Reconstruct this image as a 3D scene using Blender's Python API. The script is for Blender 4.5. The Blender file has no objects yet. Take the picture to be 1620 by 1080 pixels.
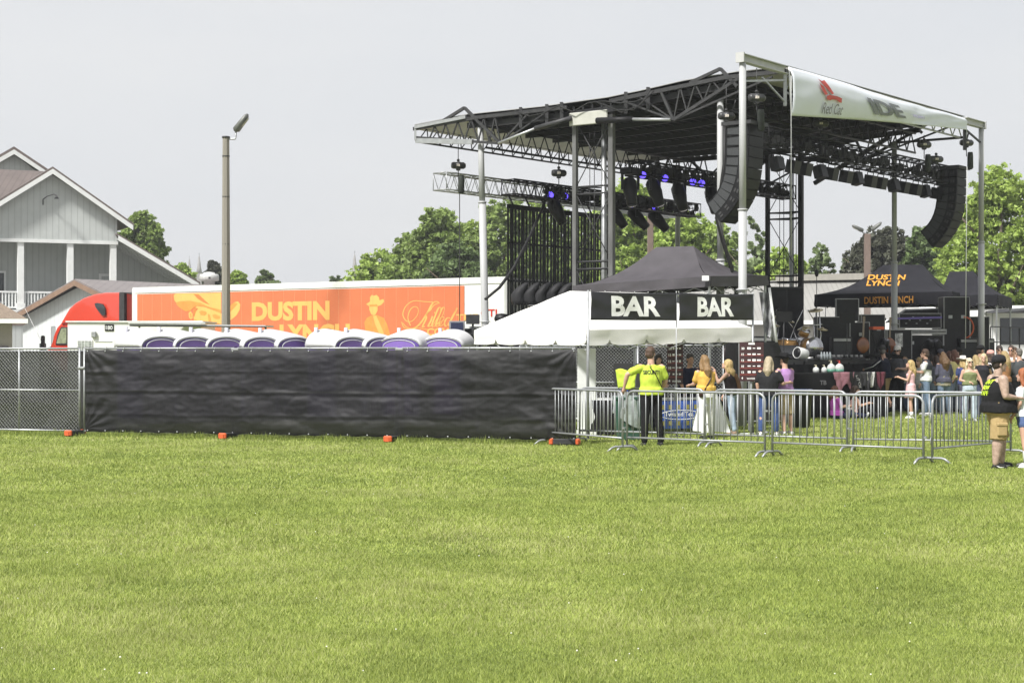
import bpy, bmesh, math, random
import numpy as np
from mathutils import Vector, Matrix, noise, Euler
R = math.radians
S_ = bpy.context.scene
COL = S_.collection
# ---------------------------------------------------------------- camera, sky, sun, exposure
FPX, CX, HY, CH = 2700.0, 810.0, 557.0, 1.78      # 60 mm lens on a 1620 px wide frame, eye height 1.78 m
cam_d = bpy.data.cameras.new('camera')
cam = bpy.data.objects.new('camera', cam_d); COL.objects.link(cam)
cam.location = (0, 0, CH); cam.rotation_euler = (R(90), 0, 0)
cam_d.lens = 60.0; cam_d.sensor_width = 36.0; cam_d.shift_y = (HY - 540) / 1620
cam_d.clip_start = 0.3; cam_d.clip_end = 3000
S_.camera = cam
SUN_EL, SUN_AZ = R(50), R(-140)      # azimuth from +Y, clockwise: behind the camera, to the left
w = bpy.data.worlds.new('World'); S_.world = w; w.use_nodes = True
nt = w.node_tree; nt.nodes.clear()
sky = nt.nodes.new('ShaderNodeTexSky'); sky.sky_type = 'NISHITA'; sky.sun_disc = False
sky.sun_elevation = SUN_EL; sky.sun_rotation = SUN_AZ; sky.dust_density = 4; sky.air_density = 1.2
tc = nt.nodes.new('ShaderNodeTexCoord'); mp = nt.nodes.new('ShaderNodeMapping'); mp.inputs['Scale'].default_value = (1.6, 1.6, 6)
nz = nt.nodes.new('ShaderNodeTexNoise'); nz.inputs['Scale'].default_value = 2.2; nz.inputs['Detail'].default_value = 5; nz.inputs['Roughness'].default_value = .5
rp = nt.nodes.new('ShaderNodeValToRGB')
rp.color_ramp.elements[0].position = .35; rp.color_ramp.elements[0].color = (8.2, 8.4, 8.7, 1)
rp.color_ramp.elements[1].position = .68; rp.color_ramp.elements[1].color = (8.8, 8.88, 9.0, 1)
mx = nt.nodes.new('ShaderNodeMixRGB'); mx.inputs[0].default_value = .9
bg = nt.nodes.new('ShaderNodeBackground'); bg.inputs['Strength'].default_value = .0695
ou = nt.nodes.new('ShaderNodeOutputWorld')
L = nt.links.new
L(tc.outputs['Generated'], mp.inputs[0]); L(mp.outputs[0], nz.inputs[0]); L(nz.outputs['Fac'], rp.inputs[0])
L(sky.outputs[0], mx.inputs[1]); L(rp.outputs[0], mx.inputs[2]); L(mx.outputs[0], bg.inputs[0]); L(bg.outputs[0], ou.inputs[0])
sd = bpy.data.lights.new('sun', 'SUN'); sd.energy = 5.0; sd.angle = R(7); sd.color = (1, .975, .935)
sun = bpy.data.objects.new('sun', sd); COL.objects.link(sun)
sdir = Vector((math.sin(SUN_AZ) * math.cos(SUN_EL), math.cos(SUN_AZ) * math.cos(SUN_EL), math.sin(SUN_EL)))
sun.rotation_euler = sdir.to_track_quat('Z', 'Y').to_euler(); sun.location = (-20, -20, 40)
vs = S_.view_settings; vs.view_transform = 'Standard'; vs.look = 'None'; vs.gamma = 1; vs.use_curve_mapping = False; vs.exposure = 0.5
S_.cycles.max_bounces = 6; S_.cycles.transparent_max_bounces = 16

# ---------------------------------------------------------------- helpers
def P(px, py, Y):            # point seen at photo pixel (px, py) when it stands Y metres away
    return Vector(((px - CX) * Y / FPX, Y, CH + (HY - py) * Y / FPX))
def G(px, py):               # ground point seen at photo pixel
    return P(px, py, CH * FPX / (py - HY))
def V(*a): return Vector(a)
def tag(o, label=None, cat=None, group=None, kind=None):
    if label: o['label'] = label
    if cat: o['category'] = cat
    if group: o['group'] = group
    if kind: o['kind'] = kind
    return o
def thing(name, loc, label, cat, group=None, rz=0):
    o = bpy.data.objects.new(name, None); COL.objects.link(o); o.empty_display_size = .3
    o.location = loc; o.rotation_euler = (0, 0, rz)
    return tag(o, label, cat, group)
def children(o): return [c for c in COL.objects if c.parent == o]
def copy_tree(o, parent=None, kids=None):
    c = o.copy(); COL.objects.link(c)
    if parent: c.parent = parent
    for ch in children(o): copy_tree(ch, c)
    return c
MATS = {}
def mat(name, col, rough=.6, metal=0., var=.12, scale=4., bump=0., stretch=(1, 1, 1), spec=.4, col2=None, trans=0., coat=0., emit=0.):
    if name in MATS: return MATS[name]
    m = bpy.data.materials.new(name); m.use_nodes = True; n = m.node_tree; b = n.nodes['Principled BSDF']; l = n.links.new
    b.inputs['Roughness'].default_value = rough; b.inputs['Metallic'].default_value = metal
    b.inputs['Specular IOR Level'].default_value = spec
    if coat: b.inputs['Coat Weight'].default_value = coat
    if emit: b.inputs['Emission Color'].default_value = (*col, 1); b.inputs['Emission Strength'].default_value = emit
    t = n.nodes.new('ShaderNodeTexCoord'); p = n.nodes.new('ShaderNodeMapping'); p.inputs['Scale'].default_value = stretch
    z = n.nodes.new('ShaderNodeTexNoise'); z.inputs['Scale'].default_value = scale; z.inputs['Detail'].default_value = 6; z.inputs['Roughness'].default_value = .62
    r = n.nodes.new('ShaderNodeValToRGB'); r.color_ramp.elements[0].position = .3; r.color_ramp.elements[1].position = .7
    c1 = tuple(max(0, c * (1 - var)) for c in col); c2 = col2 or tuple(min(1, c * (1 + var)) for c in col)
    r.color_ramp.elements[0].color = (*c1, 1); r.color_ramp.elements[1].color = (*c2, 1)
    l(t.outputs['Object'], p.inputs[0]); l(p.outputs[0], z.inputs[0]); l(z.outputs['Fac'], r.inputs[0]); l(r.outputs[0], b.inputs['Base Color'])
    if bump:
        bp = n.nodes.new('ShaderNodeBump'); bp.inputs['Strength'].default_value = bump; bp.inputs['Distance'].default_value = .02
        l(z.outputs['Fac'], bp.inputs['Height']); l(bp.outputs[0], b.inputs['Normal'])
    if trans:
        tr = n.nodes.new('ShaderNodeBsdfTranslucent'); ms = n.nodes.new('ShaderNodeMixShader'); ms.inputs[0].default_value = trans
        l(r.outputs[0], tr.inputs[0]); l(b.outputs[0], ms.inputs[1]); l(tr.outputs[0], ms.inputs[2]); l(ms.outputs[0], n.nodes['Material Output'].inputs[0])
    MATS[name] = m
    return m
def add_wave(m, scale, axis='X', strength=.5, dist=.03, coord='Object', line=0):      # corrugation or siding grooves as a bump
    n = m.node_tree; b = n.nodes['Principled BSDF']; l = n.links.new
    t = n.nodes.new('ShaderNodeTexCoord'); wv = n.nodes.new('ShaderNodeTexWave'); wv.wave_type = 'BANDS'; wv.bands_direction = axis
    wv.wave_profile = 'SAW'; wv.inputs['Scale'].default_value = scale; bp = n.nodes.new('ShaderNodeBump')
    bp.inputs['Strength'].default_value = strength; bp.inputs['Distance'].default_value = dist
    l(t.outputs[coord], wv.inputs[0]); l(wv.outputs['Fac'], bp.inputs['Height']); l(bp.outputs[0], b.inputs['Normal'])
    if line:      # the joint between two boards or sheets is a narrow darker groove
        r = n.nodes.new('ShaderNodeValToRGB'); e = r.color_ramp.elements; e[0].position = .0; e[0].color = (line, line, line, 1); e[1].position = .16; e[1].color = (1, 1, 1, 1)
        mm = n.nodes.new('ShaderNodeMixRGB'); mm.blend_type = 'MULTIPLY'; mm.inputs[0].default_value = 1; src = b.inputs['Base Color'].links[0].from_socket
        l(wv.outputs['Fac'], r.inputs[0]); l(src, mm.inputs[1]); l(r.outputs[0], mm.inputs[2]); l(mm.outputs[0], b.inputs['Base Color'])
    return m
def basis(d):
    d = d.normalized(); up = V(0, 0, 1) if abs(d.z) < .98 else V(0, 1, 0)
    x = d.cross(up).normalized(); y = x.cross(d).normalized()
    return x, y
class MB:
    def __init__(s): s.v = []; s.f = []; s.sm = []
    def add(s, vs, fs, smooth=False):
        k = len(s.v); s.v += [Vector(v) for v in vs]; s.f += [tuple(i + k for i in f) for f in fs]; s.sm += [smooth] * len(fs); return s
    def box(s, c, size, rz=0., bev=0.):
        c = Vector(c); hx, hy, hz = (q / 2 for q in size); ca, sa = math.cos(rz), math.sin(rz)
        bx = lambda x, y, z: c + V(x * ca - y * sa, x * sa + y * ca, z)
        if not bev:
            vs = [bx(x, y, z) for z in (-hz, hz) for x, y in ((-hx, -hy), (hx, -hy), (hx, hy), (-hx, hy))]
            return s.add(vs, [(3, 2, 1, 0), (4, 5, 6, 7), (0, 1, 5, 4), (1, 2, 6, 5), (2, 3, 7, 6), (3, 0, 4, 7)])
        e = bev; o = [(-hx + e, -hy), (hx - e, -hy), (hx, -hy + e), (hx, hy - e), (hx - e, hy), (-hx + e, hy), (-hx, hy - e), (-hx, -hy + e)]
        i = [(x * (hx - e) / hx, y * (hy - e) / hy) for x, y in o]
        rings = [(i, -hz), (o, -hz + e), (o, hz - e), (i, hz)]; vs = [bx(x, y, z) for r, z in rings for x, y in r]; fs = [tuple(range(7, -1, -1)), tuple(range(24, 32))]
        for a in range(3):
            for q in range(8): fs.append((a * 8 + q, a * 8 + (q + 1) % 8, a * 8 + 8 + (q + 1) % 8, a * 8 + 8 + q))
        return s.add(vs, fs)
    def box2(s, a, b, wd, h, z0=None):       # box along a ground line a->b, width wd, from z0 up h
        a = Vector(a); b = Vector(b); d = (b - a); z = a.z if z0 is None else z0
        m = (a + b) / 2; m.z = z + h / 2
        return s.box(m, (math.hypot(d.x, d.y), wd, h), math.atan2(d.y, d.x))
    def bar(s, a, b, wd, h=None):
        a = Vector(a); b = Vector(b); h = h or wd; x, y = basis(b - a); x = x * wd / 2; y = y * h / 2
        vs = [p + i * x + j * y for p in (a, b) for i, j in ((-1, -1), (1, -1), (1, 1), (-1, 1))]
        return s.add(vs, [(0, 1, 2, 3), (7, 6, 5, 4), (4, 5, 1, 0), (5, 6, 2, 1), (6, 7, 3, 2), (7, 4, 0, 3)])
    def tube(s, pts, r, n=8, cap=True):
        pts = [Vector(p) for p in pts]; rs = r if isinstance(r, (list, tuple)) else [r] * len(pts); vs = []; fs = []; px = None
        for i, p in enumerate(pts):
            d = (pts[min(i + 1, len(pts) - 1)] - pts[max(i - 1, 0)])
            x, y = basis(d)
            if px is not None:
                dn = d.normalized(); x = (px - px.dot(dn) * dn); x = x.normalized() if x.length > 1e-5 else basis(d)[0]; y = x.cross(dn).normalized() * (1 if True else 1)
                y = dn.cross(x)
            else: y = d.normalized().cross(x)
            px = x
            for k in range(n):
                a = 2 * math.pi * k / n; vs.append(p + rs[i] * (math.cos(a) * x + math.sin(a) * y))
        for i in range(len(pts) - 1):
            for k in range(n): fs.append((i * n + k, i * n + (k + 1) % n, (i + 1) * n + (k + 1) % n, (i + 1) * n + k))
        if cap: fs += [tuple(range(n - 1, -1, -1)), tuple(range((len(pts) - 1) * n, len(pts) * n))]
        return s.add(vs, fs, True)
    def cyl(s, a, b, r0, r1=None, n=12): return s.tube([a, b], [r0, r0 if r1 is None else r1], n)
    def rings(s, rl, smooth=True, cap=True):      # list of equal-length vertex rings
        n = len(rl[0]); vs = [v for r in rl for v in r]; fs = []
        for i in range(len(rl) - 1):
            for k in range(n): fs.append((i * n + k, i * n + (k + 1) % n, (i + 1) * n + (k + 1) % n, (i + 1) * n + k))
        if cap: fs += [tuple(range(n - 1, -1, -1)), tuple(range((len(rl) - 1) * n, len(rl) * n))]
        return s.add(vs, fs, smooth)
    def lathe(s, c, prof, n=20, axis=(0, 0, 1)):
        c = Vector(c); ax = Vector(axis).normalized(); x, y = basis(ax)
        return s.rings([[c + ax * z + (math.cos(2 * math.pi * k / n) * x + math.sin(2 * math.pi * k / n) * y) * max(r, .0008) for k in range(n)] for r, z in prof])
    def ell(s, c, r, n=14, m=9, rot=None):
        c = Vector(c); rl = []
        for i in range(m + 1):
            t = math.pi * (i + .02 if i == 0 else (i - .02 if i == m else i)) / m
            ring = []
            for k in range(n):
                a = 2 * math.pi * k / n; q = V(r[0] * math.sin(t) * math.cos(a), r[1] * math.sin(t) * math.sin(a), -r[2] * math.cos(t))
                ring.append(c + (rot @ q if rot else q))
            rl.append(ring)
        return s.rings(rl)
    def quad(s, *p): return s.add(p, [tuple(range(len(p)))])
    def prism(s, outline, off):       # closed outline (3D, planar) pushed by vector off
        o = [Vector(p) for p in outline]; off = Vector(off); n = len(o); vs = o + [p + off for p in o]
        fs = [tuple(range(n)), tuple(range(2 * n - 1, n - 1, -1))] + [(k, k + n, (k + 1) % n + n, (k + 1) % n) for k in range(n)]
        return s.add(vs, fs)
    def grid(s, fn, nu, nv, thick=None, smooth=True):
        vs = [fn(i / nu, j / nv) for j in range(nv + 1) for i in range(nu + 1)]
        fs = [(j * (nu + 1) + i, j * (nu + 1) + i + 1, (j + 1) * (nu + 1) + i + 1, (j + 1) * (nu + 1) + i) for j in range(nv) for i in range(nu)]
        return s.add(vs, fs, smooth)
    def truss(s, a, b, wd, h, r=.025, wr=.014, seg=None, up=V(0, 0, 1)):     # box truss; a,b = centre line ends
        a = Vector(a); b = Vector(b); d = (b - a).normalized(); x = d.cross(up).normalized(); y = x.cross(d).normalized()
        off = [x * wd / 2 * i + y * h / 2 * j for i, j in ((-1, -1), (1, -1), (1, 1), (-1, 1))]
        n = seg or max(1, round((b - a).length / (h * 1.0)))
        for o in off: s.tube([a + o, b + o], r, 6)
        for q in range(4):
            o1, o2 = off[q], off[(q + 1) % 4]
            for i in range(n):
                p = a.lerp(b, i / n); p2 = a.lerp(b, (i + 1) / n)
                s.tube([p + o1, p.lerp(p2, .5) + o2], wr, 4); s.tube([p.lerp(p2, .5) + o2, p2 + o1], wr, 4)
            s.tube([a + o1, a + o2], wr, 4); s.tube([b + o1, b + o2], wr, 4)
        return s
    def flat_truss(s, a, b, a2, b2, n, r=.03, wr=.02):    # planar truss between two chords
        a, b, a2, b2 = map(Vector, (a, b, a2, b2)); s.tube([a, b], r, 6); s.tube([a2, b2], r, 6)
        for i in range(n):
            t0, t1 = i / n, (i + 1) / n; s.tube([a.lerp(b, t0), a2.lerp(b2, (t0 + t1) / 2)], wr, 4); s.tube([a2.lerp(b2, (t0 + t1) / 2), a.lerp(b, t1)], wr, 4)
        return s
    def build(s, name, m, parent=None, world=True, smooth=None):
        off = V(0, 0, 0)
        if parent and world:
            q = parent
            while q: off += q.location; q = q.parent
        me = bpy.data.meshes.new(name); me.from_pydata([tuple(v - off) for v in s.v], [], s.f)
        me.polygons.foreach_set('use_smooth', [bool(x) if smooth is None else smooth for x in s.sm]); me.update()
        bm = bmesh.new(); bm.from_mesh(me); bmesh.ops.recalc_face_normals(bm, faces=bm.faces); bm.to_mesh(me); bm.free()
        if m: me.materials.append(m)
        o = bpy.data.objects.new(name, me); COL.objects.link(o)
        if parent: o.parent = parent
        return o
SCR = bpy.data.scenes.new('scratch')
def evald(o, name):        # bake modifiers into a plain mesh, in a scratch scene so that it stays quick
    SCR.collection.objects.link(o); COL.objects.unlink(o); vl = SCR.view_layers[0]; vl.update(); dg = vl.depsgraph; me = bpy.data.meshes.new_from_object(o.evaluated_get(dg)); return me
def text(name, body, m, parent, origin, ex, ey, height, ext=.004, bold=0., width=None, fit=None, align='LEFT', shear=0., fn=None, spacing=1., world=True):
    """flat lettering as a thin mesh: ex, ey = reading and up directions in the world; width forces its length"""
    c = bpy.data.curves.new(name, 'FONT'); c.body = body; c.size = 1; c.offset = bold; c.extrude = 0; c.shear = shear; c.space_character = spacing; c.resolution_u = 3
    o = bpy.data.objects.new('t', c); COL.objects.link(o); me = evald(o, name); bpy.data.objects.remove(o); bpy.data.curves.remove(c)
    xs = [v.co.x for v in me.vertices]; ys = [v.co.y for v in me.vertices]; x0, x1, y0, y1 = min(xs), max(xs), min(ys), max(ys)
    sy = height / (y1 - y0); sx = (width / (x1 - x0)) if width else sy; ex = Vector(ex).normalized(); ey = Vector(ey).normalized(); nrm = ex.cross(ey).normalized()
    off = V(0, 0, 0)
    if parent and world:
        q = parent
        while q: off += q.location; q = q.parent
    sh = -(x1 - x0) / 2 if align == 'CENTER' else 0
    bm = bmesh.new(); bm.from_mesh(me)
    if fn:
        for nk, a0, a1, ax_ in ((26, x0, x1, (1, 0, 0)), (5, y0, y1, (0, 1, 0))):
            for k in range(1, nk): c_ = a0 + (a1 - a0) * k / nk; bmesh.ops.bisect_plane(bm, geom=bm.verts[:] + bm.edges[:] + bm.faces[:], plane_co=[c_ * q for q in ax_], plane_no=ax_)
    r = bmesh.ops.extrude_face_region(bm, geom=bm.faces[:]); top = {e for e in r['geom'] if isinstance(e, bmesh.types.BMVert)}
    for v in bm.verts:
        u, w_ = (v.co.x - x0 + sh) * sx, (v.co.y - y0) * sy; hgt = ext if v in top else 0
        v.co = (fn(u, w_, hgt) if fn else Vector(origin) + ex * u + ey * w_ + nrm * hgt) - off
    for f in bm.faces: f.smooth = False
    bmesh.ops.remove_doubles(bm, verts=bm.verts, dist=1e-6)
    bmesh.ops.recalc_face_normals(bm, faces=bm.faces); bm.to_mesh(me); bm.free(); me.name = name
    me.materials.clear(); me.materials.append(m); o = bpy.data.objects.new(name, me); COL.objects.link(o)
    if parent: o.parent = parent
    return o
def tri_mesh(name, V3, m, mats=None, idx=None, parent=None):    # numpy (n,3,3) triangles -> object
    n = len(V3); me = bpy.data.meshes.new(name); me.vertices.add(n * 3); me.vertices.foreach_set('co', V3.astype(np.float32).ravel())
    me.loops.add(n * 3); me.loops.foreach_set('vertex_index', np.arange(n * 3, dtype=np.int32)); me.polygons.add(n)
    me.polygons.foreach_set('loop_start', np.arange(0, n * 3, 3, dtype=np.int32)); me.polygons.foreach_set('loop_total', np.full(n, 3, dtype=np.int32))
    for q in (mats or [m]): me.materials.append(q)
    if idx is not None: me.polygons.foreach_set('material_index', idx.astype(np.int32))
    me.update(calc_edges=True); o = bpy.data.objects.new(name, me); COL.objects.link(o)
    if parent: o.parent = parent
    return o
# common materials
galv = mat('galvanised steel', (.36, .37, .38), .45, .55, .15, 9)
alu = mat('aluminium truss', (.42, .43, .44), .4, .6, .12, 6)
blackm = mat('black painted steel', (.010, .010, .011), .5, 0, .3, 8, spec=.2)
darkm = mat('dark grey steel', (.04, .04, .042), .5, .1, .3, 6, spec=.3)
postm = mat('weathered grey post paint', (.13, .13, .13), .5, .3, .25, 5, stretch=(1, 1, .25))
whitem = mat('white enamel', (.78, .78, .77), .45, 0, .05, 3)
whitefab = mat('white vinyl tent fabric', (.82, .81, .79), .5, 0, .06, 1.6, bump=.35, trans=.22)
blackfab = mat('black tent fabric', (.016, .016, .020), .8, 0, .25, 3, bump=.2, spec=.15)
blackpl = mat('black plastic', (.009, .009, .010), .45, 0, .3, 10, spec=.25)
cable = mat('black rubber cable', (.01, .01, .01), .6, 0, .2, 10)
casem = mat('black flight case laminate', (.012, .012, .013), .45, 0, .4, 5, spec=.25)
edgem = mat('flight case aluminium edging', (.3, .3, .31), .4, .6, .2, 9)
# ================================================================ ground and grass
rng = np.random.default_rng(7); random.seed(7)
gm = bpy.data.materials.new('lawn'); gm.use_nodes = True; n = gm.node_tree; b = n.nodes['Principled BSDF']; l = n.links.new
t = n.nodes.new('ShaderNodeTexCoord')
def nzn(sc, det=6, stretch=None, rough=.6):
    z = n.nodes.new('ShaderNodeTexNoise'); z.inputs['Scale'].default_value = sc; z.inputs['Detail'].default_value = det; z.inputs['Roughness'].default_value = rough
    if stretch:
        p = n.nodes.new('ShaderNodeMapping'); p.inputs['Scale'].default_value = stretch; l(t.outputs['Object'], p.inputs[0]); l(p.outputs[0], z.inputs[0])
    else: l(t.outputs['Object'], z.inputs[0])
    return z
def rampn(src, cs):
    r = n.nodes.new('ShaderNodeValToRGB'); e = r.color_ramp.elements
    while len(e) < len(cs): e.new(.5)
    for q, (p, c) in zip(e, cs): q.position = p; q.color = (*c, 1)
    l(src.outputs['Fac'], r.inputs[0]); return r
a1 = rampn(nzn(.55, 5), [(.3, (.155, .20, .055)), (.5, (.225, .27, .075)), (.7, (.29, .33, .11))])
a2 = rampn(nzn(9, 8, rough=.8), [(.3, (.5, .5, .5)), (.52, (1, 1, 1)), (.75, (1.3, 1.25, 1.2))])
a3 = rampn(nzn(60, 4, rough=.8), [(.3, (.5, .5, .5)), (.6, (1.1, 1.1, 1.1))])
m1 = n.nodes.new('ShaderNodeMixRGB'); m1.blend_type = 'MULTIPLY'; m1.inputs[0].default_value = 1
m2 = n.nodes.new('ShaderNodeMixRGB'); m2.blend_type = 'MULTIPLY'; m2.inputs[0].default_value = .8
l(a1.outputs[0], m1.inputs[1]); l(a2.outputs[0], m1.inputs[2]); l(m1.outputs[0], m2.inputs[1]); l(a3.outputs[0], m2.inputs[2]); l(m2.outputs[0], b.inputs['Base Color'])
b.inputs['Roughness'].default_value = .9; b.inputs['Specular IOR Level'].default_value = .1
bp = n.nodes.new('ShaderNodeBump'); bp.inputs['Strength'].default_value = .6; bp.inputs['Distance'].default_value = .05
zz = nzn(25, 6, rough=.8); l(zz.outputs['Fac'], bp.inputs['Height']); l(bp.outputs[0], b.inputs['Normal'])
def gz(x, y): return 0.0
g = MB(); g.grid(lambda u, v: V(-1500 + 3000 * u, -60 + 2500 * v, 0), 6, 6)
tag(g.build('ground', gm), kind='structure')
grav = mat('gravel', (.24, .23, .21), .9, 0, .25, 3, bump=.3)
g = MB(); g.grid(lambda u, v: V(-70 + 150 * u, 60 + 36 * v, .004), 2, 2); tag(g.build('added_gravel_lot', grav), kind='structure')  # gravel added to cut the green light bounced from the lawn onto whites
# blades of the mown lawn, denser and finer near the viewer
def blades(y0, y1, dens, hgt, wid, seed):
    r = np.random.default_rng(seed)
    area = .66 * (y1 * y1 - y0 * y0) / 2 + 6 * (y1 - y0)
    N = int(area * dens); y = np.sqrt(y0 * y0 + r.random(N) * (y1 * y1 - y0 * y0)); x = (r.random(N) - .5) * (.66 * y + 6)
    # clumps
    cl = np.sin(x * 2.1 + 1.3 * np.sin(y * 1.7)) * np.sin(y * 1.3 + 1.1 * np.sin(x * 1.9 + 2)) + .6 * np.sin(x * 7.3 + 2 * np.sin(y * 5.1)) * np.sin(y * 6.1 + 1.7 * np.sin(x * 4.7))
    h = hgt * (.55 + .75 * r.random(N)) * (1 + .28 * cl) * (1 + .9 * (np.sin(x * 4.3 + 3 * np.sin(y * 1.9)) * np.sin(y * 3.7 + 2 * np.sin(x * 2.9)) > .72) * r.random(N)); w_ = wid * (.6 + .8 * r.random(N)); a = r.random(N) * 2 * np.pi
    lean = (r.random((N, 2)) - .5) * 1.5 * h[:, None]
    base = np.stack([x, y, np.zeros(N)], 1); dx = np.stack([np.cos(a), np.sin(a) * .6, np.zeros(N)], 1) * w_[:, None]
    tip = base + np.stack([lean[:, 0], lean[:, 1], h], 1)
    T = np.stack([base - dx, base + dx, tip], 1)
    c2 = np.sin(x * .9 + 2.2 * np.sin(y * .45)) * np.sin(y * .8 + 1.6 * np.sin(x * .7 + 1)) + .5 * np.sin(x * 3.1 + np.sin(y * 2.3) * 2) * np.sin(y * 2.7 + 1.3 * np.sin(x * 2.2)); q = r.random(N) + .12 * cl + .20 * c2; idx = np.where(q < .22, 0, np.where(q < .62, 1, np.where(q < .9, 2, 3)))
    return T, idx
bl = []; bi = []
for (y0, y1, dn, hh, ww, sd_) in ((7.9, 11, 9000, .026, .0026, 1), (11, 15, 5200, .028, .0036, 2), (15, 22, 2600, .03, .0055, 3), (22, 34, 1000, .034, .009, 4), (34, 50, 300, .036, .015, 5)):
    T, i_ = blades(y0, y1, dn, hh, ww, sd_); bl.append(T); bi.append(i_)
rgf = np.random.default_rng(77); N = 9000; tt = rgf.random(N); ln_ = rgf.random(N)      # longer grass the mower missed along the fence line
fx0 = np.stack([-11.1 - 2 + 14.6 * tt, 36.97 + .69 - 5.06 * tt + (rgf.random(N) - .72) * .5, np.zeros(N)], 1); aa = rgf.random(N) * 6.28; hh = .05 + .09 * rgf.random(N) ** 2 * (1 + np.sin(tt * 60) * .6)
dx = np.stack([np.cos(aa), np.sin(aa), np.zeros(N)], 1) * .007; tp = fx0 + np.stack([(rgf.random(N) - .5) * hh, (rgf.random(N) - .5) * hh, hh], 1)
bl.append(np.stack([fx0 - dx, fx0 + dx, tp], 1)); bi.append((rgf.random(N) * 2.4).astype(int))
def blade_mat(name, c): return mat(name, c, .6, 0, .18, 1.2, trans=.35, spec=.25)
tag(tri_mesh('grass', np.concatenate(bl), None, [blade_mat('grass blade dark', (.20, .255, .06)), blade_mat('grass blade mid', (.295, .36, .08)), blade_mat('grass blade light', (.385, .44, .12)), blade_mat('grass blade straw', (.40, .42, .17))], np.concatenate(bi)), 'short mown yellow green lawn grass', None, kind='stuff')
# clover heads
r_ = np.random.default_rng(11); cv = MB()
for k in range(70):
    y = 9 + 22 * r_.random() ** 1.3; x = (r_.random() - .5) * .62 * y; rr = .004 + .002 * r_.random(); cv.ell((x, y, .05), (rr, rr, rr), 6, 4)
tag(cv.build('clover_flowers', mat('clover white', (.7, .7, .6), .8)), 'tiny white clover flowers scattered in the lawn', None, kind='stuff')

# ================================================================ trees
bark = mat('bark', (.12, .095, .07), .9, 0, .35, 6, bump=.5, stretch=(1, 1, .3))
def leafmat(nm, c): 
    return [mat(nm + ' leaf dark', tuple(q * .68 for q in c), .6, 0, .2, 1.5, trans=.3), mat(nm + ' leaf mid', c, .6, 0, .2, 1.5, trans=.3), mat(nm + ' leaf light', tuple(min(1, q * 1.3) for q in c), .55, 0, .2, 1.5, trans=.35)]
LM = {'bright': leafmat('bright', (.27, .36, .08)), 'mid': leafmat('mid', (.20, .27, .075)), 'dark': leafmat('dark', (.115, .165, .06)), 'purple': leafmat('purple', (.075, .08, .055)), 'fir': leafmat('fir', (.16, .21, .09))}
def crown(cx, cy, blobs, nleaf, size, kind, seed, parent):
    """blobs: list of (dx, dy, z, rx, rz); leaves grouped in small clumps over each blob's shell and inside it"""
    r = np.random.default_rng(seed); T = []; I = []; tot = sum(b_[3] ** 2 for b_ in blobs)
    for (dx, dy, z, rx, rz) in blobs:
        nc = max(10, int(nleaf / 26 * rx * rx / tot)); d = r.normal(size=(nc, 3)); d /= np.linalg.norm(d, axis=1)[:, None]
        rad = (.35 + .68 * r.random(nc) ** .45) * (1 + .12 * r.normal(size=nc)); cc = d * rad[:, None] * np.array([rx, rx, rz]) + np.array([cx + dx, cy + dy, z])
        cr = (.14 + .2 * r.random(nc)) * min(rx, 1.6) * .5; per = 26; N = nc * per; ci = np.repeat(np.arange(nc), per)
        p = cc[ci] + r.normal(size=(N, 3)) * cr[ci][:, None] * np.array([1, 1, .6]) * .6
        a = r.normal(size=(N, 3)); a /= np.linalg.norm(a, axis=1)[:, None]; b_ = r.normal(size=(N, 3)); b_ -= (a * b_).sum(1)[:, None] * a; b_ /= np.linalg.norm(b_, axis=1)[:, None]
        s = size * (.6 + .8 * r.random(N))[:, None]
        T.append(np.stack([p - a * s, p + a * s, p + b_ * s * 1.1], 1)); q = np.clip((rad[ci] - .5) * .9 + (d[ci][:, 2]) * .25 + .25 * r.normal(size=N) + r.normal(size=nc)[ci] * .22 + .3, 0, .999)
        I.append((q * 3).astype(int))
    return tri_mesh('crown', np.concatenate(T), None, LM[kind], np.concatenate(I), parent)
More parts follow.
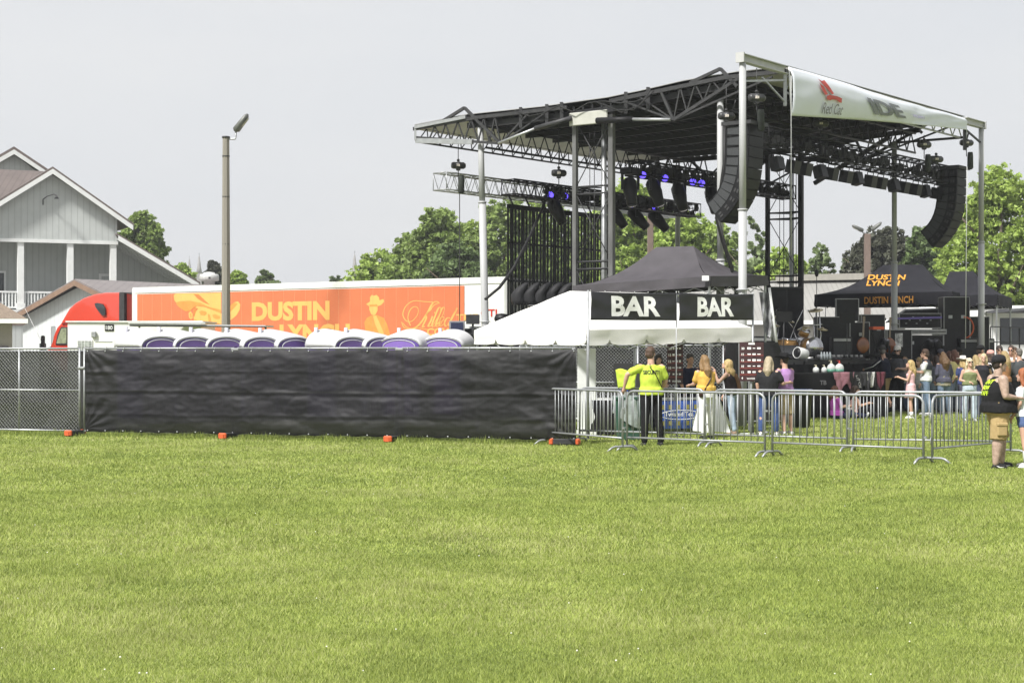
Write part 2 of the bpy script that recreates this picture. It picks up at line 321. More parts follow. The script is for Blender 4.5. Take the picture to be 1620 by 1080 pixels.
def tree(px, ytop, ybot, wpx, Y, kind, label, seed, group=None, shape='round', nleaf=30000, size=.15, trunk=True, cat='tree', name='broadleaf_tree'):
    """crown spans photo columns px±wpx/2 and rows ytop..ybot at distance Y"""
    q = random.Random(seed); x = (px - CX) * Y / FPX; zt = CH + (HY - ytop) * Y / FPX; zb = max(.6, CH + (HY - ybot) * Y / FPX); W = wpx * Y / FPX / 2
    root = thing(name, (x, Y, 0), label, cat, group); H = zt - zb; bl_ = []
    if shape == 'cone':
        k = 9
        for i in range(k):
            f = i / (k - 1); rr = W * (1 - f * .8) * (.8 + .4 * q.random()); bl_.append(((q.random() - .5) * W * .25, (q.random() - .5) * W * .3, zb + H * (.06 + .9 * f), rr, H / k * .8))
    else:
        k = 15 if W > 1.5 else 7
        for i in range(k):
            f = i / (k - 1); a = q.random() * 6.28; prof = (math.sin(math.pi * min(.97, .3 + .62 * f)) ** .6 if f > .3 else .93); rr = min(W, H) * (.30 + .16 * q.random()); off = max(0, W * prof - rr)
            sgn = 1 if i % 2 else -1
            bl_.append((sgn * off * (.7 + .35 * q.random()), off * math.sin(a) * .8, zb + rr * .3 + (H - rr * 1.2) * f, rr, rr * .82))
            if f < .6: bl_.append((-sgn * off * (.5 + .5 * q.random()), -off * .5, zb + rr * .2 + (H - rr * 1.2) * f, rr * .9, rr * .75))
        bl_.append((0, 0, zb + H * .45, W * .72, H * .46)); bl_.append(((q.random() - .5) * W * .4, 0, zt - W * .3, W * .33, W * .3))
    c = crown(x, Y, bl_, nleaf, size, kind, seed, root)
    me = c.data; co = np.empty(len(me.vertices) * 3, np.float32); me.vertices.foreach_get('co', co); co = co.reshape(-1, 3); co -= np.array(root.location); me.vertices.foreach_set('co', co.ravel())
    m = MB(); r0 = max(.1, W * .09); m.tube([V(x, Y, -.05), V(x + .1 * W, Y, zb * .5), V(x, Y, zb + H * .3), V(x + .05 * W, Y, zb + H * .8)], [r0, r0 * .8, r0 * .55, r0 * .12], 9)
    for i in range(6):
        a = q.random() * 6.28; z0 = zb + H * (.02 + .08 * i); m.tube([V(x, Y, z0), V(x + math.cos(a) * W * .45, Y + math.sin(a) * W * .45, z0 + H * .22), V(x + math.cos(a) * W * .75, Y + math.sin(a) * W * .7, z0 + H * .33)], [r0 * .4, r0 * .22, r0 * .06], 6)
    m.build('trunk', bark, root)
    return root
TG = 'trees on the skyline behind the field'
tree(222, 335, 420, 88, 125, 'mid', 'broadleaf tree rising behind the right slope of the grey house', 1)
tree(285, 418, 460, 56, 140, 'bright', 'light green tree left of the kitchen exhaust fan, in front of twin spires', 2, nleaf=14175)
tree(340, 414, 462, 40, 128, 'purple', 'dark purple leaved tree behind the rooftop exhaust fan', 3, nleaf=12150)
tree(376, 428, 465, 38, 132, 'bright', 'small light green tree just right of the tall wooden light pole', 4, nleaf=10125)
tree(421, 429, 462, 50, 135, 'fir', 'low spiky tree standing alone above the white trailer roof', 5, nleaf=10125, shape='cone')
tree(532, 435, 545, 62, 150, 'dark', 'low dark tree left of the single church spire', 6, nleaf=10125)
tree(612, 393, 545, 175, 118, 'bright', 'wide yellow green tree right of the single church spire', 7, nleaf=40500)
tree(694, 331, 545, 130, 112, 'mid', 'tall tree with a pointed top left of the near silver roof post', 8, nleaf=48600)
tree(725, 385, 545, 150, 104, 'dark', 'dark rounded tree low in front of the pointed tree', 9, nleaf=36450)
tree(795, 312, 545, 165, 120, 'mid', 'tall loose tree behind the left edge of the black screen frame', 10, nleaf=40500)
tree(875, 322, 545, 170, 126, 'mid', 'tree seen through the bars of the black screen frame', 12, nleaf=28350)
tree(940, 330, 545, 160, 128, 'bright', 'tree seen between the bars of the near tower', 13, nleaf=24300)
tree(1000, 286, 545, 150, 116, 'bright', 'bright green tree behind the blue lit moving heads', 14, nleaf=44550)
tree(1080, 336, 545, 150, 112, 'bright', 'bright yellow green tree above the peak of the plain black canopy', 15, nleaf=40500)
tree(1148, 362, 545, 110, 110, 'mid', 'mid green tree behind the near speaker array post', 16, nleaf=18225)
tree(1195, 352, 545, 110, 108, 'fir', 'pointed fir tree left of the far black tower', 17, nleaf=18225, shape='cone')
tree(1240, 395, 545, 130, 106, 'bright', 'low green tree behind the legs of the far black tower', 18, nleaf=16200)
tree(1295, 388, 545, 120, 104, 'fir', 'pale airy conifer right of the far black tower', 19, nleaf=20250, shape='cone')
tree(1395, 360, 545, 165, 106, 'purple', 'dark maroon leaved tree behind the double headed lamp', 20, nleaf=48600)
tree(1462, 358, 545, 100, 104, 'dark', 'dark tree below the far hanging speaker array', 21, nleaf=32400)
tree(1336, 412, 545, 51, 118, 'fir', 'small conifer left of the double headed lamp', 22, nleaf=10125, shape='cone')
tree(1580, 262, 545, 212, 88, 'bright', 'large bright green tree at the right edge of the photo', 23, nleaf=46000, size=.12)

tree(655, 368, 545, 130, 114, 'mid', 'mid green tree between the pointed tree and the wide yellow green one', 31, nleaf=30000)
tree(752, 348, 545, 130, 122, 'bright', 'yellow green tree between the pointed tree and the near silver roof post', 32, nleaf=30000)
tree(838, 316, 545, 130, 130, 'bright', 'tall pale tree top above the black screen frame', 33, nleaf=26000)
tree(965, 303, 545, 120, 124, 'mid', 'mid green tree directly right of the near tower', 34, nleaf=26000)
tree(1045, 318, 545, 120, 120, 'bright', 'bright tree behind the square brown post', 35, nleaf=28000)
tree(1120, 352, 545, 110, 116, 'bright', 'bright tree just left of the bottom of the near speaker array', 36, nleaf=24000)
# ================================================================ church spires on the skyline
stone = mat('spire slate', (.25, .24, .24), .8, 0, .2, 2)
def spire(px, ytop, ybase, Y, label, group=None):
    x = (px - CX) * Y / FPX; zt = CH + (HY - ytop) * Y / FPX; zb = CH + (HY - ybase) * Y / FPX; s_ = (zt - zb)
    root = thing('church_spire', (x, Y, 0), label, 'church spire', group)
    MB().box((x, Y, zb / 2), (s_ * .26, s_ * .26, zb)).build('tower', stone, root)
    m = MB(); m.lathe((x, Y, zb), [(s_ * .15, 0), (s_ * .1, s_ * .25), (s_ * .03, s_ * .8), (.01, s_ * .9)], 8); m.build('steeple', stone, root)
    m = MB(); m.bar((x, Y, zb + s_ * .88), (x, Y, zt), s_ * .012); m.bar((x - s_ * .035, Y, zb + s_ * .955), (x + s_ * .035, Y, zb + s_ * .955), s_ * .012); m.build('cross', darkm, root)
spire(561, 397, 437, 420, 'thin grey church spire alone above the white trailer roof')
spire(299.5, 405, 432, 460, 'left one of twin small church spires above the light green tree')
spire(315, 400, 432, 465, 'right, slightly taller one of twin church spires above the green tree')

# ================================================================ buildings on the left
siding = add_wave(mat('grey vertical board siding', (.42, .44, .43), .7, 0, .06, 1.5), 1.0, 'X', .6, .03, line=.72)
siding2 = add_wave(mat('pale vertical board siding', (.52, .55, .54), .7, 0, .06, 1.5), 1.3, 'X', .5, .03, line=.75)
trim = mat('white painted trim', (.66, .67, .66), .55, 0, .06, 3)
roofb = add_wave(mat('brown ribbed metal roof', (.14, .115, .105), .45, .2, .12, 1), 1.0, 'X', .7, .05, line=.7)
roofp = add_wave(mat('faded brown metal roof', (.21, .185, .18), .45, .2, .1, 1), 1.0, 'X', .6, .05, line=.7)
shin = mat('tan shingles', (.18, .14, .105), .85, 0, .3, 14, bump=.5)
glassd = mat('dark window glass', (.03, .035, .04), .08, 0, .2, 2, spec=.8)
beige = mat('beige plaster', (.30, .28, .26), .8, 0, .08, 2)
fasc = mat('brown fascia', (.2, .13, .09), .6, 0, .15, 4)
AX, AY = -25.9, 96.0; th = R(24.8); e1 = V(math.cos(th), math.sin(th), 0); n1 = V(-math.sin(th), math.cos(th), 0)     # e1 along the gable, n1 away from us
def H1(b_, z, back=0): return V(AX, AY, 0) + e1 * b_ + n1 * back + V(0, 0, z)
hs = thing('grandstand_house', V(AX, AY, 0), 'grey two storey gabled house with an open upper porch and brown metal roof', 'house')
sl = (12.0 - 9.1) / 4.4
m = MB(); m.prism([H1(-3.9, 7.95, .15), H1(3.7, 7.95, .15), H1(3.7, 9.5, .15), H1(0, 11.8, .15), H1(-3.9, 9.4, .15)], n1 * .2)
m.prism([H1(-12, 7.95, 0.2), H1(-3.9, 7.95, .2), H1(-3.9, 9.2, .2), H1(-12, 9.2, .2)], n1 * .2)
m.prism([H1(-12, 4.1, 3.4), H1(8, 4.1, 3.4), H1(8, 5.9, 3.4), H1(3.7, 8.3, 3.4), H1(-12, 8.3, 3.4)], n1 * .2)
m.prism([H1(-12, 0, .3), H1(8, 0, .3), H1(8, 3.9, .3), H1(-12, 3.9, .3)], n1 * .2)
m.build('wall', siding, hs)
m = MB(); m.prism([H1(-12, 3.9), H1(8, 3.9), H1(8, 4.15), H1(-12, 4.15)], n1 * 3.4); m.build('porch_floor', trim, hs)
def slope(b0, z0, b1, z1, back0, back1, th_=.12): return [H1(b0, z0, back0), H1(b1, z1, back0), H1(b1, z1, back1), H1(b0, z0, back1)]
m = MB(); m.prism(slope(0, 12.06, 4.55, 9.0, -.4, 16), V(0, 0, .12)); m.prism(slope(0, 12.06, -4.55, 9.0, -.4, 16), V(0, 0, .12)); m.build('roof', roofb, hs)
m = MB(); m.prism([H1(-14, 9.0, -.3), H1(-4.2, 9.0, -.3), H1(.4, 12.35, 5), H1(-14, 12.35, 5)], V(0, 0, .1)); m.prism([H1(-14, 9.0, 10), H1(0.4, 9.0, 10), H1(.4, 12.35, 5), H1(-14, 12.35, 5)], V(0, 0, .1)); m.build('main_roof', roofb, hs)
m = MB()
for s_ in (1, -1): m.prism([H1(0, 12.05, -.43), H1(s_ * 4.5, 9.02, -.43), H1(s_ * 4.5, 8.74, -.43), H1(0, 11.77, -.43)], n1 * .03)
m.prism([H1(3.65, 8.42, -.45), H1(8.3, 5.78, -.45), H1(8.3, 5.5, -.45), H1(3.65, 8.14, -.45)], n1 * .03)
m.prism([H1(-12, 7.93, .1), H1(3.75, 7.93, .1), H1(3.75, 8.12, .1), H1(-12, 8.12, .1)], n1 * .05); m.build('fascia', trim, hs)
m = MB(); m.prism(slope(3.6, 8.45, 8.4, 5.75, -.42, 16), V(0, 0, .1)); m.build('lean_to_roof', roofb, hs)
m = MB()
for i in range(9): m.bar(H1(3.7, 8.28, i * .7), H1(8.2, 5.72, i * .7), .1, .2)
m.build('rafters', siding, hs)
for b_ in (-7.1, -4.4, -1.65, 1.08, 3.5):
    m = MB(); c = H1(b_, 6.05, .35); m.box(c, (.34, .34, 3.8), th); m.box(H1(b_, 4.35, .35), (.44, .44, .35), th); m.build('porch_post', trim, hs)
m = MB(); m.prism([H1(-7.1, 5.1, .3), H1(8, 5.1, .3), H1(8, 5.2, .3), H1(-7.1, 5.2, .3)], n1 * .1); m.prism([H1(-7.1, 4.25, .3), H1(8, 4.25, .3), H1(8, 4.33, .3), H1(-7.1, 4.33, .3)], n1 * .1)
for i in range(86): m.box(H1(-7.0 + i * .175, 4.7, .35), (.07, .05, .8), th)
m.build('railing', trim, hs)
for (b0, b1, z0, z1) in ((-4.0, -2.0, 4.6, 6.45),):
    f = MB(); f.prism([H1(b0, z0, 3.33), H1(b1, z0, 3.33), H1(b1, z1, 3.33), H1(b0, z1, 3.33)], n1 * .05); fo = f.build('window', trim, hs)
    p_ = MB(); p_.prism([H1(b0 + .12, z0 + .12, 3.3), H1(b1 - .12, z0 + .12, 3.3), H1(b1 - .12, z1 - .12, 3.3), H1(b0 + .12, z1 - .12, 3.3)], n1 * .02); p_.build('pane', glassd, fo)
f = MB(); f.prism([H1(3.3, 4.2, 3.33), H1(4.3, 4.2, 3.33), H1(4.3, 6.4, 3.33), H1(3.3, 6.4, 3.33)], n1 * .05); fo = f.build('door', trim, hs)
p_ = MB(); p_.prism([H1(3.45, 4.3, 3.3), H1(4.15, 4.3, 3.3), H1(4.15, 6.25, 3.3), H1(3.45, 6.25, 3.3)], n1 * .02); p_.build('door_panel', siding, fo)
m = MB(); c = H1(-.45, 10.35, .1); m.tube([c + V(0, 0, -.3), c, c + V(.3, -.3, .15), c + V(.75, -.5, .25), c + V(.9, -.55, .15)], .03, 6); m.lathe(c + V(.9, -.55, 0), [(.14, 0), (.05, .12), (.03, .2)], 10); m.build('gable_lamp', darkm, hs)
# rear gable
r0 = thing('rear_gabled_roof_house', H1(1, 0, 20), 'upper gable of a second grey house rising behind the left end of the porch house', 'house')
def H2(b_, z): return H1(.2 + b_, z, 15.5)
m = MB(); m.prism([H2(-4.5, 0), H2(2.6, 0), H2(2.6, 12.7), H2(0, 14.6), H2(-4.5, 12)], n1 * 6); m.build('wall', siding, r0)
m = MB(); m.prism([H2(0, 15.0) - n1 * .5, H2(3.3, 12.9) - n1 * .5, H2(3.3, 12.75) - n1 * .5, H2(0, 14.8) - n1 * .5], n1 * 8); m.prism([H2(0, 15.0) - n1 * .5, H2(-5, 11.8) - n1 * .5, H2(-5, 11.65) - n1 * .5, H2(0, 14.8) - n1 * .5], n1 * 8); m.build('roof', roofb, r0)
m = MB(); m.prism([H2(0, 14.8) - n1 * .55, H2(3.25, 12.72) - n1 * .55, H2(3.25, 12.45) - n1 * .55, H2(0, 14.5) - n1 * .55], n1 * .04); m.prism([H2(0, 14.8) - n1 * .55, H2(-5, 11.6) - n1 * .55, H2(-5, 11.3) - n1 * .55, H2(0, 14.5) - n1 * .55], n1 * .04); m.build('fascia', trim, r0)
# small gabled hall in front
BX, BY = -20.1, 80.0; e2 = V(.81, -.586, 0); n2 = V(.586, .81, 0)
def H3(b_, z, back=0): return V(BX, BY, 0) + e2 * b_ + n2 * back + V(0, 0, z)
hall = thing('low_hall', V(BX, BY, 0), 'low hall with pale board gable and faded brown roof, behind the red truck', 'building')
m = MB(); m.prism([H3(-4.4, 0), H3(4.4, 0), H3(4.4, 3.5), H3(0, 4.95), H3(-4.4, 3.5)], n2 * 24); m.build('wall', siding2, hall)
m = MB(); sl3 = .352
for s_ in (1, -1): m.prism([H3(0, 5.1, -.5), H3(s_ * 4.9, 5.1 - 4.9 * sl3, -.5), H3(s_ * 4.9, 5.1 - 4.9 * sl3, 24.5), H3(0, 5.1, 24.5)], V(0, 0, .1))
m.build('roof', roofp, hall)
m = MB()
for s_ in (1, -1): m.prism([H3(0, 5.12, -.54), H3(s_ * 4.95, 5.12 - 4.95 * sl3, -.54), H3(s_ * 4.95, 4.88 - 4.95 * sl3, -.54), H3(0, 4.88, -.54)], n2 * .03)
m.build('fascia', fasc, hall)
m = MB(); m.box(H3(-2.6, 1.1, -.03), (1.0, .05, 2.2), math.atan2(e2.y, e2.x)); m.build('door', mat('dark doorway', (.02, .02, .022), .7), hall)
m = MB(); m.box(H3(-1.2, 1.5, -.9), (.3, .3, 3), math.atan2(e2.y, e2.x)); m.build('porch_post', trim, hall)
# kitchen fan on hall roof
fx = P(331, 450, 88); fn_ = thing('exhaust_fan', fx, 'round white kitchen exhaust fan on the hall roof ridge', 'roof fan')
m = MB(); m.lathe(fx + V(0, 0, -.6), [(.28, 0), (.28, .75), (.5, .8), (.5, 1.05), (.46, 1.12), (.3, 1.15), (.28, 1.22), (.05, 1.25)], 20); m.build('fan_hood', mat('fan metal', (.6, .6, .58), .4, .3, .15, 6), fn_)
m = MB(); m.box(fx + V(.1, -.49, .32), (.1, .06, .1)); m.build('hinge', darkm, fn_)
# hip roofed kiosk at the far left
KY = 62.; c0 = V(-18.6, KY, 0); ki = thing('hip_roofed_kiosk', c0 + V(-3, 2, 0), 'beige kiosk with a tan shingled hip roof at the left edge', 'building')
m = MB(); m.prism([V(-24.5, KY + .5, 0), V(-18.3, KY + .5, 0), V(-19.9, KY + 5.6, 0), V(-24.5, KY + 5.6, 0)], V(0, 0, 2.82)); m.build('wall', beige, ki)
m = MB(); zz0, zz1 = 3.0, 4.4; a, b_, c, d = V(-24.9, KY - .1, zz0), V(-17.6, KY - .1, zz0), V(-19.6, KY + 6.1, zz0), V(-24.9, KY + 6.1, zz0); r1_, r2_ = V(-21.8, KY + 3, zz1), V(-20.7, KY + 3, zz1)
m.add([a, b_, c, d, r1_, r2_], [(0, 1, 5, 4), (1, 2, 5), (2, 3, 4, 5), (3, 0, 4), (3, 2, 1, 0)]); m.build('roof', shin, ki)
m = MB(); m.prism([V(-24.93, KY - .13, 2.83), V(-17.55, KY - .13, 2.83), V(-19.55, KY + 6.13, 2.83), V(-24.93, KY + 6.13, 2.83)], V(0, 0, .16)); m.build('eave', trim, ki)
m = MB(); m.box(V(-18.75, KY + .44, 1.0), (.62, .1, 2.0)); m.build('door', mat('dark doorway', (0, 0, 0)), ki)
# ================================================================ long building at right
corr = add_wave(mat('beige corrugated roof', (.26, .255, .24), .55, .1, .08, .8), 1.2, 'X', .9, .06, line=.72)
cream = mat('cream wall', (.38, .37, .34), .7, 0, .06, 1)
lb = thing('long_barn', V(22, 92, 0), 'long low beige barn with corrugated metal roof behind the stage', 'building')
pa, pb = V(7.5, 96, 0), V(36, 82, 0); dl = (pb - pa).normalized(); nl = V(-dl.y, dl.x, 0)
if nl.y < 0: nl = -nl
m = MB(); m.prism([pa, pb, pb + V(0, 0, 3.3), pa + V(0, 0, 3.3)], nl * .3); m.prism([pb, pb + nl * 9, pb + nl * 9 + V(0, 0, 3.3), pb + nl * 4.5 + V(0, 0, 5.8), pb + V(0, 0, 3.3)], -dl * .3); m.build('wall', cream, lb)
def rl(p, o, z): return p - nl * .5 + nl * o + V(0, 0, z)
m = MB(); m.prism([rl(pa, 0, 3.35), rl(pb, 0, 3.35), rl(pb, 5, 5.75), rl(pa, 5, 5.75)], V(0, 0, .1)); m.prism([rl(pa, 10, 3.35), rl(pb, 10, 3.35), rl(pb, 5, 5.75), rl(pa, 5, 5.75)], V(0, 0, .1))
ro = m.build('roof', corr, lb); 
m = MB(); m.bar(rl(pa, -.05, 3.38), rl(pb, -.05, 3.38), .1, .2); m.build('gutter', trim, lb)
m = MB()
for t0, t1 in ((.2, .45), (.5, .62), (.72, 1.0)): m.bar(rl(pa.lerp(pb, t0), 4.9, 5.98), rl(pa.lerp(pb, t1), 4.9, 5.98), .9, .35)
m.build('ridge_vent', mat('ridge vent beige', (.25, .24, .21), .6), lb)
# ================================================================ temporary fence with black screen
FA, FD = V(-11.1, 36.97, 0), V(12.31, -4.27, 0); FL = FD.length; fd = FD.normalized(); fnrm = V(-fd.y, fd.x, 0)     # fnrm points away from us
def F(sx, z, off=0): return FA + fd * sx + fnrm * off + V(0, 0, z)
PJ = [2.07 + 3.66 * i for i in range(4)]; ZT = 1.86
def mesh_wire(m, a, b, z0, z1, pitch=.085, r=.004, sag=None):
    a = Vector(a); b = Vector(b); d = (b - a); Ln = math.hypot(d.x, d.y); d = V(d.x, d.y, 0).normalized(); h = z1 - z0; nn = int((Ln + h) / pitch)
    nr = V(-d.y, d.x, 0)
    for i in range(nn):
        for sgn in (1, -1):
            s0 = i * pitch - (h if sgn > 0 else 0); u0, u1 = s0, s0 + h * sgn
            if sgn < 0: u0, u1 = s0, s0 - h
            t0, t1 = 0., 1.
            lo, hi = min(u0, u1), max(u0, u1)
            if hi <= 0 or lo >= Ln: continue
            du = u1 - u0
            ta = (0 - u0) / du; tb = (Ln - u0) / du; ta, tb = min(ta, tb), max(ta, tb); t0 = max(0, ta); t1 = min(1, tb)
            if t1 - t0 < .01: continue
            o = nr * (r * sgn * 1.2)
            m.tube([a + d * (u0 + du * t0) + V(0, 0, z0 + h * t0) + o, a + d * (u0 + du * t1) + V(0, 0, z0 + h * t1) + o], r, 3, cap=False)
wirem = mat('galvanised wire', (.40, .41, .41), .4, .5, .15, 9)
def fence_panel(s0, s1, label, mid=None, wire=True):
    r0 = thing('temporary_fence', F(s0, 0), label, 'fence', 'temporary fence panels in a line across the lawn')
    m = MB(); m.tube([F(s0 + .06, .06), F(s0 + .06, ZT)], .022, 8); m.tube([F(s1 - .06, .06), F(s1 - .06, ZT)], .022, 8); m.build('post', galv, r0)
    m = MB(); m.tube([F(s0 + .05, ZT), F(s1 - .05, ZT)], .022, 8); m.build('top_rail', galv, r0)
    m = MB(); m.tube([F(s0 + .05, .11), F(s1 - .05, .11)], .02, 8); m.build('bottom_rail', galv, r0)
    m = MB(); m.tube([F(s0 + .05, .97), F(s1 - .05, .97)], .017, 8)
    if mid: m.tube([F(mid, .1), F(mid, ZT)], .018, 8)
    m.build('middle_rail', galv, r0)
    if wire: m = MB(); mesh_wire(m, F(s0 + .08, 0), F(s1 - .08, 0), .12, ZT - .02); m.build('chain_link_mesh', wirem, r0)
    return r0
fence_panel(PJ[0] - 3.66, PJ[0], 'bare chain link fence panel at the left edge, with no screen on it', mid=.5)
fence_panel(PJ[0], PJ[1], 'screened fence panel next to the bare chain link panel', wire=False)
fence_panel(PJ[1], PJ[2], 'middle screened fence panel, in front of the purple portable toilets', wire=False)
fence_panel(PJ[2], PJ[3], 'screened fence panel ending behind the steel barricade by the bar', wire=False)
orange = mat('orange plastic', (.55, .10, .03), .5, 0, .15, 8)
rub = mat('black rubber block', (.03, .03, .032), .8, 0, .3, 10)
lb_ = ['orange ended fence foot under the left end of the black screen', 'half sunk orange fence foot under the black screen below the light pole', 'orange fence foot in the middle of the black screen', 'orange ended fence foot beside the first steel barricade']
for i, s0 in enumerate(PJ):
    r0 = thing('ballast_block', F(s0, 0), lb_[i], 'fence foot', 'orange fence feet'); c = F(s0 - .1, .075, -.1); rz = math.atan2(fd.y, fd.x) + (R(88) if i < 3 else R(8))
    if i == 3: c = F(s0 - .15, .08, -.25)
    dd = V(math.cos(rz), math.sin(rz), 0)
    m = MB(); m.box(c, (.44, .17, .11), rz, .015); m.build('block', rub, r0)
    for q in (-1, 1): m = MB(); m.box(c + dd * .25 * q, (.07, .18, .12), rz, .02); m.box(c + dd * .25 * q + V(0, 0, -.01), (.1, .09, .08), rz); m.build('end_cap', orange, r0)
for i, s0 in enumerate(PJ[:-1]):
    c = thing('fence_clamp', F(s0, 1.45), ['steel clamp joining the bare panel to the screened panel', 'steel clamp at the fence joint below the second toilet group', 'steel clamp at the fence joint below the two separate toilets'][i], 'clamp', 'fence clamps')
    m = MB(); m.box(F(s0, 1.45 if i == 0 else ZT - .02, -.01), (.17, .07, .05), math.atan2(fd.y, fd.x), .01); m.build('clamp_body', galv, c)
# black windscreen
scm = bpy.data.materials.new('black woven screen'); scm.use_nodes = True; n = scm.node_tree; b = n.nodes['Principled BSDF']; l = n.links.new; t = n.nodes.new('ShaderNodeTexCoord')
r1 = rampn(nzn(1.1, 6, (1, 1, 2.2)), [(.3, (.005, .005, .0055)), (.7, (.014, .014, .0152))]); r2 = rampn(nzn(30, 3, (2, 2, .12)), [(.3, (.6, .6, .6)), (.7, (1.45, 1.45, 1.45))]); r3 = rampn(nzn(30, 3, (.1, .1, 4)), [(.3, (.7, .7, .7)), (.7, (1.35, 1.35, 1.35))])
m1 = n.nodes.new('ShaderNodeMixRGB'); m1.blend_type = 'MULTIPLY'; m1.inputs[0].default_value = 1; m2 = n.nodes.new('ShaderNodeMixRGB'); m2.blend_type = 'MULTIPLY'; m2.inputs[0].default_value = 1
l(r1.outputs[0], m1.inputs[1]); l(r2.outputs[0], m1.inputs[2]); l(m1.outputs[0], m2.inputs[1]); l(r3.outputs[0], m2.inputs[2]); l(m2.outputs[0], b.inputs['Base Color']); b.inputs['Roughness'].default_value = .6; b.inputs['Specular IOR Level'].default_value = .3
tp_ = n.nodes.new('ShaderNodeBsdfTransparent'); mx_ = n.nodes.new('ShaderNodeMixShader'); mx_.inputs[0].default_value = .028; l(b.outputs[0], mx_.inputs[1]); l(tp_.outputs[0], mx_.inputs[2]); l(mx_.outputs[0], n.nodes['Material Output'].inputs[0])      # open weave: a little of what stands behind shows through
s0, s1 = PJ[0] + .12, PJ[3] + .02
def scr(u, v):
    s = s0 + (s1 - s0) * u; z = .10 + 1.74 * v
    d = .04 * noise.noise(V(s * .4, z * .7, 3)) + .045 + .032 * noise.noise(V(s * 1.1 + z * 1.6, z * 3.0, 7)) + .02 * abs(noise.noise(V(s * 1.7 - z * 2.4, z * 2.2 + s, 11))) + .012 * noise.noise(V(s * 2.6 - z * 2, z * 7, 1)) + .007 * noise.noise(V(s * 7, z * 12, 4))
    for zc, a_ in ((.48, .008), (.95, .014), (1.38, .007)):
        zz = zc + .03 * noise.noise(V(s * .6, zc * 9, 0)); d += a_ * math.exp(-((z - zz) / .035) ** 2) * (.6 + .6 * noise.noise(V(s * .8, zc, 5))) - a_ * .7 * math.exp(-((z - zz + .06) / .05) ** 2)
    for sc, zc in ((s0, 1.9), (s0, .15), (s1, .1), (s1, 1.9)):      # tension folds fanning out of the tied corners
        dx, dz = s - sc, z - zc; rr = math.hypot(dx, dz); an = math.atan2(dz, abs(dx) + .01); d += .022 * math.sin(an * 17 + sc) * math.exp(-rr / .8) * min(1, rr * 3)
    for k in range(10):       # lower hem billow
        pass
    edge = 1 - (2 * v - 1) ** 8
    zz = z + (.012 * math.sin(s * 2 * math.pi / .45) * (1 - v) ** 6) - .012 * abs(math.sin(s * math.pi / .45)) * v ** 10
    return F(s, zz, -.03 - abs(d) * edge * 1.0)
m = MB(); m.grid(scr, 520, 110); sc_o = thing('privacy_screen', F(s0, 0), 'long black woven privacy screen tied along the temporary fence', 'fence screen')
m.build('fabric', scm, sc_o)
for i in range(26):
    m = MB()
    s = s0 + .05 + i * (s1 - s0 - .1) / 25
    m.lathe(F(s, 1.80, -.05), [(.016, 0), (.016, .008)], 8, -fnrm); m.tube([F(s, 1.80, -.05), F(s + .01, ZT + .02, -.03), F(s, ZT + .03, .02)], .005, 4); m.build('tie', galv, sc_o)
    m = MB(); m.lathe(F(s, .125, -.05), [(.016, 0), (.016, .008)], 8, -fnrm); m.build('grommet', galv, sc_o)
# darker screened fence behind the bare panel
bs = thing('rear_screen_fence', V(-14, 39.6, 0), 'black screened fence standing behind the bare chain link panel', 'fence')
m = MB(); m.grid(lambda u, v: V(-14 + 5.1 * u, 39.9 - 1.6 * u + .05 * noise.noise(V(u * 9, v * 4, 2)), .03 + 1.78 * v), 60, 20); m.build('fabric', scm, bs)
m = MB(); m.tube([V(-14, 40, 1.8), V(-8.9, 38.4, 1.8)], .022, 8)
for u in (0, .5, 1): m.tube([V(-14 + 5.1 * u, 40 - 1.6 * u, 0), V(-14 + 5.1 * u, 40 - 1.6 * u, 1.8)], .022, 8)
m.build('frame', galv, bs)
# chain link fence behind the bar, black screen beyond it
for (x0, y0, x1, y1, lab) in ((.2, 43.6, 3.1, 42.7, 'chain link fence panel behind the bar, left of the menu board'), (3.15, 42.7, 5.2, 42.0, 'chain link fence panel behind the bar staff, right of the first menu board')):
    r0 = thing('chain_link_fence', V(x0, y0, 0), lab, 'fence', 'chain link panels behind the bar'); m = MB()
    for p_, q_ in ((V(x0, y0, 1.95), V(x1, y1, 1.95)), (V(x0, y0, 1.02), V(x1, y1, 1.02)), (V(x0, y0, .1), V(x1, y1, .1)), (V(x0, y0, 0), V(x0, y0, 1.95)), (V(x1, y1, 0), V(x1, y1, 1.95))): m.tube([p_, q_], .02, 7)
    m.build('frame', galv, r0); m = MB(); mesh_wire(m, V(x0, y0, 0), V(x1, y1, 0), .1, 1.94, .085); m.build('chain_link_mesh', wirem, r0)
    m = MB(); m.grid(lambda u, v: V(x0 + (x1 - x0) * u, y0 + (y1 - y0) * u + .12 + .02 * noise.noise(V(u * 7, v * 5, x0)), .05 + 1.86 * v), 30, 20); m.build('screen_fabric', scm, r0)
r0 = thing('draped_screen', V(5.3, 42, 0), 'grey black screen cloth hanging with a slanted edge behind the women at the bar', 'fence screen')
m = MB(); m.grid(lambda u, v: V(5.25 + (1.35 + .75 * (1 - v)) * u, 42.0 + .4 * u + .05 * math.sin(u * 14 + v * 3), .05 + 1.98 * v), 40, 20); m.build('fabric', scm, r0)
r0 = thing('low_screen_fence', V(7, 41.6, 0), 'low black screen panel on rails behind the purple shirted man', 'fence')
m = MB(); m.grid(lambda u, v: V(5.1 + 1.4 * u, 41.0 + .2 * u, .12 + .95 * v), 10, 4); m.build('fabric', scm, r0)
m = MB(); m.tube([V(5.1, 41, 1.08), V(6.5, 41.2, 1.08)], .018, 7); m.tube([V(5.1, 41, .12), V(6.5, 41.2, .12)], .018, 7); m.tube([V(6.5, 41.2, 0), V(6.5, 41.2, 1.1)], .018, 7); m.tube([V(5.1, 41.0, 0), V(5.1, 41.0, 1.1)], .018, 7); m.build('frame', galv, r0)

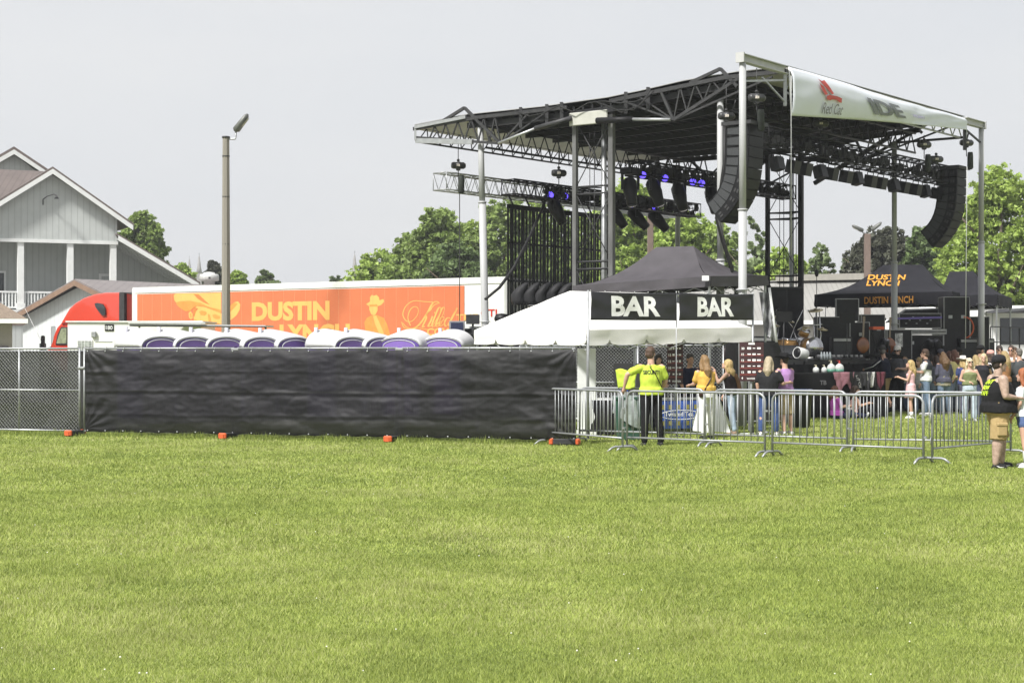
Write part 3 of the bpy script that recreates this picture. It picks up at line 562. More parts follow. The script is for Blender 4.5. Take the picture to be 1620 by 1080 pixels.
# ================================================================ crowd control barricades
barm = mat('galvanised barricade tube', (.30, .31, .32), .42, .35, .14, 7)
def barricade(a, b, label, group, flip=1):
    a = V(a[0], a[1], 0); b = V(b[0], b[1], 0); d = (b - a); Ln = d.length; rz = math.atan2(d.y, d.x)
    root = thing('barricade', a, label, 'barricade', group, rz); H = 1.08; zb = .24; c = .14
    pts = [V(0, 0, .07), V(0, 0, H - c)] + [V(c - c * math.cos(t), 0, H - c + c * math.sin(t)) for t in (.4, .8, 1.2)] + [V(c, 0, H), V(Ln - c, 0, H)] + [V(Ln - c + c * math.sin(t), 0, H - c + c * math.cos(t)) for t in (.4, .8, 1.2)] + [V(Ln, 0, H - c), V(Ln, 0, .07)]
    m = MB(); m.tube(pts, .021, 8); m.tube([V(0, 0, zb), V(Ln, 0, zb)], .017, 8); m.build('frame', barm, root, world=False)
    nb = 21; m = MB()
    for i in range(1, nb): m.tube([V(Ln * i / nb, 0, zb), V(Ln * i / nb, 0, H)], .0085, 6)
    m.build('bars', barm, root, world=False)
    for x in (0, Ln):
        m = MB(); m.tube([V(x, -.33, .0), V(x, -.22, .075), V(x, -.16, .09), V(x, .16, .09), V(x, .22, .075), V(x, .33, .0)], .02, 8); m.build('foot', barm, root, world=False)
    for z in (.42, .78):
        m = MB(); m.tube([V(0, 0, z), V(-.055, 0, z), V(-.055, 0, z - .12)], .007, 5); m.build('hook', barm, root, world=False); m = MB(); m.box(V(Ln + .03, 0, z), (.06, .03, .03)); m.build('hook_eye', barm, root, world=False)
    return root
Gp = lambda px, py: (G(px, py).x, G(px, py).y)
gf, gb = 'front row of steel barricades', 'rear row of steel barricades'
barricade(Gp(868, 703), Gp(985, 714), 'front row barricade overlapping the right end of the black fence screen', gf)
barricade(Gp(992, 712.5), Gp(1210, 722), 'front row barricade in front of the security guard', gf)
barricade(Gp(1222, 722), Gp(1461, 733), 'front row barricade right of the menu post, before the seated people', gf)
barricade(Gp(1475, 733), (8.62, 29.5), 'front row barricade ending behind the man in the black tank top', gf)
barricade(Gp(917, 700), Gp(1115, 706), 'rear row barricade that the security guard leans on', gb)
barricade(Gp(1129, 707), Gp(1340, 714.5), 'rear row barricade in front of the couple in black and purple shirts', gb)
barricade(Gp(1350, 715.5), (8.45, 29.55), 'rear row barricade in front of the girl in the pink dress', gb)

# ================================================================ light pole at left
wood = mat('weathered pole wood', (.33, .31, .26), .8, 0, .35, 3, stretch=(1, 1, .12), col2=(.22, .2, .17))
lp = thing('light_pole', P(357.5, 700, 54) * 1, 'tall weathered wooden light pole rising in front of the orange trailer', 'light pole'); lp.location.z = 0
lpx, Yp = P(357.5, 557, 54).x, 54.; zt = P(0, 217, 54).z
m = MB(); m.rings([[V(lpx + r * math.cos(a), Yp + r * math.sin(a), z) for a in [k * math.pi / 4 + .39 for k in range(8)]] for z, r in ((0, .16), (zt, .108))], smooth=False); m.build('pole', wood, lp)
m = MB(); m.lathe(V(lpx, Yp, zt), [(.13, -.03), (.13, .02), (.02, .04)], 8)
for z in (zt - .62, zt - 1.9, zt - 3.4): m.lathe(V(lpx, Yp, z), [(.125, 0), (.125, .03)], 8)
m.build('bands', darkm, lp)
m = MB(); m.tube([V(lpx, Yp, zt - .06), V(lpx + .3, Yp - .02, zt - .06), V(lpx + .31, Yp, zt + .02), V(lpx + .31, Yp, zt + .2)], .03, 7); m.build('arm', galv, lp)
def luminaire(c, dx, dz, parent, s=1.):
    d = V(dx, -.15, dz).normalized(); up = V(-d.z, 0, d.x).normalized(); side = d.cross(up)
    if up.z < 0: up = -up
    m = MB(); m.rings([[Vector(c) + d * x * s + side * y_ * wd * s + up * z_ * hh * s for y_, z_ in ((-1, -.3), (-.7, -1), (.7, -1), (1, -.3), (.8, .7), (0, 1), (-.8, .7))] for x, wd, hh in ((-.02, .07, .05), (.05, .17, .12), (.35, .2, .10), (.62, .18, .07), (.7, .08, .03))]); h = m.build('lamp_head', mat('lamp housing', (.13, .135, .125), .5, .2, .15, 8), parent)
    m = MB(); m.prism([Vector(c) + d * x * s + side * y_ * .12 * s - up * .10 * s for x, y_ in ((.26, -1), (.6, -.9), (.6, .9), (.26, 1))], -up * .012 * s); m.build('lens', mat('lamp lens', (.34, .33, .26), .3), h)
luminaire(V(lpx + .29, Yp, zt + .2), .62, .78, lp, .95)

# ================================================================ orange wrapped trailer
TRR, TLL = V(-.14, 53.5, 0), V(-13.9, 62.7, 0); td = (TLL - TRR).normalized(); tnr = V(-td.y, td.x, 0)
if tnr.y > 0: tnr = -tnr         # towards us
tex = -td                        # reading direction on the visible side
TL_ = (TLL - TRR).length
def T(s, z, off=0): return TLL + tex * s + tnr * off + V(0, 0, z)
tr = thing('semi_trailer', (TRR + TLL) / 2, 'long white semi trailer wrapped in orange with yellow artist lettering', 'trailer')
twh = mat('trailer white aluminium', (.74, .74, .72), .4, .1, .05, 2)
m = MB(); m.prism([T(0, 1.1), T(TL_, 1.1), T(TL_, 4.12), T(0, 4.12)], -tnr * 2.55); m.build('body', twh, tr)
wrap = mat('orange wrap', (.53, .155, .07), .65, 0, .06, 1.2, spec=.2); n = wrap.node_tree
m = MB(); m.prism([T(.2, 1.2, .012), T(TL_ - 1.65, 1.2, .012), T(TL_ - 1.65, 3.9, .012), T(.2, 3.9, .012)], tnr * .006); m.build('side_wrap', wrap, tr)
m = MB()
for s in range(1, 31): m.bar(T(s * TL_ / 34, 1.2, .02), T(s * TL_ / 34, 3.9, .02), .012, .006)
m.build('side_seams', mat('wrap seam', (.6, .26, .13), .5), tr)
m = MB(); m.bar(T(-.02, 4.05, .01), T(TL_, 4.05, .01), .04, .2); m.bar(T(.06, 1.1, .02), T(.06, 4.1, .02), .16, .05); m.bar(T(TL_ - .05, 1.1, .02), T(TL_ - .05, 4.1, .02), .1, .05); m.bar(T(0, 1.05, 0), T(TL_, 1.05, 0), .08, .2)
m.build('corner_rails', trim, tr)
m = MB(); m.box(T(-.3, 3.3, -1.2), (.5, 1.6, 1.3), math.atan2(tex.y, tex.x), .08); m.build('reefer_unit', twh, tr)
yel = mat('yellow print', (.66, .38, .11), .45, 0, .06, 2); yel2 = mat('amber print', (.60, .25, .06), .45, 0, .12, 4)
def spx(px):      # trailer coordinate of a photo column
    k = (px - CX) / FPX; return (TLL.x - k * TLL.y) / (k * tex.y - tex.x)
def zpx(px, py): s = spx(px); Y = T(s, 0).y; return CH + (HY - py) * Y / FPX
def TX(name, body, px0, px1, ytop, ybot, m_, bold=.03, off=.02):
    s0_, s1_ = spx(px0), spx(px1); z0, z1 = zpx(px0, ybot), zpx(px0, ytop)
    text(name, body, m_, tr, T(s0_, z0, off), tex, V(0, 0, 1), z1 - z0, .004, bold, width=s1_ - s0_)
TX('lettering', 'DUSTIN', 399, 522, 478, 508, yel, .045); TX('lettering', 'LYNCH', 443, 554, 513, 543, yel, .045)
TX('lettering', 'THE', 722, 757, 497, 507, yel, .03); TX('lettering', 'COWBOY', 676, 752, 519, 531, yel, .03)
TX('lettering', 'CTL', 761, 792, 489, 501, mat('red print', (.5, .03, .02), .5), .01)
def stroke(m, pts, wmin=.02, wmax=.07, ph=0, off=.022):      # pen stroke in photo pixels, smoothed
    q = []; n_ = len(pts)
    for i in range(n_ - 1):
        p0, p1, p2, p3 = pts[max(i - 1, 0)], pts[i], pts[i + 1], pts[min(i + 2, n_ - 1)]
        for k in range(6):
            t = k / 6; q.append(tuple(.5 * ((2 * p1[a]) + (-p0[a] + p2[a]) * t + (2 * p0[a] - 5 * p1[a] + 4 * p2[a] - p3[a]) * t * t + (-p0[a] + 3 * p1[a] - 3 * p2[a] + p3[a]) * t ** 3) for a in (0, 1)))
    q.append(pts[-1]); W = [T(spx(a), zpx(a, b_), off) for a, b_ in q]; vs = []; fs = []
    for i, p in enumerate(W):
        d = (W[min(i + 1, len(W) - 1)] - W[max(i - 1, 0)]).normalized(); s_ = d.cross(tnr); down = max(0, -d.z); wd = wmin + (wmax - wmin) * down ** 1.5
        vs += [p + s_ * wd / 2, p - s_ * wd / 2]
    m.add(vs, [(2 * i, 2 * i + 1, 2 * i + 3, 2 * i + 2) for i in range(len(W) - 1)])
m = MB()      # copperplate "Killed"
stroke(m, [(696, 480), (692, 477), (685, 480), (676, 496), (665, 512), (655, 519), (645, 518), (638, 511)], .025, .08)
stroke(m, [(689, 478), (672, 477), (655, 476), (643, 484), (638, 497), (643, 507), (652, 508), (661, 498), (662, 488), (656, 485), (649, 491), (646, 503), (650, 515)], .022, .04)
stroke(m, [(695, 479), (687, 483), (681, 491), (675, 497)], .02, .05); stroke(m, [(674, 497), (675, 503), (671, 512), (669, 517), (673, 516)], .03, .07)
for x_ in (682,): stroke(m, [(x_ + 3, 500), (x_, 508), (x_ - 4, 516), (x_ + 1, 515)], .025, .07)
stroke(m, [(688, 494), (689, 495)], .05, .06)
for x_ in (694, 700): stroke(m, [(x_ - 8, 514), (x_ + 1, 498), (x_ + 4, 487), (x_, 488), (x_ - 5, 500), (x_ - 10, 514), (x_ - 6, 516), (x_, 510)], .02, .07)
stroke(m, [(696, 511), (702, 506), (703, 502), (699, 502), (696, 508), (696, 515), (701, 514), (706, 508)], .022, .06)
stroke(m, [(713, 503), (708, 503), (704, 510), (706, 516), (711, 510), (717, 498), (724, 487)], .022, .06); stroke(m, [(724, 487), (718, 499), (711, 513), (715, 516), (722, 511)], .022, .07)
stroke(m, [(636, 509), (640, 518), (650, 521), (662, 519), (676, 521), (690, 521)], .02, .03)
m.build('script_lettering', yel, tr)
def blob(m, pts, off): m.prism([T(spx(a), zpx(a, b_), off) for a, b_ in pts], tnr * .003)
# generic hatted portrait (large, left) and standing figure (centre)
m = MB(); blob(m, [(275.6, 467.3), (278.4, 464.4), (292.5, 464.1), (350.3, 463.0), (350.3, 490.1), (332.6, 485.9), (318.2, 479.0), (300.5, 475.6), (284.5, 476.6), (279.3, 478.5), (276.4, 474.5)], .019); blob(m, [(360.7, 491.4), (364.7, 483.3), (371.1, 478.2), (377.2, 476.6), (380.8, 481.4), (379.9, 489.8), (374.3, 499.4), (366.3, 505.8), (360.2, 508.2)], .019); blob(m, [(298.9, 495.4), (301.8, 492.2), (305.3, 496.2), (305.3, 503.4), (302.1, 505.0), (299.7, 501.8)], .019); blob(m, [(307.7, 488.1), (312.5, 483.7), (324.6, 485.6), (340.6, 491.4), (351.9, 496.2), (351.9, 512.5), (308.5, 512.5), (306.9, 501.0)], .019); m.build('portrait_print', yel, tr)
m = MB(); blob(m, [(279.3, 478.5), (284.5, 476.6), (300.5, 475.6), (318.2, 479.0), (332.6, 485.9), (350.3, 490.1), (350.3, 495.4), (340.6, 491.0), (324.6, 484.9), (313.3, 483.0), (306.9, 486.5), (300.5, 492.2), (294.1, 492.2), (285.3, 486.9), (280.4, 482.1)], .0235); blob(m, [(360.7, 491.4), (364.7, 493.0), (371.1, 486.5), (376.7, 480.1), (371.1, 478.2), (364.7, 483.3)], .0235)
for pts in ([(315.7, 493.0), (319.8, 491.0), (327.0, 493.0), (327.8, 496.2), (324.6, 499.1), (318.2, 498.1)], [(336.6, 498.1), (340.6, 496.5), (348.6, 499.7), (348.6, 503.9), (342.2, 504.2), (338.2, 502.3)], [(329.4, 496.2), (332.6, 497.8), (335.0, 509.0), (331.8, 510.6), (330.2, 504.2)], [(308.5, 504.2), (313.3, 507.4), (314.9, 512.5), (308.5, 512.5)], [(319.8, 508.2), (340.6, 509.3), (348.6, 512.5), (318.2, 512.5)], [(301.0, 496.2), (303.4, 495.4), (303.7, 501.8), (301.8, 502.3)]): blob(m, pts, .0235)
m.build('portrait_shade_print', yel2, tr)
m = MB(); blob(m, [(306.1, 488.1), (310.1, 486.5), (314.1, 488.1), (310.1, 493.0), (308.2, 501.0), (306.3, 497.8)], .027); blob(m, [(306.9, 464.9), (314.9, 465.7), (324.6, 474.5), (332.6, 482.1), (323.0, 478.5), (313.3, 472.1)], .0235); m.build('portrait_line_print', mat('deep orange print', (.5, .17, .05), .5), tr)
m = MB(); blob(m, [(580, 481), (586, 477), (586, 470), (589, 466.5), (592, 468), (596, 466.5), (600, 470), (601, 475), (607, 473), (608.5, 477), (604, 482), (597, 485), (584, 484)], .019); blob(m, [(585, 484), (598, 484), (598, 491), (595, 497), (592, 499), (588, 497), (585, 490)], .019); m.build('figure_head_print', yel, tr)
m = MB(); blob(m, [(588, 499), (596, 498), (608, 503), (613, 513), (618, 530), (620, 538), (580, 538), (579, 524), (577, 510), (581, 503)], .019); blob(m, [(585, 482), (597, 481), (598, 484), (586, 485)], .0235); m.build('figure_body_print', yel2, tr)
m = MB(); blob(m, [(591, 500), (596, 499), (600, 508), (606, 522), (611, 536), (606, 538), (599, 524), (594, 512)], .0235); m.build('figure_front_print', yel, tr)
tyre = mat('tyre rubber', (.02, .02, .02), .8, 0, .3, 12)
for s in (TL_ - 1.8, TL_ - 3.0):
    m = MB(); m.lathe(T(s, .52, -.02), [(.28, 0), (.5, .01), (.53, .1), (.53, .45), (.5, .5)], 24, -tnr); wh = m.build('wheel', tyre, tr)
    m = MB(); m.lathe(T(s, .52, .0), [(.27, 0), (.2, .05), (.08, .02), (.05, -.05)], 18, -tnr); m.build('rim', alu, wh)
m = MB(); m.bar(T(4, 0, -.3), T(4, 1.1, -.3), .12); m.bar(T(4, 0, -2.2), T(4, 1.1, -2.2), .12); m.bar(T(1, .98, -.6), T(15.5, .98, -.6), .15); m.build('chassis', darkm, tr)

# ================================================================ red tractor unit
red = mat('glossy red truck paint', (.5, .045, .022), .25, 0, .05, 1, coat=.8, spec=.5)
tk = thing('truck_tractor', T(-3, 0, -1), 'red truck tractor with tall sleeper roof coupled to the orange trailer', 'truck')
def prof(pts, m_, name, o0=0., wd=2.4, parent=None, taper=0.):   # side profile in photo pixels extruded across the cab
    o = []
    for a, b_ in pts: s = spx(a); o.append(T(s, zpx(a, b_), o0))
    m = MB(); k = len(o); off = -tnr * wd
    if taper:
        top = [p + tnr * -taper * max(0, (p.z - 2.2) / 2) for p in o]; vs = top + [p + off + tnr * 2 * taper * max(0, (p.z - 2.2) / 2) for p in o]
        m.add(vs, [tuple(range(k)), tuple(range(2 * k - 1, k - 1, -1))] + [(i, i + k, (i + 1) % k + k, (i + 1) % k) for i in range(k)])
    else: m.prism(o, off)
    return m.build(name, m_, parent or tk)
cab = prof([(78, 549), (82, 540), (84, 529), (88, 518), (94, 511), (100, 499), (106, 488), (115, 479), (128, 471), (145, 465), (162, 462.5), (188, 462), (188, 560), (188, 585), (120, 590), (78, 590)], red, 'cab', 0, 2.4, taper=.12)
bv = cab.modifiers.new('b', 'BEVEL'); bv.width = .09; bv.segments = 3; bv.limit_method = 'ANGLE'; bv.angle_limit = R(45)
prof([(189, 463), (197, 463), (197, 585), (189, 585)], darkm, 'side_extender', .02, 2.44)
prof([(197.5, 464), (206, 466), (206, 585), (197.5, 585)], mat('dark red fairing', (.16, .015, .01), .4), 'rear_fairing', -.1, 2.2)
prof([(186, 462), (212, 463), (212, 465), (186, 464.5)], darkm, 'roof_seal', -.1, 2.2)
wf = prof([(150, 480), (154, 479), (163, 481), (166, 487), (167, 498), (162, 499), (155, 491), (151, 485)], darkm, 'sleeper_window', .012, .03)
prof([(152, 481), (155, 480.5), (162, 482.5), (165, 488), (165.5, 496), (162, 496.5), (156, 490), (152.5, 485)], glassd, 'pane', .016, .02, wf)
prof([(88, 545), (91, 530), (97, 517), (107, 517), (107, 545)], darkm, 'door_window_frame', .012, .03)
prof([(90, 543), (93, 531), (98, 519), (105.5, 519), (105.5, 543)], mat('cab glass', (.22, .25, .16), .1, 0, .4, 6, spec=.8), 'door_window', .018, .02)
prof([(98, 511), (106, 509), (188, 507), (188, 509), (106, 511), (98, 513)], mat('dark red fairing', (0, 0, 0)), 'belt_seam', .006, .01)
hood = prof([(60, 585), (58, 562), (60, 556), (70, 551), (82, 549), (82, 585)], red, 'hood', -.25, 1.9)
bv = hood.modifiers.new('b', 'BEVEL'); bv.width = .08; bv.segments = 3
m = MB(); q = T(spx(76), zpx(76, 541), .25); m.box(q, (.12, .22, .5), 0, .03); m.tube([q + V(0, 0, -.25), T(spx(82), zpx(82, 549), 0)], .025, 6); m.build('mirror', blackpl, tk)
m = MB(); a = T(spx(74), zpx(74, 549), .12); m.tube([a, T(spx(46), zpx(46, 488), .2)], [.012, .004], 5); m.build('antenna', trim, tk)
for px_ in (74, 170, 200):
    s = spx(px_); m = MB(); m.lathe(T(s, .52, .02), [(.28, 0), (.5, .01), (.53, .1), (.53, .32), (.5, .36)], 24, -tnr); wh = m.build('wheel', tyre, tk)
    m = MB(); m.lathe(T(s, .52, .05), [(.27, 0), (.2, .06), (.05, .0)], 18, -tnr); m.build('rim', alu, wh)

# ================================================================ white restroom trailer
WY = 50.; rt = thing('office_trailer', P(200, 700, WY), 'plain white trailer with a black number plate, between the toilets and the red truck', 'trailer'); rt.location.z = 0
wa, wb = P(107, 511, WY), P(318, 507, WY)
wd_ = (wb - wa); wd_.z = 0; wn = V(-wd_.y, wd_.x, 0).normalized(); wl = wd_.length; wd_.normalize()
def W_(s, z, off=0): return V(wa.x, wa.y, 0) + wd_ * s - wn * off + V(0, 0, z)
ztp = wa.z
m = MB(); m.prism([W_(0, .35), W_(wl, .35), W_(wl, ztp + .06), W_(0, ztp)], wn * 2.4); m.build('body', twh, rt)
m = MB(); m.box(W_(wl / 2, ztp + .045, -1.2), (wl + .1, 2.5, .04), math.atan2(wd_.y, wd_.x)); m.build('roof_sheet', trim, rt)
m = MB(); x0 = .28; m.prism([W_(x0, 1.75, .01), W_(x0 + .45, 1.75, .01), W_(x0 + .45, 2.14, .01), W_(x0, 2.14, .01)], -wn * .02); fo = m.build('window', mat('window frame white', (.7, .7, .7), .4), rt)
m = MB(); m.prism([W_(x0 + .03, 1.78, .034), W_(x0 + .42, 1.78, .034), W_(x0 + .42, 2.11, .034), W_(x0 + .03, 2.11, .034)], -wn * .01); m.build('pane', mat('reflecting pane', (.28, .3, .28), .15, 0, .5, 14), fo)
m = MB()
for k in range(1, 4): m.bar(W_(x0 + .03 + .1 * k, 1.78, .047), W_(x0 + .03 + .1 * k, 2.11, .047), .012, .006)
m.bar(W_(x0, 1.95, .047), W_(x0 + .45, 1.95, .047), .014, .006); m.build('muntins', trim, fo)
sx0 = (166 - 107) / 211 * wl; m = MB(); m.prism([W_(sx0, 2.40, .01), W_(sx0 + .26, 2.40, .01), W_(sx0 + .26, 2.60, .01), W_(sx0, 2.60, .01)], -wn * .01); pl = m.build('number_plate', blackpl, rt)
text('number', '180', trim, pl, W_(sx0 + .03, 2.44, .022), wd_, V(0, 0, 1), .12, .003, .02, width=.2)
m = MB(); m.box(W_(.78, 2.3, .05), (.14, .1, .18), 0, .02); m.build('junction_box', galv, rt)
m = MB(); m.box(W_(1.05, 2.1, .01), (.5, .02, .02)); m.build('handrail', trim, rt)
aw = thing('folded_awning', W_(2, 2.5, .6), 'long flat white awning slab over the portable toilets, lying level', 'awning')
a0, a1 = P(205, 516, 48.5), P(420, 517, 50); m = MB(); dd = (a1 - a0); m.prism([a0, a1, a1 + V(0, 0, .05), a0 + V(0, 0, .08)], V(.1, 1.0, 0)); m.bar(a0 + V(-.02, -.03, .1), a0.lerp(a1, .55) + V(0, -.03, .1), .05, .05); m.build('slab', trim, aw)
m = MB(); m.bar(a0 + V(0, -.012, .02), a1 + V(0, -.012, .0), .016, .03); m.build('seal_line', darkm, aw)
m = MB()
for t_ in (.03, .97): m.tube([a0.lerp(a1, t_) + V(.05, .5, 0), V(a0.lerp(a1, t_).x + .05, a0.lerp(a1, t_).y + .5, 0)], .03, 6)
m.build('leg', galv, aw)

# ================================================================ portable toilets
purp = mat('purple plastic', (.10, .06, .26), .45, 0, .1, 2); purl = mat('light purple plastic', (.2, .12, .42), .45, 0, .1, 2); wroof = mat('white translucent roof plastic', (.56, .56, .57), .45, 0, .08, 3, trans=.12); greyt = mat('grey vent trim', (.45, .45, .5), .5)
def toilet(x, y, rz, label, first=[None]):
    if first[0]:
        o = copy_tree(first[0]); o.location = (x, y, 0); o.rotation_euler.z = rz; o['label'] = label; return o
    root = thing('portable_toilet', (x, y, 0), label, 'portable toilet', 'purple portable toilets behind the fence', rz); first[0] = root
    W2, D2 = .54, .6          # front faces local -Y
    m = MB(); m.box((0, 0, 1.04), (2 * W2, 2 * D2, 1.84), 0, .03); m.build('cabin', purp, root, world=False)
    def arch(k, hw, z0, hz): t = k * math.pi; return V(-hw * math.cos(t), 0, z0 + hz * math.sin(t) ** .8)
    o = [arch(k / 16, W2 - .01, 1.92, .23) for k in range(17)]
    m = MB(); m.prism([p + V(0, -D2 - .01, 0) for p in o], V(0, .04, 0)); m.build('arch_panel', purp, root, world=False)
    o2 = [arch(k / 16, W2 * .8, 1.89, .20) for k in range(17)]
    m = MB(); m.prism([p + V(0, -D2 - .035, 0) for p in o2], V(0, .02, 0)); vp = m.build('vent_panel', purl, root, world=False)
    m = MB(); m.tube([p + V(0, -D2 - .035, 0) for p in o2], .014, 5); m.build('vent_rim', greyt, vp, world=False)
    m = MB()
    def rf(u, v):
        t = u; p = arch(t, W2 + .03, 1.92, .25 + .2 * v ** .7); rib = .018 * (1 if (v * 7) % 1 < .5 else -1) if .08 < v < .92 else 0
        ed = min(1, min(v, 1 - v) * 12); return V(p.x * (1 - .03 * (1 - ed)), -D2 - .015 + (2 * D2 + .05) * v, p.z + rib * math.sin(math.pi * t) - .04 * (1 - ed) ** 2)
    m.grid(rf, 24, 28); ro = m.build('roof', wroof, root, world=False); so = ro.modifiers.new('s', 'SOLIDIFY'); so.thickness = .02; so.offset = 1
    m = MB(); m.tube([arch(k / 16, W2 + .02, 1.93, .24) + V(0, -D2 - .03, 0) for k in range(17)], .012, 5); m.build('roof_edge', greyt, ro, world=False)
    m = MB(); m.box((0, -D2 - .02, 1.05), (.66, .03, 1.75), 0, .01); d_ = m.build('door', purl, root, world=False)
    m = MB(); m.box((.26, -D2 - .05, 1.05), (.05, .04, .12), 0, .01); m.build('latch', greyt, d_, world=False)
    m = MB(); m.box((0, 0, .06), (1.12, 1.24, .12)); m.build('skid', darkm, root, world=False)
    m = MB(); m.tube([V(-.35, D2 - .15, 1.9), V(-.35, D2 - .15, 2.42)], .05, 8); m.build('vent_pipe', greyt, root, world=False)
    return root
th1 = R(44); e_ = V(math.cos(th1), math.sin(th1), 0)
for i, px_ in enumerate((248, 300, 350, 406, 459)):
    Y = 42 + i * .55; p_ = P(px_ - 14, 557, Y + .5)
    toilet(p_.x, p_.y, th1, ['leftmost toilet of the five toilet group, showing its long ribbed roof side', 'second toilet from the left in the row of five', 'toilet just left of the light pole', 'toilet just right of the light pole', 'rightmost toilet in the row of five'][i])
for i, px_ in enumerate((548, 595)):
    Y = 43.5 + i * .5; p_ = P(px_ - 14, 557, Y + .5); toilet(p_.x, p_.y, th1, ['left toilet of the middle pair, below the word on the trailer', 'right toilet of the middle pair, below the printed figure'][i])
for i, px_ in enumerate((640, 706)):
    Y = 44 + i * .3; p_ = P(px_ + 3, 557, Y + .5); toilet(p_.x, p_.y, R(-14), ['left of the two toilets facing the lawn, below the script lettering', 'right of the two toilets facing the lawn, touching the white bar tent'][i])
# ================================================================ double lamp pole and brown pole behind the stage
dp = thing('double_lamp_pole', V(P(1372, 557, 78).x, 78, 0), 'brown pole with two lamp heads in front of the maroon tree', 'light pole')
x_ = dp.location.x; zt = P(0, 370, 78).z; brown = mat('brown pole', (.16, .12, .10), .7, 0, .2, 4)
m = MB(); m.box((x_, 78, zt / 2), (.26, .26, zt)); m.build('pole', brown, dp)
m = MB(); m.tube([(x_ - .02, 78, zt), (x_ - .2, 78, zt + .05), (x_ - .24, 78, zt + .2)], .03, 6); m.tube([(x_ + .02, 78, zt), (x_ + .2, 78, zt + .05), (x_ + .22, 78, zt + .2)], .03, 6); m.build('arm', galv, dp)
luminaire(V(x_ - .2, 78, zt + .15), -.75, .35, dp, .8); luminaire(V(x_ + .2, 78, zt + .18), .75, .6, dp, .8)
bp_ = thing('brown_pole', V(P(1029, 557, 64).x, 64, 0), 'square brown post rising behind the plain black canopy', 'post'); x_ = bp_.location.x; zt = P(0, 322, 64).z
m = MB(); m.box((x_, 64, zt / 2), (.22, .22, zt), 0, .02); m.build('pole', brown, bp_); m = MB(); m.box((x_, 64, zt + .03), (.5, .3, .06)); m.build('cap', brown, bp_)
# ================================================================ tour coach at right
cy = 68.; co = thing('motor_coach', V(21, cy, 0), 'white motor coach with a black side window, parked behind the printed canopy', 'coach')
cx0, cx1 = P(1455, 0, cy).x, P(1455, 0, cy).x + 12.; zt = P(0, 483, cy).z
m = MB(); pr = [(0, .35), (0, zt - .3), (.08, zt - .1), (.3, zt), (2.2, zt), (2.42, zt - .1), (2.5, zt - .3), (2.5, .35)]
m.prism([V(cx0, cy + a, b_) for a, b_ in pr], V(cx1 - cx0, 0, 0)); m.build('body', mat('coach white paint', (.78, .78, .76), .3, 0, .03, 1, coat=.4), co)
for (p0, p1, y0, y1) in ((1582, 1640, 503, 545), (1650, 1760, 503, 545)):
    a, b_ = P(p0, y1, cy), P(p1, y0, cy); m = MB(); m.box(((a.x + b_.x) / 2, cy - .01, (a.z + b_.z) / 2), (b_.x - a.x, .03, b_.z - a.z), 0, .01); m.build('window', glassd, co)
m = MB(); a = P(1470, 560, cy); 
for px_ in (1475, 1483, 1491, 1499, 1507, 1560, 1570): m.box((P(px_, 0, cy).x, cy - .012, 2.3), (.03, .02, 2.2))
m.build('body_ribs', galv, co)
m = MB(); a, b_ = P(1508, 491, cy), P(1600, 486, cy); m.prism([a, b_, b_ + V(0, 0, .12), a + V(0, 0, .12)], V(0, .2, 0)); m.prism([P(1555, 492, cy - .02), P(1625, 492, cy - .02), P(1625, 486, cy - .02)], V(0, -.9, -.1)); m.build('awning_roll', darkm, co)
for px_ in (1500, 1720):
    m = MB(); m.lathe((P(px_, 0, cy).x, cy - .01, .5), [(.28, 0), (.5, .01), (.52, .1), (.52, .32)], 22, (0, 1, 0)); wh = m.build('wheel', tyre, co)
    m = MB(); m.lathe((P(px_, 0, cy).x, cy - .03, .5), [(.27, 0), (.2, .05), (.04, .0)], 18, (0, 1, 0)); m.build('rim', alu, wh)
# slide-out roofline box continuing left of the coach, and a small white van
vn = thing('white_van', V(P(1316, 557, 74).x, 74, 0), 'white van roof and hood seen behind the drum kit', 'van')
x0 = P(1270, 557, 74).x; m = MB(); pr = [(0, .4), (0, 1.3), (.9, 1.55), (1.5, 2.55), (2.1, 2.75), (3.6, 2.72), (3.75, 2.5), (3.8, .4)]
m.prism([V(x0 + a, 73, b_ * 1.16) for a, b_ in pr], V(0, 1.9, 0)); bo = m.build('body', mat('coach white paint', (0, 0, 0)), vn); bv = bo.modifiers.new('b', 'BEVEL'); bv.width = .08; bv.segments = 2
m = MB(); m.prism([V(x0 + 1.75, 72.985, 1.85), V(x0 + 3.5, 72.985, 1.85), V(x0 + 3.4, 72.985, 2.75), V(x0 + 1.95, 72.985, 2.75)], V(0, .02, 0)); m.build('side_window', glassd, vn)
for q in (.9, 3.0): m = MB(); m.lathe((x0 + q, 72.98, .38), [(.2, 0), (.36, .01), (.38, .1), (.38, .22)], 18, (0, 1, 0)); m.build('wheel', tyre, vn)
# ================================================================ mobile stage; u runs along its deck away from us, v towards the audience
SA = V(2.2, 46.5, 0); su, sv = V(.6, .8, 0), V(.8, -.6, 0)
def S(s, d, z): return SA + su * s + sv * d + V(0, 0, z)
rzu = math.atan2(.8, .6); rzv = math.atan2(-.6, .8)
stg = thing('mobile_stage', S(5.5, 0, 0), 'large mobile concert stage with black ribbed roof, grey posts and black skirt', 'stage')
DZ = 1.56
deckm = mat('stage deck black', (.018, .018, .019), .6, 0, .25, 3); skirt = mat('black skirt cloth', (.011, .011, .012), .85, 0, .4, 2, bump=.3, spec=.15)
roofu = mat('roof underside black', (.014, .014, .016), .5, 0, .3, 1); creamu = mat('cream roof tarp', (.46, .45, .40), .6, 0, .15, 1.2, trans=.1)
topw = mat('roof top sheet', (.3, .3, .3), .5, 0, .15, 1)
m = MB(); m.box(S(5.6, .2, DZ - .06), (12.4, 7.8, .12), rzu); m.build('deck', deckm, stg)
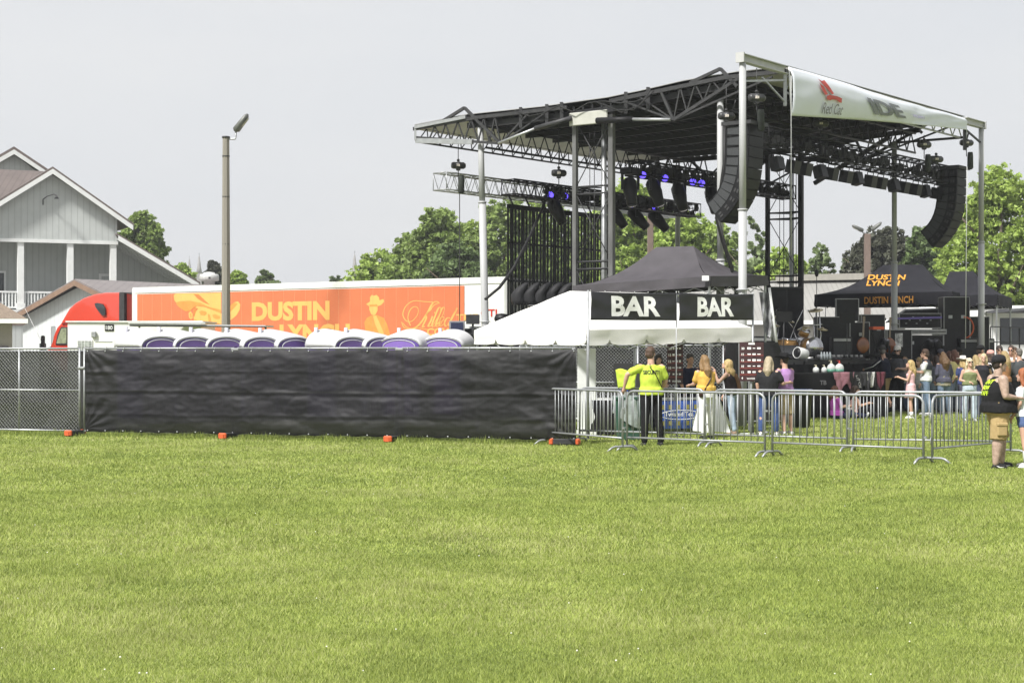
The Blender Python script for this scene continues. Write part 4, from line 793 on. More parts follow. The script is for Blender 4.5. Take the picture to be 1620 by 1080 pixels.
def drape(m, a, b, z0, z1, seed=0, amp=.05):
    a = Vector(a); b = Vector(b); d = (b - a); nn = V(d.y, -d.x, 0).normalized(); Ln = d.length
    m.grid(lambda u, v: a.lerp(b, u) + nn * (amp * (math.sin(u * Ln * 9 + seed + 2 * noise.noise(V(u * Ln, v * 2, seed))) * (.4 + .6 * (1 - v)) + .6 * noise.noise(V(u * Ln * .8, v * 2.5, seed))) + .03) + V(0, 0, z0 + (z1 - z0) * v), int(Ln * 10), 10)
m = MB(); drape(m, S(-.6, 4.12, 0), S(11.8, 4.12, 0), .02, DZ - .02, 1); m.build('skirt', skirt, stg)
m = MB(); drape(m, S(-.62, -3.7, 0), S(-.62, 4.1, 0), .02, DZ - .02, 2); m.build('side_skirt', skirt, stg)
m = MB(); m.bar(S(-.6, 4.15, DZ - .05), S(11.8, 4.15, DZ - .05), .03, .14); m.build('edge_trim', darkm, stg)
m = MB(); m.box(S(15.7, .7, DZ - .06), (7.7, 9.4, .12), rzu); m.build('wing_deck', deckm, stg)
m = MB(); drape(m, S(11.85, 5.42, 0), S(19.55, 5.42, 0), .02, DZ - .02, 3); drape(m, S(11.84, 4.1, 0), S(11.84, 5.42, 0), .02, DZ - .02, 4); m.build('wing_skirt', skirt, stg)
m = MB()
for z in (DZ + .55, DZ + 1.05): m.bar(S(15.2, 5.3, z), S(19.5, 5.3, z), .035)
for i in range(6): m.bar(S(15.2 + i * .86, 5.3, DZ), S(15.2 + i * .86, 5.3, DZ + 1.05), .035)
m.build('guard_rail', blackm, stg)
# roof height along d
def rz_(d): return float(np.interp(d, [-6.2, -4.3, -1.6, .6, 1.6, 2.7, 3.7, 6], [8.36, 8.5, 8.5, 8.56, 8.64, 8.75, 8.86, 8.86]))
RD = [-6.2, -4.3, -3.0, -1.6, .6, 1.6, 3.0, 4.6, 6.0]
S0, S1 = -.15, 11.3
m = MB(); Vt = []; 
for d in RD[1:8]: Vt += [S(S0, d, rz_(d)), S(S1, d, rz_(d) - .0)]
m.add(Vt + [p + V(0, 0, .07) for p in Vt], [(2 * i, 2 * i + 1, 2 * i + 3, 2 * i + 2) for i in range(6)] + [(14 + 2 * i, 14 + 2 * i + 1, 14 + 2 * i + 3, 14 + 2 * i + 2) for i in range(6)]); m.build('roof_panel', roofu, stg)
m = MB()
for i in range(30):
    d = -4.2 + i * 8.8 / 29; m.bar(S(S0 + .05, d, rz_(d) - .09), S(S1 - .05, d, rz_(d) - .09), .05, .13)
m.build('roof_ribs', roofu, stg)
m = MB()
for i in range(9):
    s = S0 + .1 + (S1 - S0 - .2) * i / 8
    for a, b_ in zip(RD[1:7], RD[2:8]): m.bar(S(s, a, rz_(a) - .22), S(s, b_, rz_(b_) - .22), .07, .16)
m.build('roof_beams', roofu, stg)
for a, b_, nm in ((-6.2, -4.3, 'rear_roof_flap'), (4.6, 6.0, 'front_roof_flap')):
    m = MB(); m.prism([S(S0, a, rz_(a) - .05), S(S1, a, rz_(a) - .05), S(S1, b_, rz_(b_)), S(S0, b_, rz_(b_))], V(0, 0, .05)); m.build(nm, creamu, stg)
m = MB()
for a, b_ in zip(RD[:-1], RD[1:]): m.prism([S(S0 - .02, a, rz_(a) + .08), S(S1, a, rz_(a) + .08), S(S1, b_, rz_(b_) + .08), S(S0 - .02, b_, rz_(b_) + .08)], V(0, 0, .02))
m.build('roof_top_sheet', topw, stg)
# near and far side trusses, hinged, kinked chord
for s, nm in ((-.2, 'near_side_truss'), (S1 + .05, 'far_side_truss')):
    m = MB(); pts = [(-6.2, 0), (-4.3, 0), (-.6, 0), (.6, 0), (4.4, 0), (6.0, 0)]
    for (a, b_) in ((-6.2, -3.9), (-3.9, -.7), (.7, 4.2), (4.2, 6.0)): m.bar(S(s, a, rz_(a) - .04), S(s, b_, rz_(b_) - .04), .09, .1)
    lowL, lowR = S(s, -3.0, 7.66), S(s, 2.7, 7.86)
    m.bar(lowL, S(s, -6.1, rz_(-6.1) - .3), .07); m.bar(lowL, S(s, -4.3, rz_(-4.3) + .28), .08); m.bar(S(s, -4.3, rz_(-4.3) + .28), S(s, -5.1, rz_(-5.1) + .02), .08); m.bar(lowL, S(s, -2.0, rz_(-2) - .05), .05)
    m.bar(lowR, S(s, 4.9, rz_(5.) + .02), .08); m.bar(lowR, S(s, 5.6, rz_(5.6) - .15), .05); m.bar(S(s, 4.6, rz_(4.6) - .3), S(s, 4.1, rz_(4) + .2), .08); m.bar(S(s, 4.1, rz_(4) + .2), S(s, 3.2, rz_(3) - .0), .08)
    for d, e in ((-5.6, -5.2), (-5.2, -4.8), (-4.8, -4.3), (-4.3, -3.8), (-3.8, -3.4), (-3.4, -3.0)):
        f = lambda q: 7.66 + (rz_(-6.1) - .3 - 7.66) * (-3.0 - q) / 3.1
        m.bar(S(s, d, f(d)), S(s, (d + e) / 2, rz_(d) - .06), .035); m.bar(S(s, (d + e) / 2, rz_(d) - .06), S(s, e, f(e)), .035)
    for d, e in ((2.7, 3.1), (3.1, 3.6), (3.6, 4.1), (4.1, 4.6), (4.6, 4.9)):
        f = lambda q: 7.86 + (rz_(5) - 7.86) * (q - 2.7) / 2.2
        m.bar(S(s, d, f(d)), S(s, (d + e) / 2, rz_(d) - .05), .035); m.bar(S(s, (d + e) / 2, rz_(d) - .05), S(s, e, f(e)), .035)
    m.bar(lowR, S(s, 2.3, rz_(2.3) - .05), .07); m.bar(lowR, S(s, 1.6, rz_(1.6) - .05), .04); m.bar(lowR, S(s, .9, rz_(.9)), .05); m.bar(lowL, S(s, -1.2, rz_(-1.2)), .04)
    for k in (1.2, 1.9, -1.4, -2.3, -.9): m.bar(S(s, k, rz_(k) + .12), S(s, k, rz_(k) - .45), .09)
    m.build(nm, darkm, stg)
    m = MB(); m.tube([S(s - .12, .35, 8.02), S(s - .12, 1.5, 7.96)], .085, 8); m.build('hydraulic_cylinder', blackm, stg); m = MB(); m.tube([S(s - .12, -.5, 8.15), S(s - .12, -1.7, 7.97)], .075, 8); m.build('hydraulic_cylinder', darkm, stg)
    m = MB(); m.tube([S(s - .12, 1.5, 7.96), lowR + sv * -.05 - su * .1], .045, 8); m.build('piston_rod', galv, stg); m = MB(); m.tube([S(s - .12, -1.7, 7.97), lowL - su * .1], .04, 8); m.build('piston_rod', alu, stg)
    m = MB(); pts = [S(s - .16, -2.4 + i * .5, rz_(-2) + .02 - .22 * math.sin(i * 1.9) ** 2 * (i % 3)) for i in range(10)]; m.tube(pts, .018, 5); m.tube([S(s - .18, .4, 8.5), S(s - .2, 1.1, 8.22), S(s - .2, 1.6, 8.2), S(s - .18, 2.2, 8.65)], .018, 5); m.tube([S(s - .18, .6, 8.45), S(s - .2, 1.2, 8.15), S(s - .2, 1.8, 8.3), S(s - .18, 2.1, 8.7)], .018, 5); m.build('hydraulic_hoses', cable, stg)
# long edge trusses along the stage (upstage, downstage) and rear floor of the roof
m = MB(); m.flat_truss(S(-.1, -6.15, 7.95), S(S1, -6.15, 7.95), S(-.1, -6.0, 8.35), S(S1, -6.0, 8.35), 22, .03, .017); m.build('rear_edge_truss', darkm, stg)
m = MB(); m.bar(S(-.2, -6.1, 7.97), S(-.2, -4.0, 7.78), .1, .14); m.bar(S(-.25, -6.1, 8.36), S(-.25, -4.2, 8.5), .1, .09); m.bar(S(-.25, -6.1, 7.98), S(-.25, -6.1, 8.35), .06); m.build('rear_corner_beam', galv, stg)
m = MB(); m.flat_truss(S(-.1, -3.6, 7.6), S(S1, -3.6, 7.6), S(-.1, -3.6, 8.2), S(S1, -3.6, 8.2), 18, .035, .022); m.build('rear_bay_truss', roofu, stg)
m = MB(); m.flat_truss(S(-.1, 4.4, 7.95), S(S1, 4.4, 7.95), S(-.1, 4.4, 8.55), S(S1, 4.4, 8.55), 18, .035, .022); m.build('front_bay_truss', roofu, stg)
m = MB(); m.flat_truss(S(-.1, 5.9, 8.3), S(S1, 5.9, 8.3), S(-.1, 5.9, 8.72), S(S1, 5.9, 8.72), 16, .03, .02); m.build('front_edge_truss', alu, stg)
for s, nm in ((S1 - .1, 'far_leg_bracing'),):
    m = MB(); m.bar(S(s, -2.6, 6.9), S(s, -.5, 8.2), .09); m.bar(S(s, 1.0, 7.2), S(s, 3.6, 8.5), .12); m.bar(S(s, 3.6, 8.3), S(s, 6, 8.3), .07); m.bar(S(s, -.6, 7.3), S(s, 2.0, 8.4), .05); m.build(nm, roofu, stg)
# towers
for s, cm, k in ((0, postm, 0), (11, blackm, 1)):
    for d, w_ in ((-.58, .12), (.62, .14)):
        m = MB(); m.box(S(s, d, (8.1 + .2) / 2), (w_, w_, 8.1), rzu); m.build('tower_column', (postm if k == 0 else blackm), stg)
    m = MB(); m.tube([S(s + .55, 0, .3), S(s + .55, 0, 8.2)], .075, 10); m.build('mast', galv, stg)
    m = MB()
    for z in (2.0, 4.05, 4.25, 6.1, 6.3): m.tube([S(s, -.58, z), S(s, .62, z)], .03, 6); m.tube([S(s, -.58, z), S(s + .55, 0, z)], .02, 5); m.tube([S(s, .62, z), S(s + .55, 0, z)], .02, 5)
    for z0, z1 in ((2.0, 4.05), (4.25, 6.1), (6.3, 8.1)): m.tube([S(s, -.55, z0), S(s, .6, z1)], .014, 5); m.tube([S(s, .6, z0), S(s, -.55, z1)], .014, 5)
    for d in (-.3, -.15, .2, .3): m.tube([S(s + .3, d, 1.6), S(s + .3, d, 8.1)], .012, 5)
    m.build('tower_bracing', darkm if k == 0 else blackm, stg)
m = MB(); m.box(S(-.22, 0, 8.13), (.05, 1.25, .36), rzu, .02); m.build('tower_head_plate', mat('cream painted plate', (.42, .42, .38), .5, 0, .1, 3), stg)
# outrigger posts
def post(s, d, zt, r=.085, lean=(0, 0), z0=0, split=.55):
    m = MB(); a, b_ = S(s + lean[0], d + lean[1], z0), S(s, d, zt); q = a.lerp(b_, split)
    m.tube([a, q], r * 1.25, 12); m.tube([q, b_], r, 12); m.lathe(q, [(r * 1.4, -.03), (r * 1.4, .03)], 12); m.lathe(a.lerp(b_, .32), [(r * 1.8, -.015), (r * 1.8, .015)], 12); return m.build('support_post', alum, stg)
alum = mat('brushed post aluminium', (.36, .365, .37), .55, 0, .1, 3, stretch=(1, 1, .2))
post(0, -3.88, 8.3, lean=(0, .25), split=.73); post(0, 3.98, 8.3, lean=(0, .0), split=.5); post(11, 3.84, 8.3, r=.08); post(11, -4.0, 8.1)
# speaker wings: outer posts with beams back to the roof corners
nc, fc = S(-.1, 5.95, 8.72), S(S1, 5.95, 8.72); n_o = V(5.54, 41.0, 0); f_o = V(14.6, 53.1, 0)
for o, c, nm in ((n_o, nc, 'near'), (f_o, fc, 'far')):
    m = MB(); r = .085; m.tube([o, o + V(0, 0, 5.2)], r * 1.2, 12); m.tube([o + V(0, 0, 5.2), o + V(0, 0, 8.72)], r, 12); m.lathe(o + V(0, 0, 5.2), [(r * 1.4, -.02), (r * 1.4, .02)], 12); m.lathe(o + V(0, 0, 3.28), [(r * 1.9, -.015), (r * 1.9, .015)], 12); m.build('support_post', alum, stg)
    d = (c - o); d.z = 0; dn = d.normalized(); a = o + V(0, 0, 8.84) - dn * .12; b_ = o + d + V(0, 0, 8.84) - dn * .1
    m = MB(); m.bar(a + V(0, 0, .09), b_ + V(0, 0, .09), .18, .02); m.bar(a - V(0, 0, .09), b_ - V(0, 0, .09), .18, .02); m.bar(a, b_, .03, .16); m.box(a, (.05, .22, .24), math.atan2(dn.y, dn.x)); m.build('wing_beam', mat('beam grey white', (.42, .42, .42), .5), stg)
    m = MB(); m.bar(o + V(0, 0, 8.3) + dn * .1, b_ - V(0, 0, .25), .05); m.bar(b_ - V(0, 0, .1), b_ - V(0, 0, .9), .08); m.bar(o + dn * 1. + V(0, 0, 8.5), b_ - V(0, 0, .8), .04); m.build('wing_brace', galv if nm == 'near' else darkm, stg)
# bottom brace rods & trailer body below the deck
m = MB(); m.box(S(5.6, 0, .85), (13, 2.4, .7), rzu); m.build('chassis', darkm, stg)
# ---- banner along the front edge
bn = thing('roof_banner', nc, 'white sponsor banner wrapped round the front edge of the stage roof', 'banner')
def ban(u, v):      # u along 0..1, v up
    s = -.1 + (S1 + .7) * u; top = 8.93 + .02 * math.sin(u * 9) - .06 * u; bot = 7.7 + 1.03 * u - .16 * u * u
    if u > .95: bot = bot - (u - .95) * 12
    z = bot + (top - bot) * v; d = 6.08 + .16 * math.sin(math.pi * v) * max(0, math.sin(math.pi * min(1, u * 1.4 + .12))) ** .5 * (.6 + .4 * u) + .03 * noise.noise(V(u * 9, v * 3, 4)) - .5 * max(0, v - .8) ** 1.2
    return S(s, d - max(0, u - .95) * 6, z)
m = MB(); m.grid(ban, 90, 16); bo = m.build('banner_sheet', mat('banner vinyl', (.70, .73, .79), .5, 0, .03, 2, trans=.15), bn); so = bo.modifiers.new('s', 'SOLIDIFY'); so.thickness = .01
m = MB(); m.tube([ban(0, 0), ban(0, 1)], .02, 6); m.tube([S(-.12, 6.08, 8.7), S(-.12, 6.08, 4.2)], .009, 5); m.tube([S(S1 - .2, 6.15, 7.4), S(S1 - .2, 6.1, 1.9)], .012, 5); m.build('banner_rope', trim, bn)
def bfn(u0, v0, su_, sv_):
    def fn(u, w_, h):
        a = u0 + u * su_; b_ = v0 + w_ * sv_; p = ban(a, b_); return p + sv * (.05 + h) + V(0, 0, 0)
    return fn
text('sponsor_lettering', 'Red Cat', mat('dark grey print', (.16, .16, .17), .5), bn, V(0, 0, 0), su, V(0, 0, 1), .26, .004, 0, width=1.0, fn=bfn(.125, .08, 1 / 12 * 1.15, 1.0), shear=.3)
text('sponsor_lettering', 'IDE', mat('mid grey print', (.15, .16, .17), .5), bn, V(0, 0, 0), su, V(0, 0, 1), .38, .004, .03, width=1.55, fn=bfn(.335, .2, 1 / 12 * 1.75, 1.25), shear=-.6)
text('sponsor_lettering', 'WORKS', mat('lilac print', (.4, .36, .62), .5), bn, V(0, 0, 0), su, V(0, 0, 1), .12, .004, 0, width=.9, fn=bfn(.60, .3, 1 / 12, 1.1))
m = MB()      # red abstract crouching cat mark
def bl2(pts): m.prism([ban(a, b_) + sv * .05 for a, b_ in pts], sv * .004)
ctr = lambda x, y: (.108 + .0105 * x, .36 + y * .052)
bl2([ctr(0, 9.6), ctr(1.4, 9.0), ctr(3.0, 9.8), ctr(4.2, 7.4), ctr(6.0, 4.2), ctr(5.2, 3.6), ctr(3.0, 6.2)]); bl2([ctr(.2, 7.6), ctr(1.8, 6.6), ctr(3.4, 3.4), ctr(2.4, 2.8), ctr(1.0, 4.8)])
bl2([ctr(3, 2.5), ctr(4, 3.2), ctr(7.2, 3.2), ctr(9.6, 2.6), ctr(9.6, .4), ctr(8.6, .6), ctr(7.4, 1.6), ctr(5.4, 1.4), ctr(4.6, .8), ctr(3.2, 1)]); m.build('red_mark', mat('red print banner', (.50, .06, .04), .5), bn)

# ================================================================ rigging: trusses, hoists, lights
hoistm = mat('hoist black enamel', (.04, .04, .042), .35, 0, .2, 6)
def hoist(c, label, group='chain hoists holding the trusses and speakers', bag=True, top=None, dirv=None):
    c = Vector(c); root = thing('chain_hoist', c, label, 'chain hoist', group); a = (dirv or V(1, .3, 0)).normalized()
    m = MB(); m.lathe(c - a * .21, [(.02, 0), (.08, .01), (.10, .06), (.10, .17), (.115, .18), (.115, .26), (.10, .27), (.10, .37), (.07, .42), (.02, .43)], 14, a); m.box(c + V(0, 0, -.1), (.13, .13, .1), 0, .02); m.build('motor_body', hoistm, root)
    m = MB(); m.lathe(c + a * .21, [(.06, 0), (.06, .008), (.01, .009)], 12, a); m.box(c + V(0, -.105, 0), (.1, .02, .06)); m.build('label_plate', mat('hoist plate', (.55, .5, .45), .4), root)
    m = MB(); t_ = top if top else c.z + .5; m.tube([c + V(0, 0, .1), V(c.x, c.y, t_)], .012, 5); m.tube([c + V(0, 0, -.15), c + V(0, 0, -.42)], .014, 5); m.lathe(c + V(0, 0, .12), [(.03, 0), (.05, .03), (.03, .07)], 8); m.build('chain', darkm, root)
    if bag: m = MB(); q = c + V(.09, -.1, -.5); m.rings([[q + V(r * math.cos(k * .785), r * math.sin(k * .785), z) for k in range(8)] for r, z in ((.05, -.33), (.095, -.28), (.09, .1), (.075, .2))]); m.build('chain_bag', mat('chain bag canvas', (.03, .035, .03), .9, 0, .3, 8), root)
    return root
def truss_obj(name, a, b_, wd, h, m_, label, r=.025, wr=.012): root = thing(name, a, label, 'lighting truss'); m = MB(); m.truss(a, b_, wd, h, r, wr); m.build('truss_frame', m_, root); return root
ttr = truss_obj('lighting_truss', S(.15, -5.5, 6.78), S(13.2, -5.5, 6.78), .5, .5, alu, 'bare silver box truss at the back of the stage above the screen frame')
btr = truss_obj('lighting_truss', S(1.8, .1, 6.95), S(11.2, .1, 6.95), .45, .42, blackm, 'black lighting truss across the middle of the stage roof')
b2 = truss_obj('lighting_truss', S(2.5, -3.5, 6.55), S(11.3, -3.5, 6.55), .45, .42, blackm, 'black lighting truss behind the near tower with blue lit fixtures')
ftr = truss_obj('lighting_truss', S(-.3, 5.3, 7.2), S(12.2, 5.3, 7.2), .5, .5, blackm, 'black front lighting truss carrying a row of square wash lights')
# loom of cables along the black trusses
for root, d, z, s0, s1 in ((btr, .1, 6.95, 2, 11), (b2, -3.5, 6.55, 2.6, 11.2), (ftr, 5.3, 7.2, -.2, 12)):
    m = MB(); rr = random.Random(int(z * 10))
    for k in range(4): m.tube([S(s0 + (s1 - s0) * i / 30, d + rr.uniform(-.15, .15), z - .12 + rr.uniform(-.1, .2)) for i in range(31)], .02, 4)
    for k in range(110): s = s0 + (s1 - s0) * rr.random(); m.box(S(s, d + rr.uniform(-.15, .15), z + rr.uniform(-.12, .08)), (.12, .1, rr.uniform(.1, .24)), rr.random())
    m.build('cable_loom', cable, root)
bluem = mat('blue lit lens', (.14, .09, 1.0), .3, 0, .1, 3, emit=1.3)
lensm = mat('lamp front glass', (.05, .05, .06), .08, 0, .1, 3, spec=.8)
def moving_head(c, aim, label, group, lit=False, sc=1.0):
    c = Vector(c); root = thing('moving_head_light', c, label, 'stage light', group); aim = Vector(aim).normalized(); h = c + V(0, 0, -.42 * sc)
    m = MB(); m.box(c + V(0, 0, -.06 * sc), (.34 * sc, .28 * sc, .13 * sc), rzu, .03); m.build('base', blackpl, root)
    sd_ = aim.cross(V(0, 0, 1)).normalized(); m = MB()
    for q in (-1, 1): m.bar(c + V(0, 0, -.12 * sc) + sd_ * .17 * q * sc, h + sd_ * .17 * q * sc, .05 * sc, .12 * sc)
    m.build('yoke', blackpl, root)
    m = MB(); m.lathe(h - aim * .25 * sc, [(.03, 0), (.09, .02), (.135, .08), (.14, .28), (.115, .4), (.10, .56), (.085, .57)], 14, aim) if sc == 1.0 else m.lathe(h - aim * .25 * sc, [(r * sc, z * sc) for r, z in [(.03, 0), (.09, .02), (.135, .08), (.14, .28), (.115, .4), (.10, .56), (.085, .57)]], 14, aim); hd = m.build('head', blackpl, root)
    m = MB(); m.lathe(h + aim * .325 * sc, [(.0, 0), (.08 * sc, .0), (.08 * sc, .01), (.0, .012)], 12, aim); m.build('lens', bluem if lit else lensm, hd)
    m = MB(); m.tube([c + V(0, 0, 0), c + V(0, 0, .1)], .03, 6); m.build('clamp', darkm, root)
    return root
def par(c, aim, label, group, lit=True):
    c = Vector(c); c = c + (V(0, 0, 2) - c).normalized() * .7 - V(0, 0, .06); root = thing('par_light', c, label, 'stage light', group); aim = Vector(aim).normalized()
    m = MB(); m.lathe(c - aim * .14, [(.03, 0), (.08, .03), (.11, .14), (.115, .22)], 14, aim); m.build('housing', blackpl, root); m = MB(); m.lathe(c + aim * .08, [(0, 0), (.10, 0), (.10, .012), (0, .014)], 14, aim); m.build('lens', bluem if lit else lensm, root)
    m = MB(); m.tube([c + V(-.12, 0, 0), c + V(-.12, 0, .16), c + V(.12, 0, .16), c + V(.12, 0, 0)], .012, 5); m.tube([c + V(0, 0, .16), c + V(0, 0, .26)], .02, 5); m.build('bracket', blackpl, root); return root
mg, pg = 'moving head lights hanging under the stage roof', 'blue lit par lights under the stage roof'
def onplane(px, py, d):      # point on the vertical plane v=d seen at a photo pixel
    k = (px - CX) / FPX; s = (k * (46.5 - .6 * d) - (2.2 + .8 * d)) / (.6 - .8 * k); q = S(s, d, 0); return V(q.x, q.y, CH + (HY - py) * q.y / FPX)
for i, (px_, py_, ax, az, lab) in enumerate(((997, 266, .1, -1, 'leftmost large moving head on the middle truss'), (1036, 268, .35, -1, 'second large moving head on the middle truss, beside a blue lamp'), (1075, 276, .25, -1, 'third moving head on the middle truss, pointing straight down'), (1127, 282, .2, -1, 'moving head half hidden behind the near speaker array'))):
    moving_head(onplane(px_, py_, .1), (ax, -.25, az), lab, mg, sc=1.45)
for i, (px_, py_, lab) in enumerate(((1018, 273, 'leftmost blue lamp on the middle truss'), (1053, 278, 'second blue lamp on the middle truss'), (1097, 284, 'third blue lamp on the middle truss'), (1111, 286, 'rightmost blue lamp on the middle truss'))): par(onplane(px_, py_, -.15), (-.3, -.9, -.25), lab, pg)
for i, (px_, py_, ax, az, lab) in enumerate(((880, 300, .5, -1, 'moving head left of the near tower, below a hoist'), (974, 310, .8, -1, 'moving head right of the near tower on the rear truss'), (1008, 314, .9, -1, 'moving head in the middle of the rear truss, tilted right'), (1040, 318, .8, -.9, 'rightmost moving head on the rear truss, tilted right'))):
    moving_head(onplane(px_, py_, -3.6), (ax, -.1, az), lab, mg, sc=1.45)
for i, (px_, py_, lab) in enumerate(((872, 305, 'left of two blue lamps left of the near tower'), (895, 307, 'right of two blue lamps left of the near tower'), (999, 321, 'blue lamp on the rear truss between two moving heads'), (1038, 325, 'blue lamp at the right end of the rear truss'))): par(onplane(px_, py_, -3.8), (-.3, -.9, -.2), lab, pg)
# black piece of the rear rig carried left of the tower
m = MB(); m.truss(S(.8, -3.5, 6.55), S(2.45, -3.5, 6.55), .45, .42, .025, .012); m.build('truss_end_section', blackm, b2)
hoist(P(725, 262, 50), 'chain hoist on the bare left end of the silver truss', top=P(0, 222, 50).z)
hoist(P(884, 274, 48.6), 'chain hoist above the blue lamps left of the near tower', bag=False, top=8.3)
hoist(P(1149, 184, 43.5), 'chain hoist behind the near speaker array, beside the grey post', bag=False, top=8.6)
hoist(P(1197, 155, 41.9), 'chain hoist with a long black bag above the near speaker array', top=8.75)
hoist(P(1298, 196, 46.5), 'chain hoist under the banner at its left half', top=8.3)
hoist(P(1462, 229, 50.5), 'chain hoist above the right part of the front truss', top=8.2)
hoist(P(1481, 252, 51.2), 'chain hoist standing on the right end of the front truss', top=7.6, bag=False)
hoist(P(1529, 226, 52.4), 'chain hoist above the far speaker array', top=8.75)
# cable pick lines
wc = thing('steering_cable', P(725, 300, 50), 'thin black line dropping from the left hoist to the ground', 'cable'); m = MB(); m.tube([P(727, 300, 50), V(P(727, 300, 50).x, 50, .2)], .014, 5); m.build('line', cable, wc)
wc = thing('power_cable_bundle', onplane(880, 300, -3.6), 'thick black cable sagging from the rear truss down to the left', 'cable'); m = MB(); a, b_ = onplane(858, 330, -4), P(768, 473, 46.5); m.tube([onplane(866, 305, -3.9), a, P(838, 375, 48.3), P(812, 425, 47.5), P(790, 455, 47), b_], .045, 6); m.build('cable', cable, wc)
wc = thing('speaker_cable_bundle', P(1150, 350, 43), 'grey black cable bundle falling from the bottom of the near speaker array', 'cable'); m = MB(); m.tube([P(1146, 200, 43.2), P(1146, 260, 43.2), P(1134, 345, 43.2), P(1143, 380, 43.4), P(1158, 425, 43.6), P(1166, 470, 43.8)], .05, 6); m.tube([P(1136, 345, 43.1), P(1148, 390, 43.2), P(1163, 450, 43.4), P(1168, 480, 43.6)], .03, 6); m.build('cable', cable, wc)
# square wash lights under the front truss
ws = 'square wash lights under the front truss'
for i in range(15):
    s = .7 + i * .78 + (.1 if i % 2 else 0); c = S(s, 5.25, 6.82); root = thing('wash_light', c, ['square wash light number one side of the banner post, leftmost on the front truss'.replace('number one side of', 'next to'), '', ''][0] if i == 0 else f'{["second","third","fourth","fifth","sixth","seventh","eighth","ninth","tenth","eleventh","twelfth","thirteenth","fourteenth","last"][i-1]} square wash light from the left on the front truss', 'stage light', ws)
    tl = R(12 if i % 3 else -14); M_ = Matrix.Rotation(rzu, 3, 'Z') @ Matrix.Rotation(tl, 3, 'X'); m = MB(); k0 = [V(x * .17, y * .13, z * .17) for z in (-1, 1) for x, y in ((-1, -1), (1, -1), (1, 1), (-1, 1))]
    m.add([c + V(0, 0, -.2) + M_ @ p for p in k0], [(3, 2, 1, 0), (4, 5, 6, 7), (0, 1, 5, 4), (1, 2, 6, 5), (2, 3, 7, 6), (3, 0, 4, 7)]); m.build('housing', blackpl, root)
    m = MB(); m.tube([c + M_ @ V(-.19, 0, -.2), c + M_ @ V(-.19, 0, .05), c + M_ @ V(.19, 0, .05), c + M_ @ V(.19, 0, -.2)], .014, 5); m.tube([c + V(0, 0, .05), c + V(0, 0, .2)], .02, 5); m.build('yoke', blackpl, root)
# ---- speaker arrays
grille = mat('speaker grille grey', (.035, .037, .04), .7, 0, .3, 40); cabm = mat('speaker cabinet black', (.009, .009, .010), .5, 0, .25, 3, spec=.2)
def array(top, fdir, n_, label, splay, sc=1.0, tilt0=0.):
    """boxes hang from top; front faces fdir; the column curls back under itself"""
    top = Vector(top); f = Vector(fdir).normalized(); side = f.cross(V(0, 0, 1)); root = thing('line_array', top, label, 'speaker array', 'hanging line array speakers'); H, D, Wd = .262, .62, .76
    m = MB(); m.bar(top + V(0, 0, .05) - f * (D + .1), top + V(0, 0, .05) + f * .1, .9 * sc, .09); m.build('fly_bar', darkm, root)
    ang = tilt0; p = top.copy()           # p: front top corner
    for i in range(n_):
        ang2 = ang + R(splay[i]); fwd = f * math.cos(ang2) - V(0, 0, 1) * math.sin(ang2); dn = -V(0, 0, 1) * math.cos(ang2) - f * math.sin(ang2)
        q = p + dn * H; bk = p - fwd * D + dn * H * .07; bq = q - fwd * D - dn * H * .07
        m = MB(); g_ = .008; vs = [p + dn * g_, q - dn * g_, bq, bk]; m.prism([v + side * Wd / 2 for v in vs], -side * Wd); cb = m.build('speaker_cabinet', cabm, root)
        m = MB(); m.prism([p + dn * .03 + side * (Wd / 2 - .03) + fwd * .004, q - dn * .03 + side * (Wd / 2 - .03) + fwd * .004, q - dn * .03 - side * (Wd / 2 - .03) + fwd * .004, p + dn * .03 - side * (Wd / 2 - .03) + fwd * .004], fwd * .01); m.build('front_grille', cabm, cb)
        m = MB(); L_ = lambda x_, z_: (p.lerp(q, z_) - fwd * D * x_ + dn * H * .07 * x_ * (1 - 2 * z_)) + side * Wd / 2
        m.prism([L_(.42, .1), L_(.42, .9), L_(.93, .86), L_(.93, .14)], side * .012); m.build('side_panel', grille, cb)
        for x_ in (.12, .24): m = MB(); m.prism([L_(x_, .25), L_(x_, .62), L_(x_ + .08, .62), L_(x_ + .08, .25)], side * .02); m.build('handle', darkm, cb)
        ang = ang2; p = q
    return root
array(P(1196, 199, 41.9), (.8, -.6, 0), 10, 'near hanging line array with grey side panels in front of the dark roof', [0, .5, 1.5, 3, 5, 7, 8, 9, 9, 9])
array(P(1521, 268, 52.2), (.8, -.6, 0), 10, 'far hanging line array at the right end of the front truss', [0, .5, 1.5, 3, 5, 7, 8, 9, 9, 9])
# ---- see-through screen frame hanging upstage
fr = thing('video_screen_frame', S(5.4, -5, 4), 'tall black barred frame of an empty video wall hanging at the back', 'screen frame')
sa, sb = 2.8, 8.6; zt_, zb_ = 6.2, 3.6
m = MB(); m.bar(S(sa, -5, zt_), S(sb, -5, zt_), .1, .14); m.bar(S(sa, -5, 5.1), S(sb, -5, 5.1), .05, .06); m.bar(S(sa, -5, zb_ + .35), S(sb, -5, zb_ + .35), .05, .06); m.bar(S(sa, -5, 2.6), S(sb, -5, 2.6), .06, .08); m.build('cross_rail', blackm, fr)
m = MB()
for i in range(32):
    s = sa + (sb - sa) * i / 31; wd = .13 if i % 3 == 1 else .035; m.box(S(s, -5, (zt_ + 1.7) / 2), (wd, .05, zt_ - 1.7), rzu)
    if i % 3 == 2: 
        for k in range(26): m.box(S(s, -5, zt_ - .15 - k * .16), (.07, .04, .07), rzu)
m.build('upright_bars', blackm, fr)
m = MB()
for i in range(7): s = sa + .3 + i * .85; m.tube([S(s, -5, zt_), S(s, -5.2, 6.55)], .03, 5)
m.build('hanging_clamps', darkm, fr)
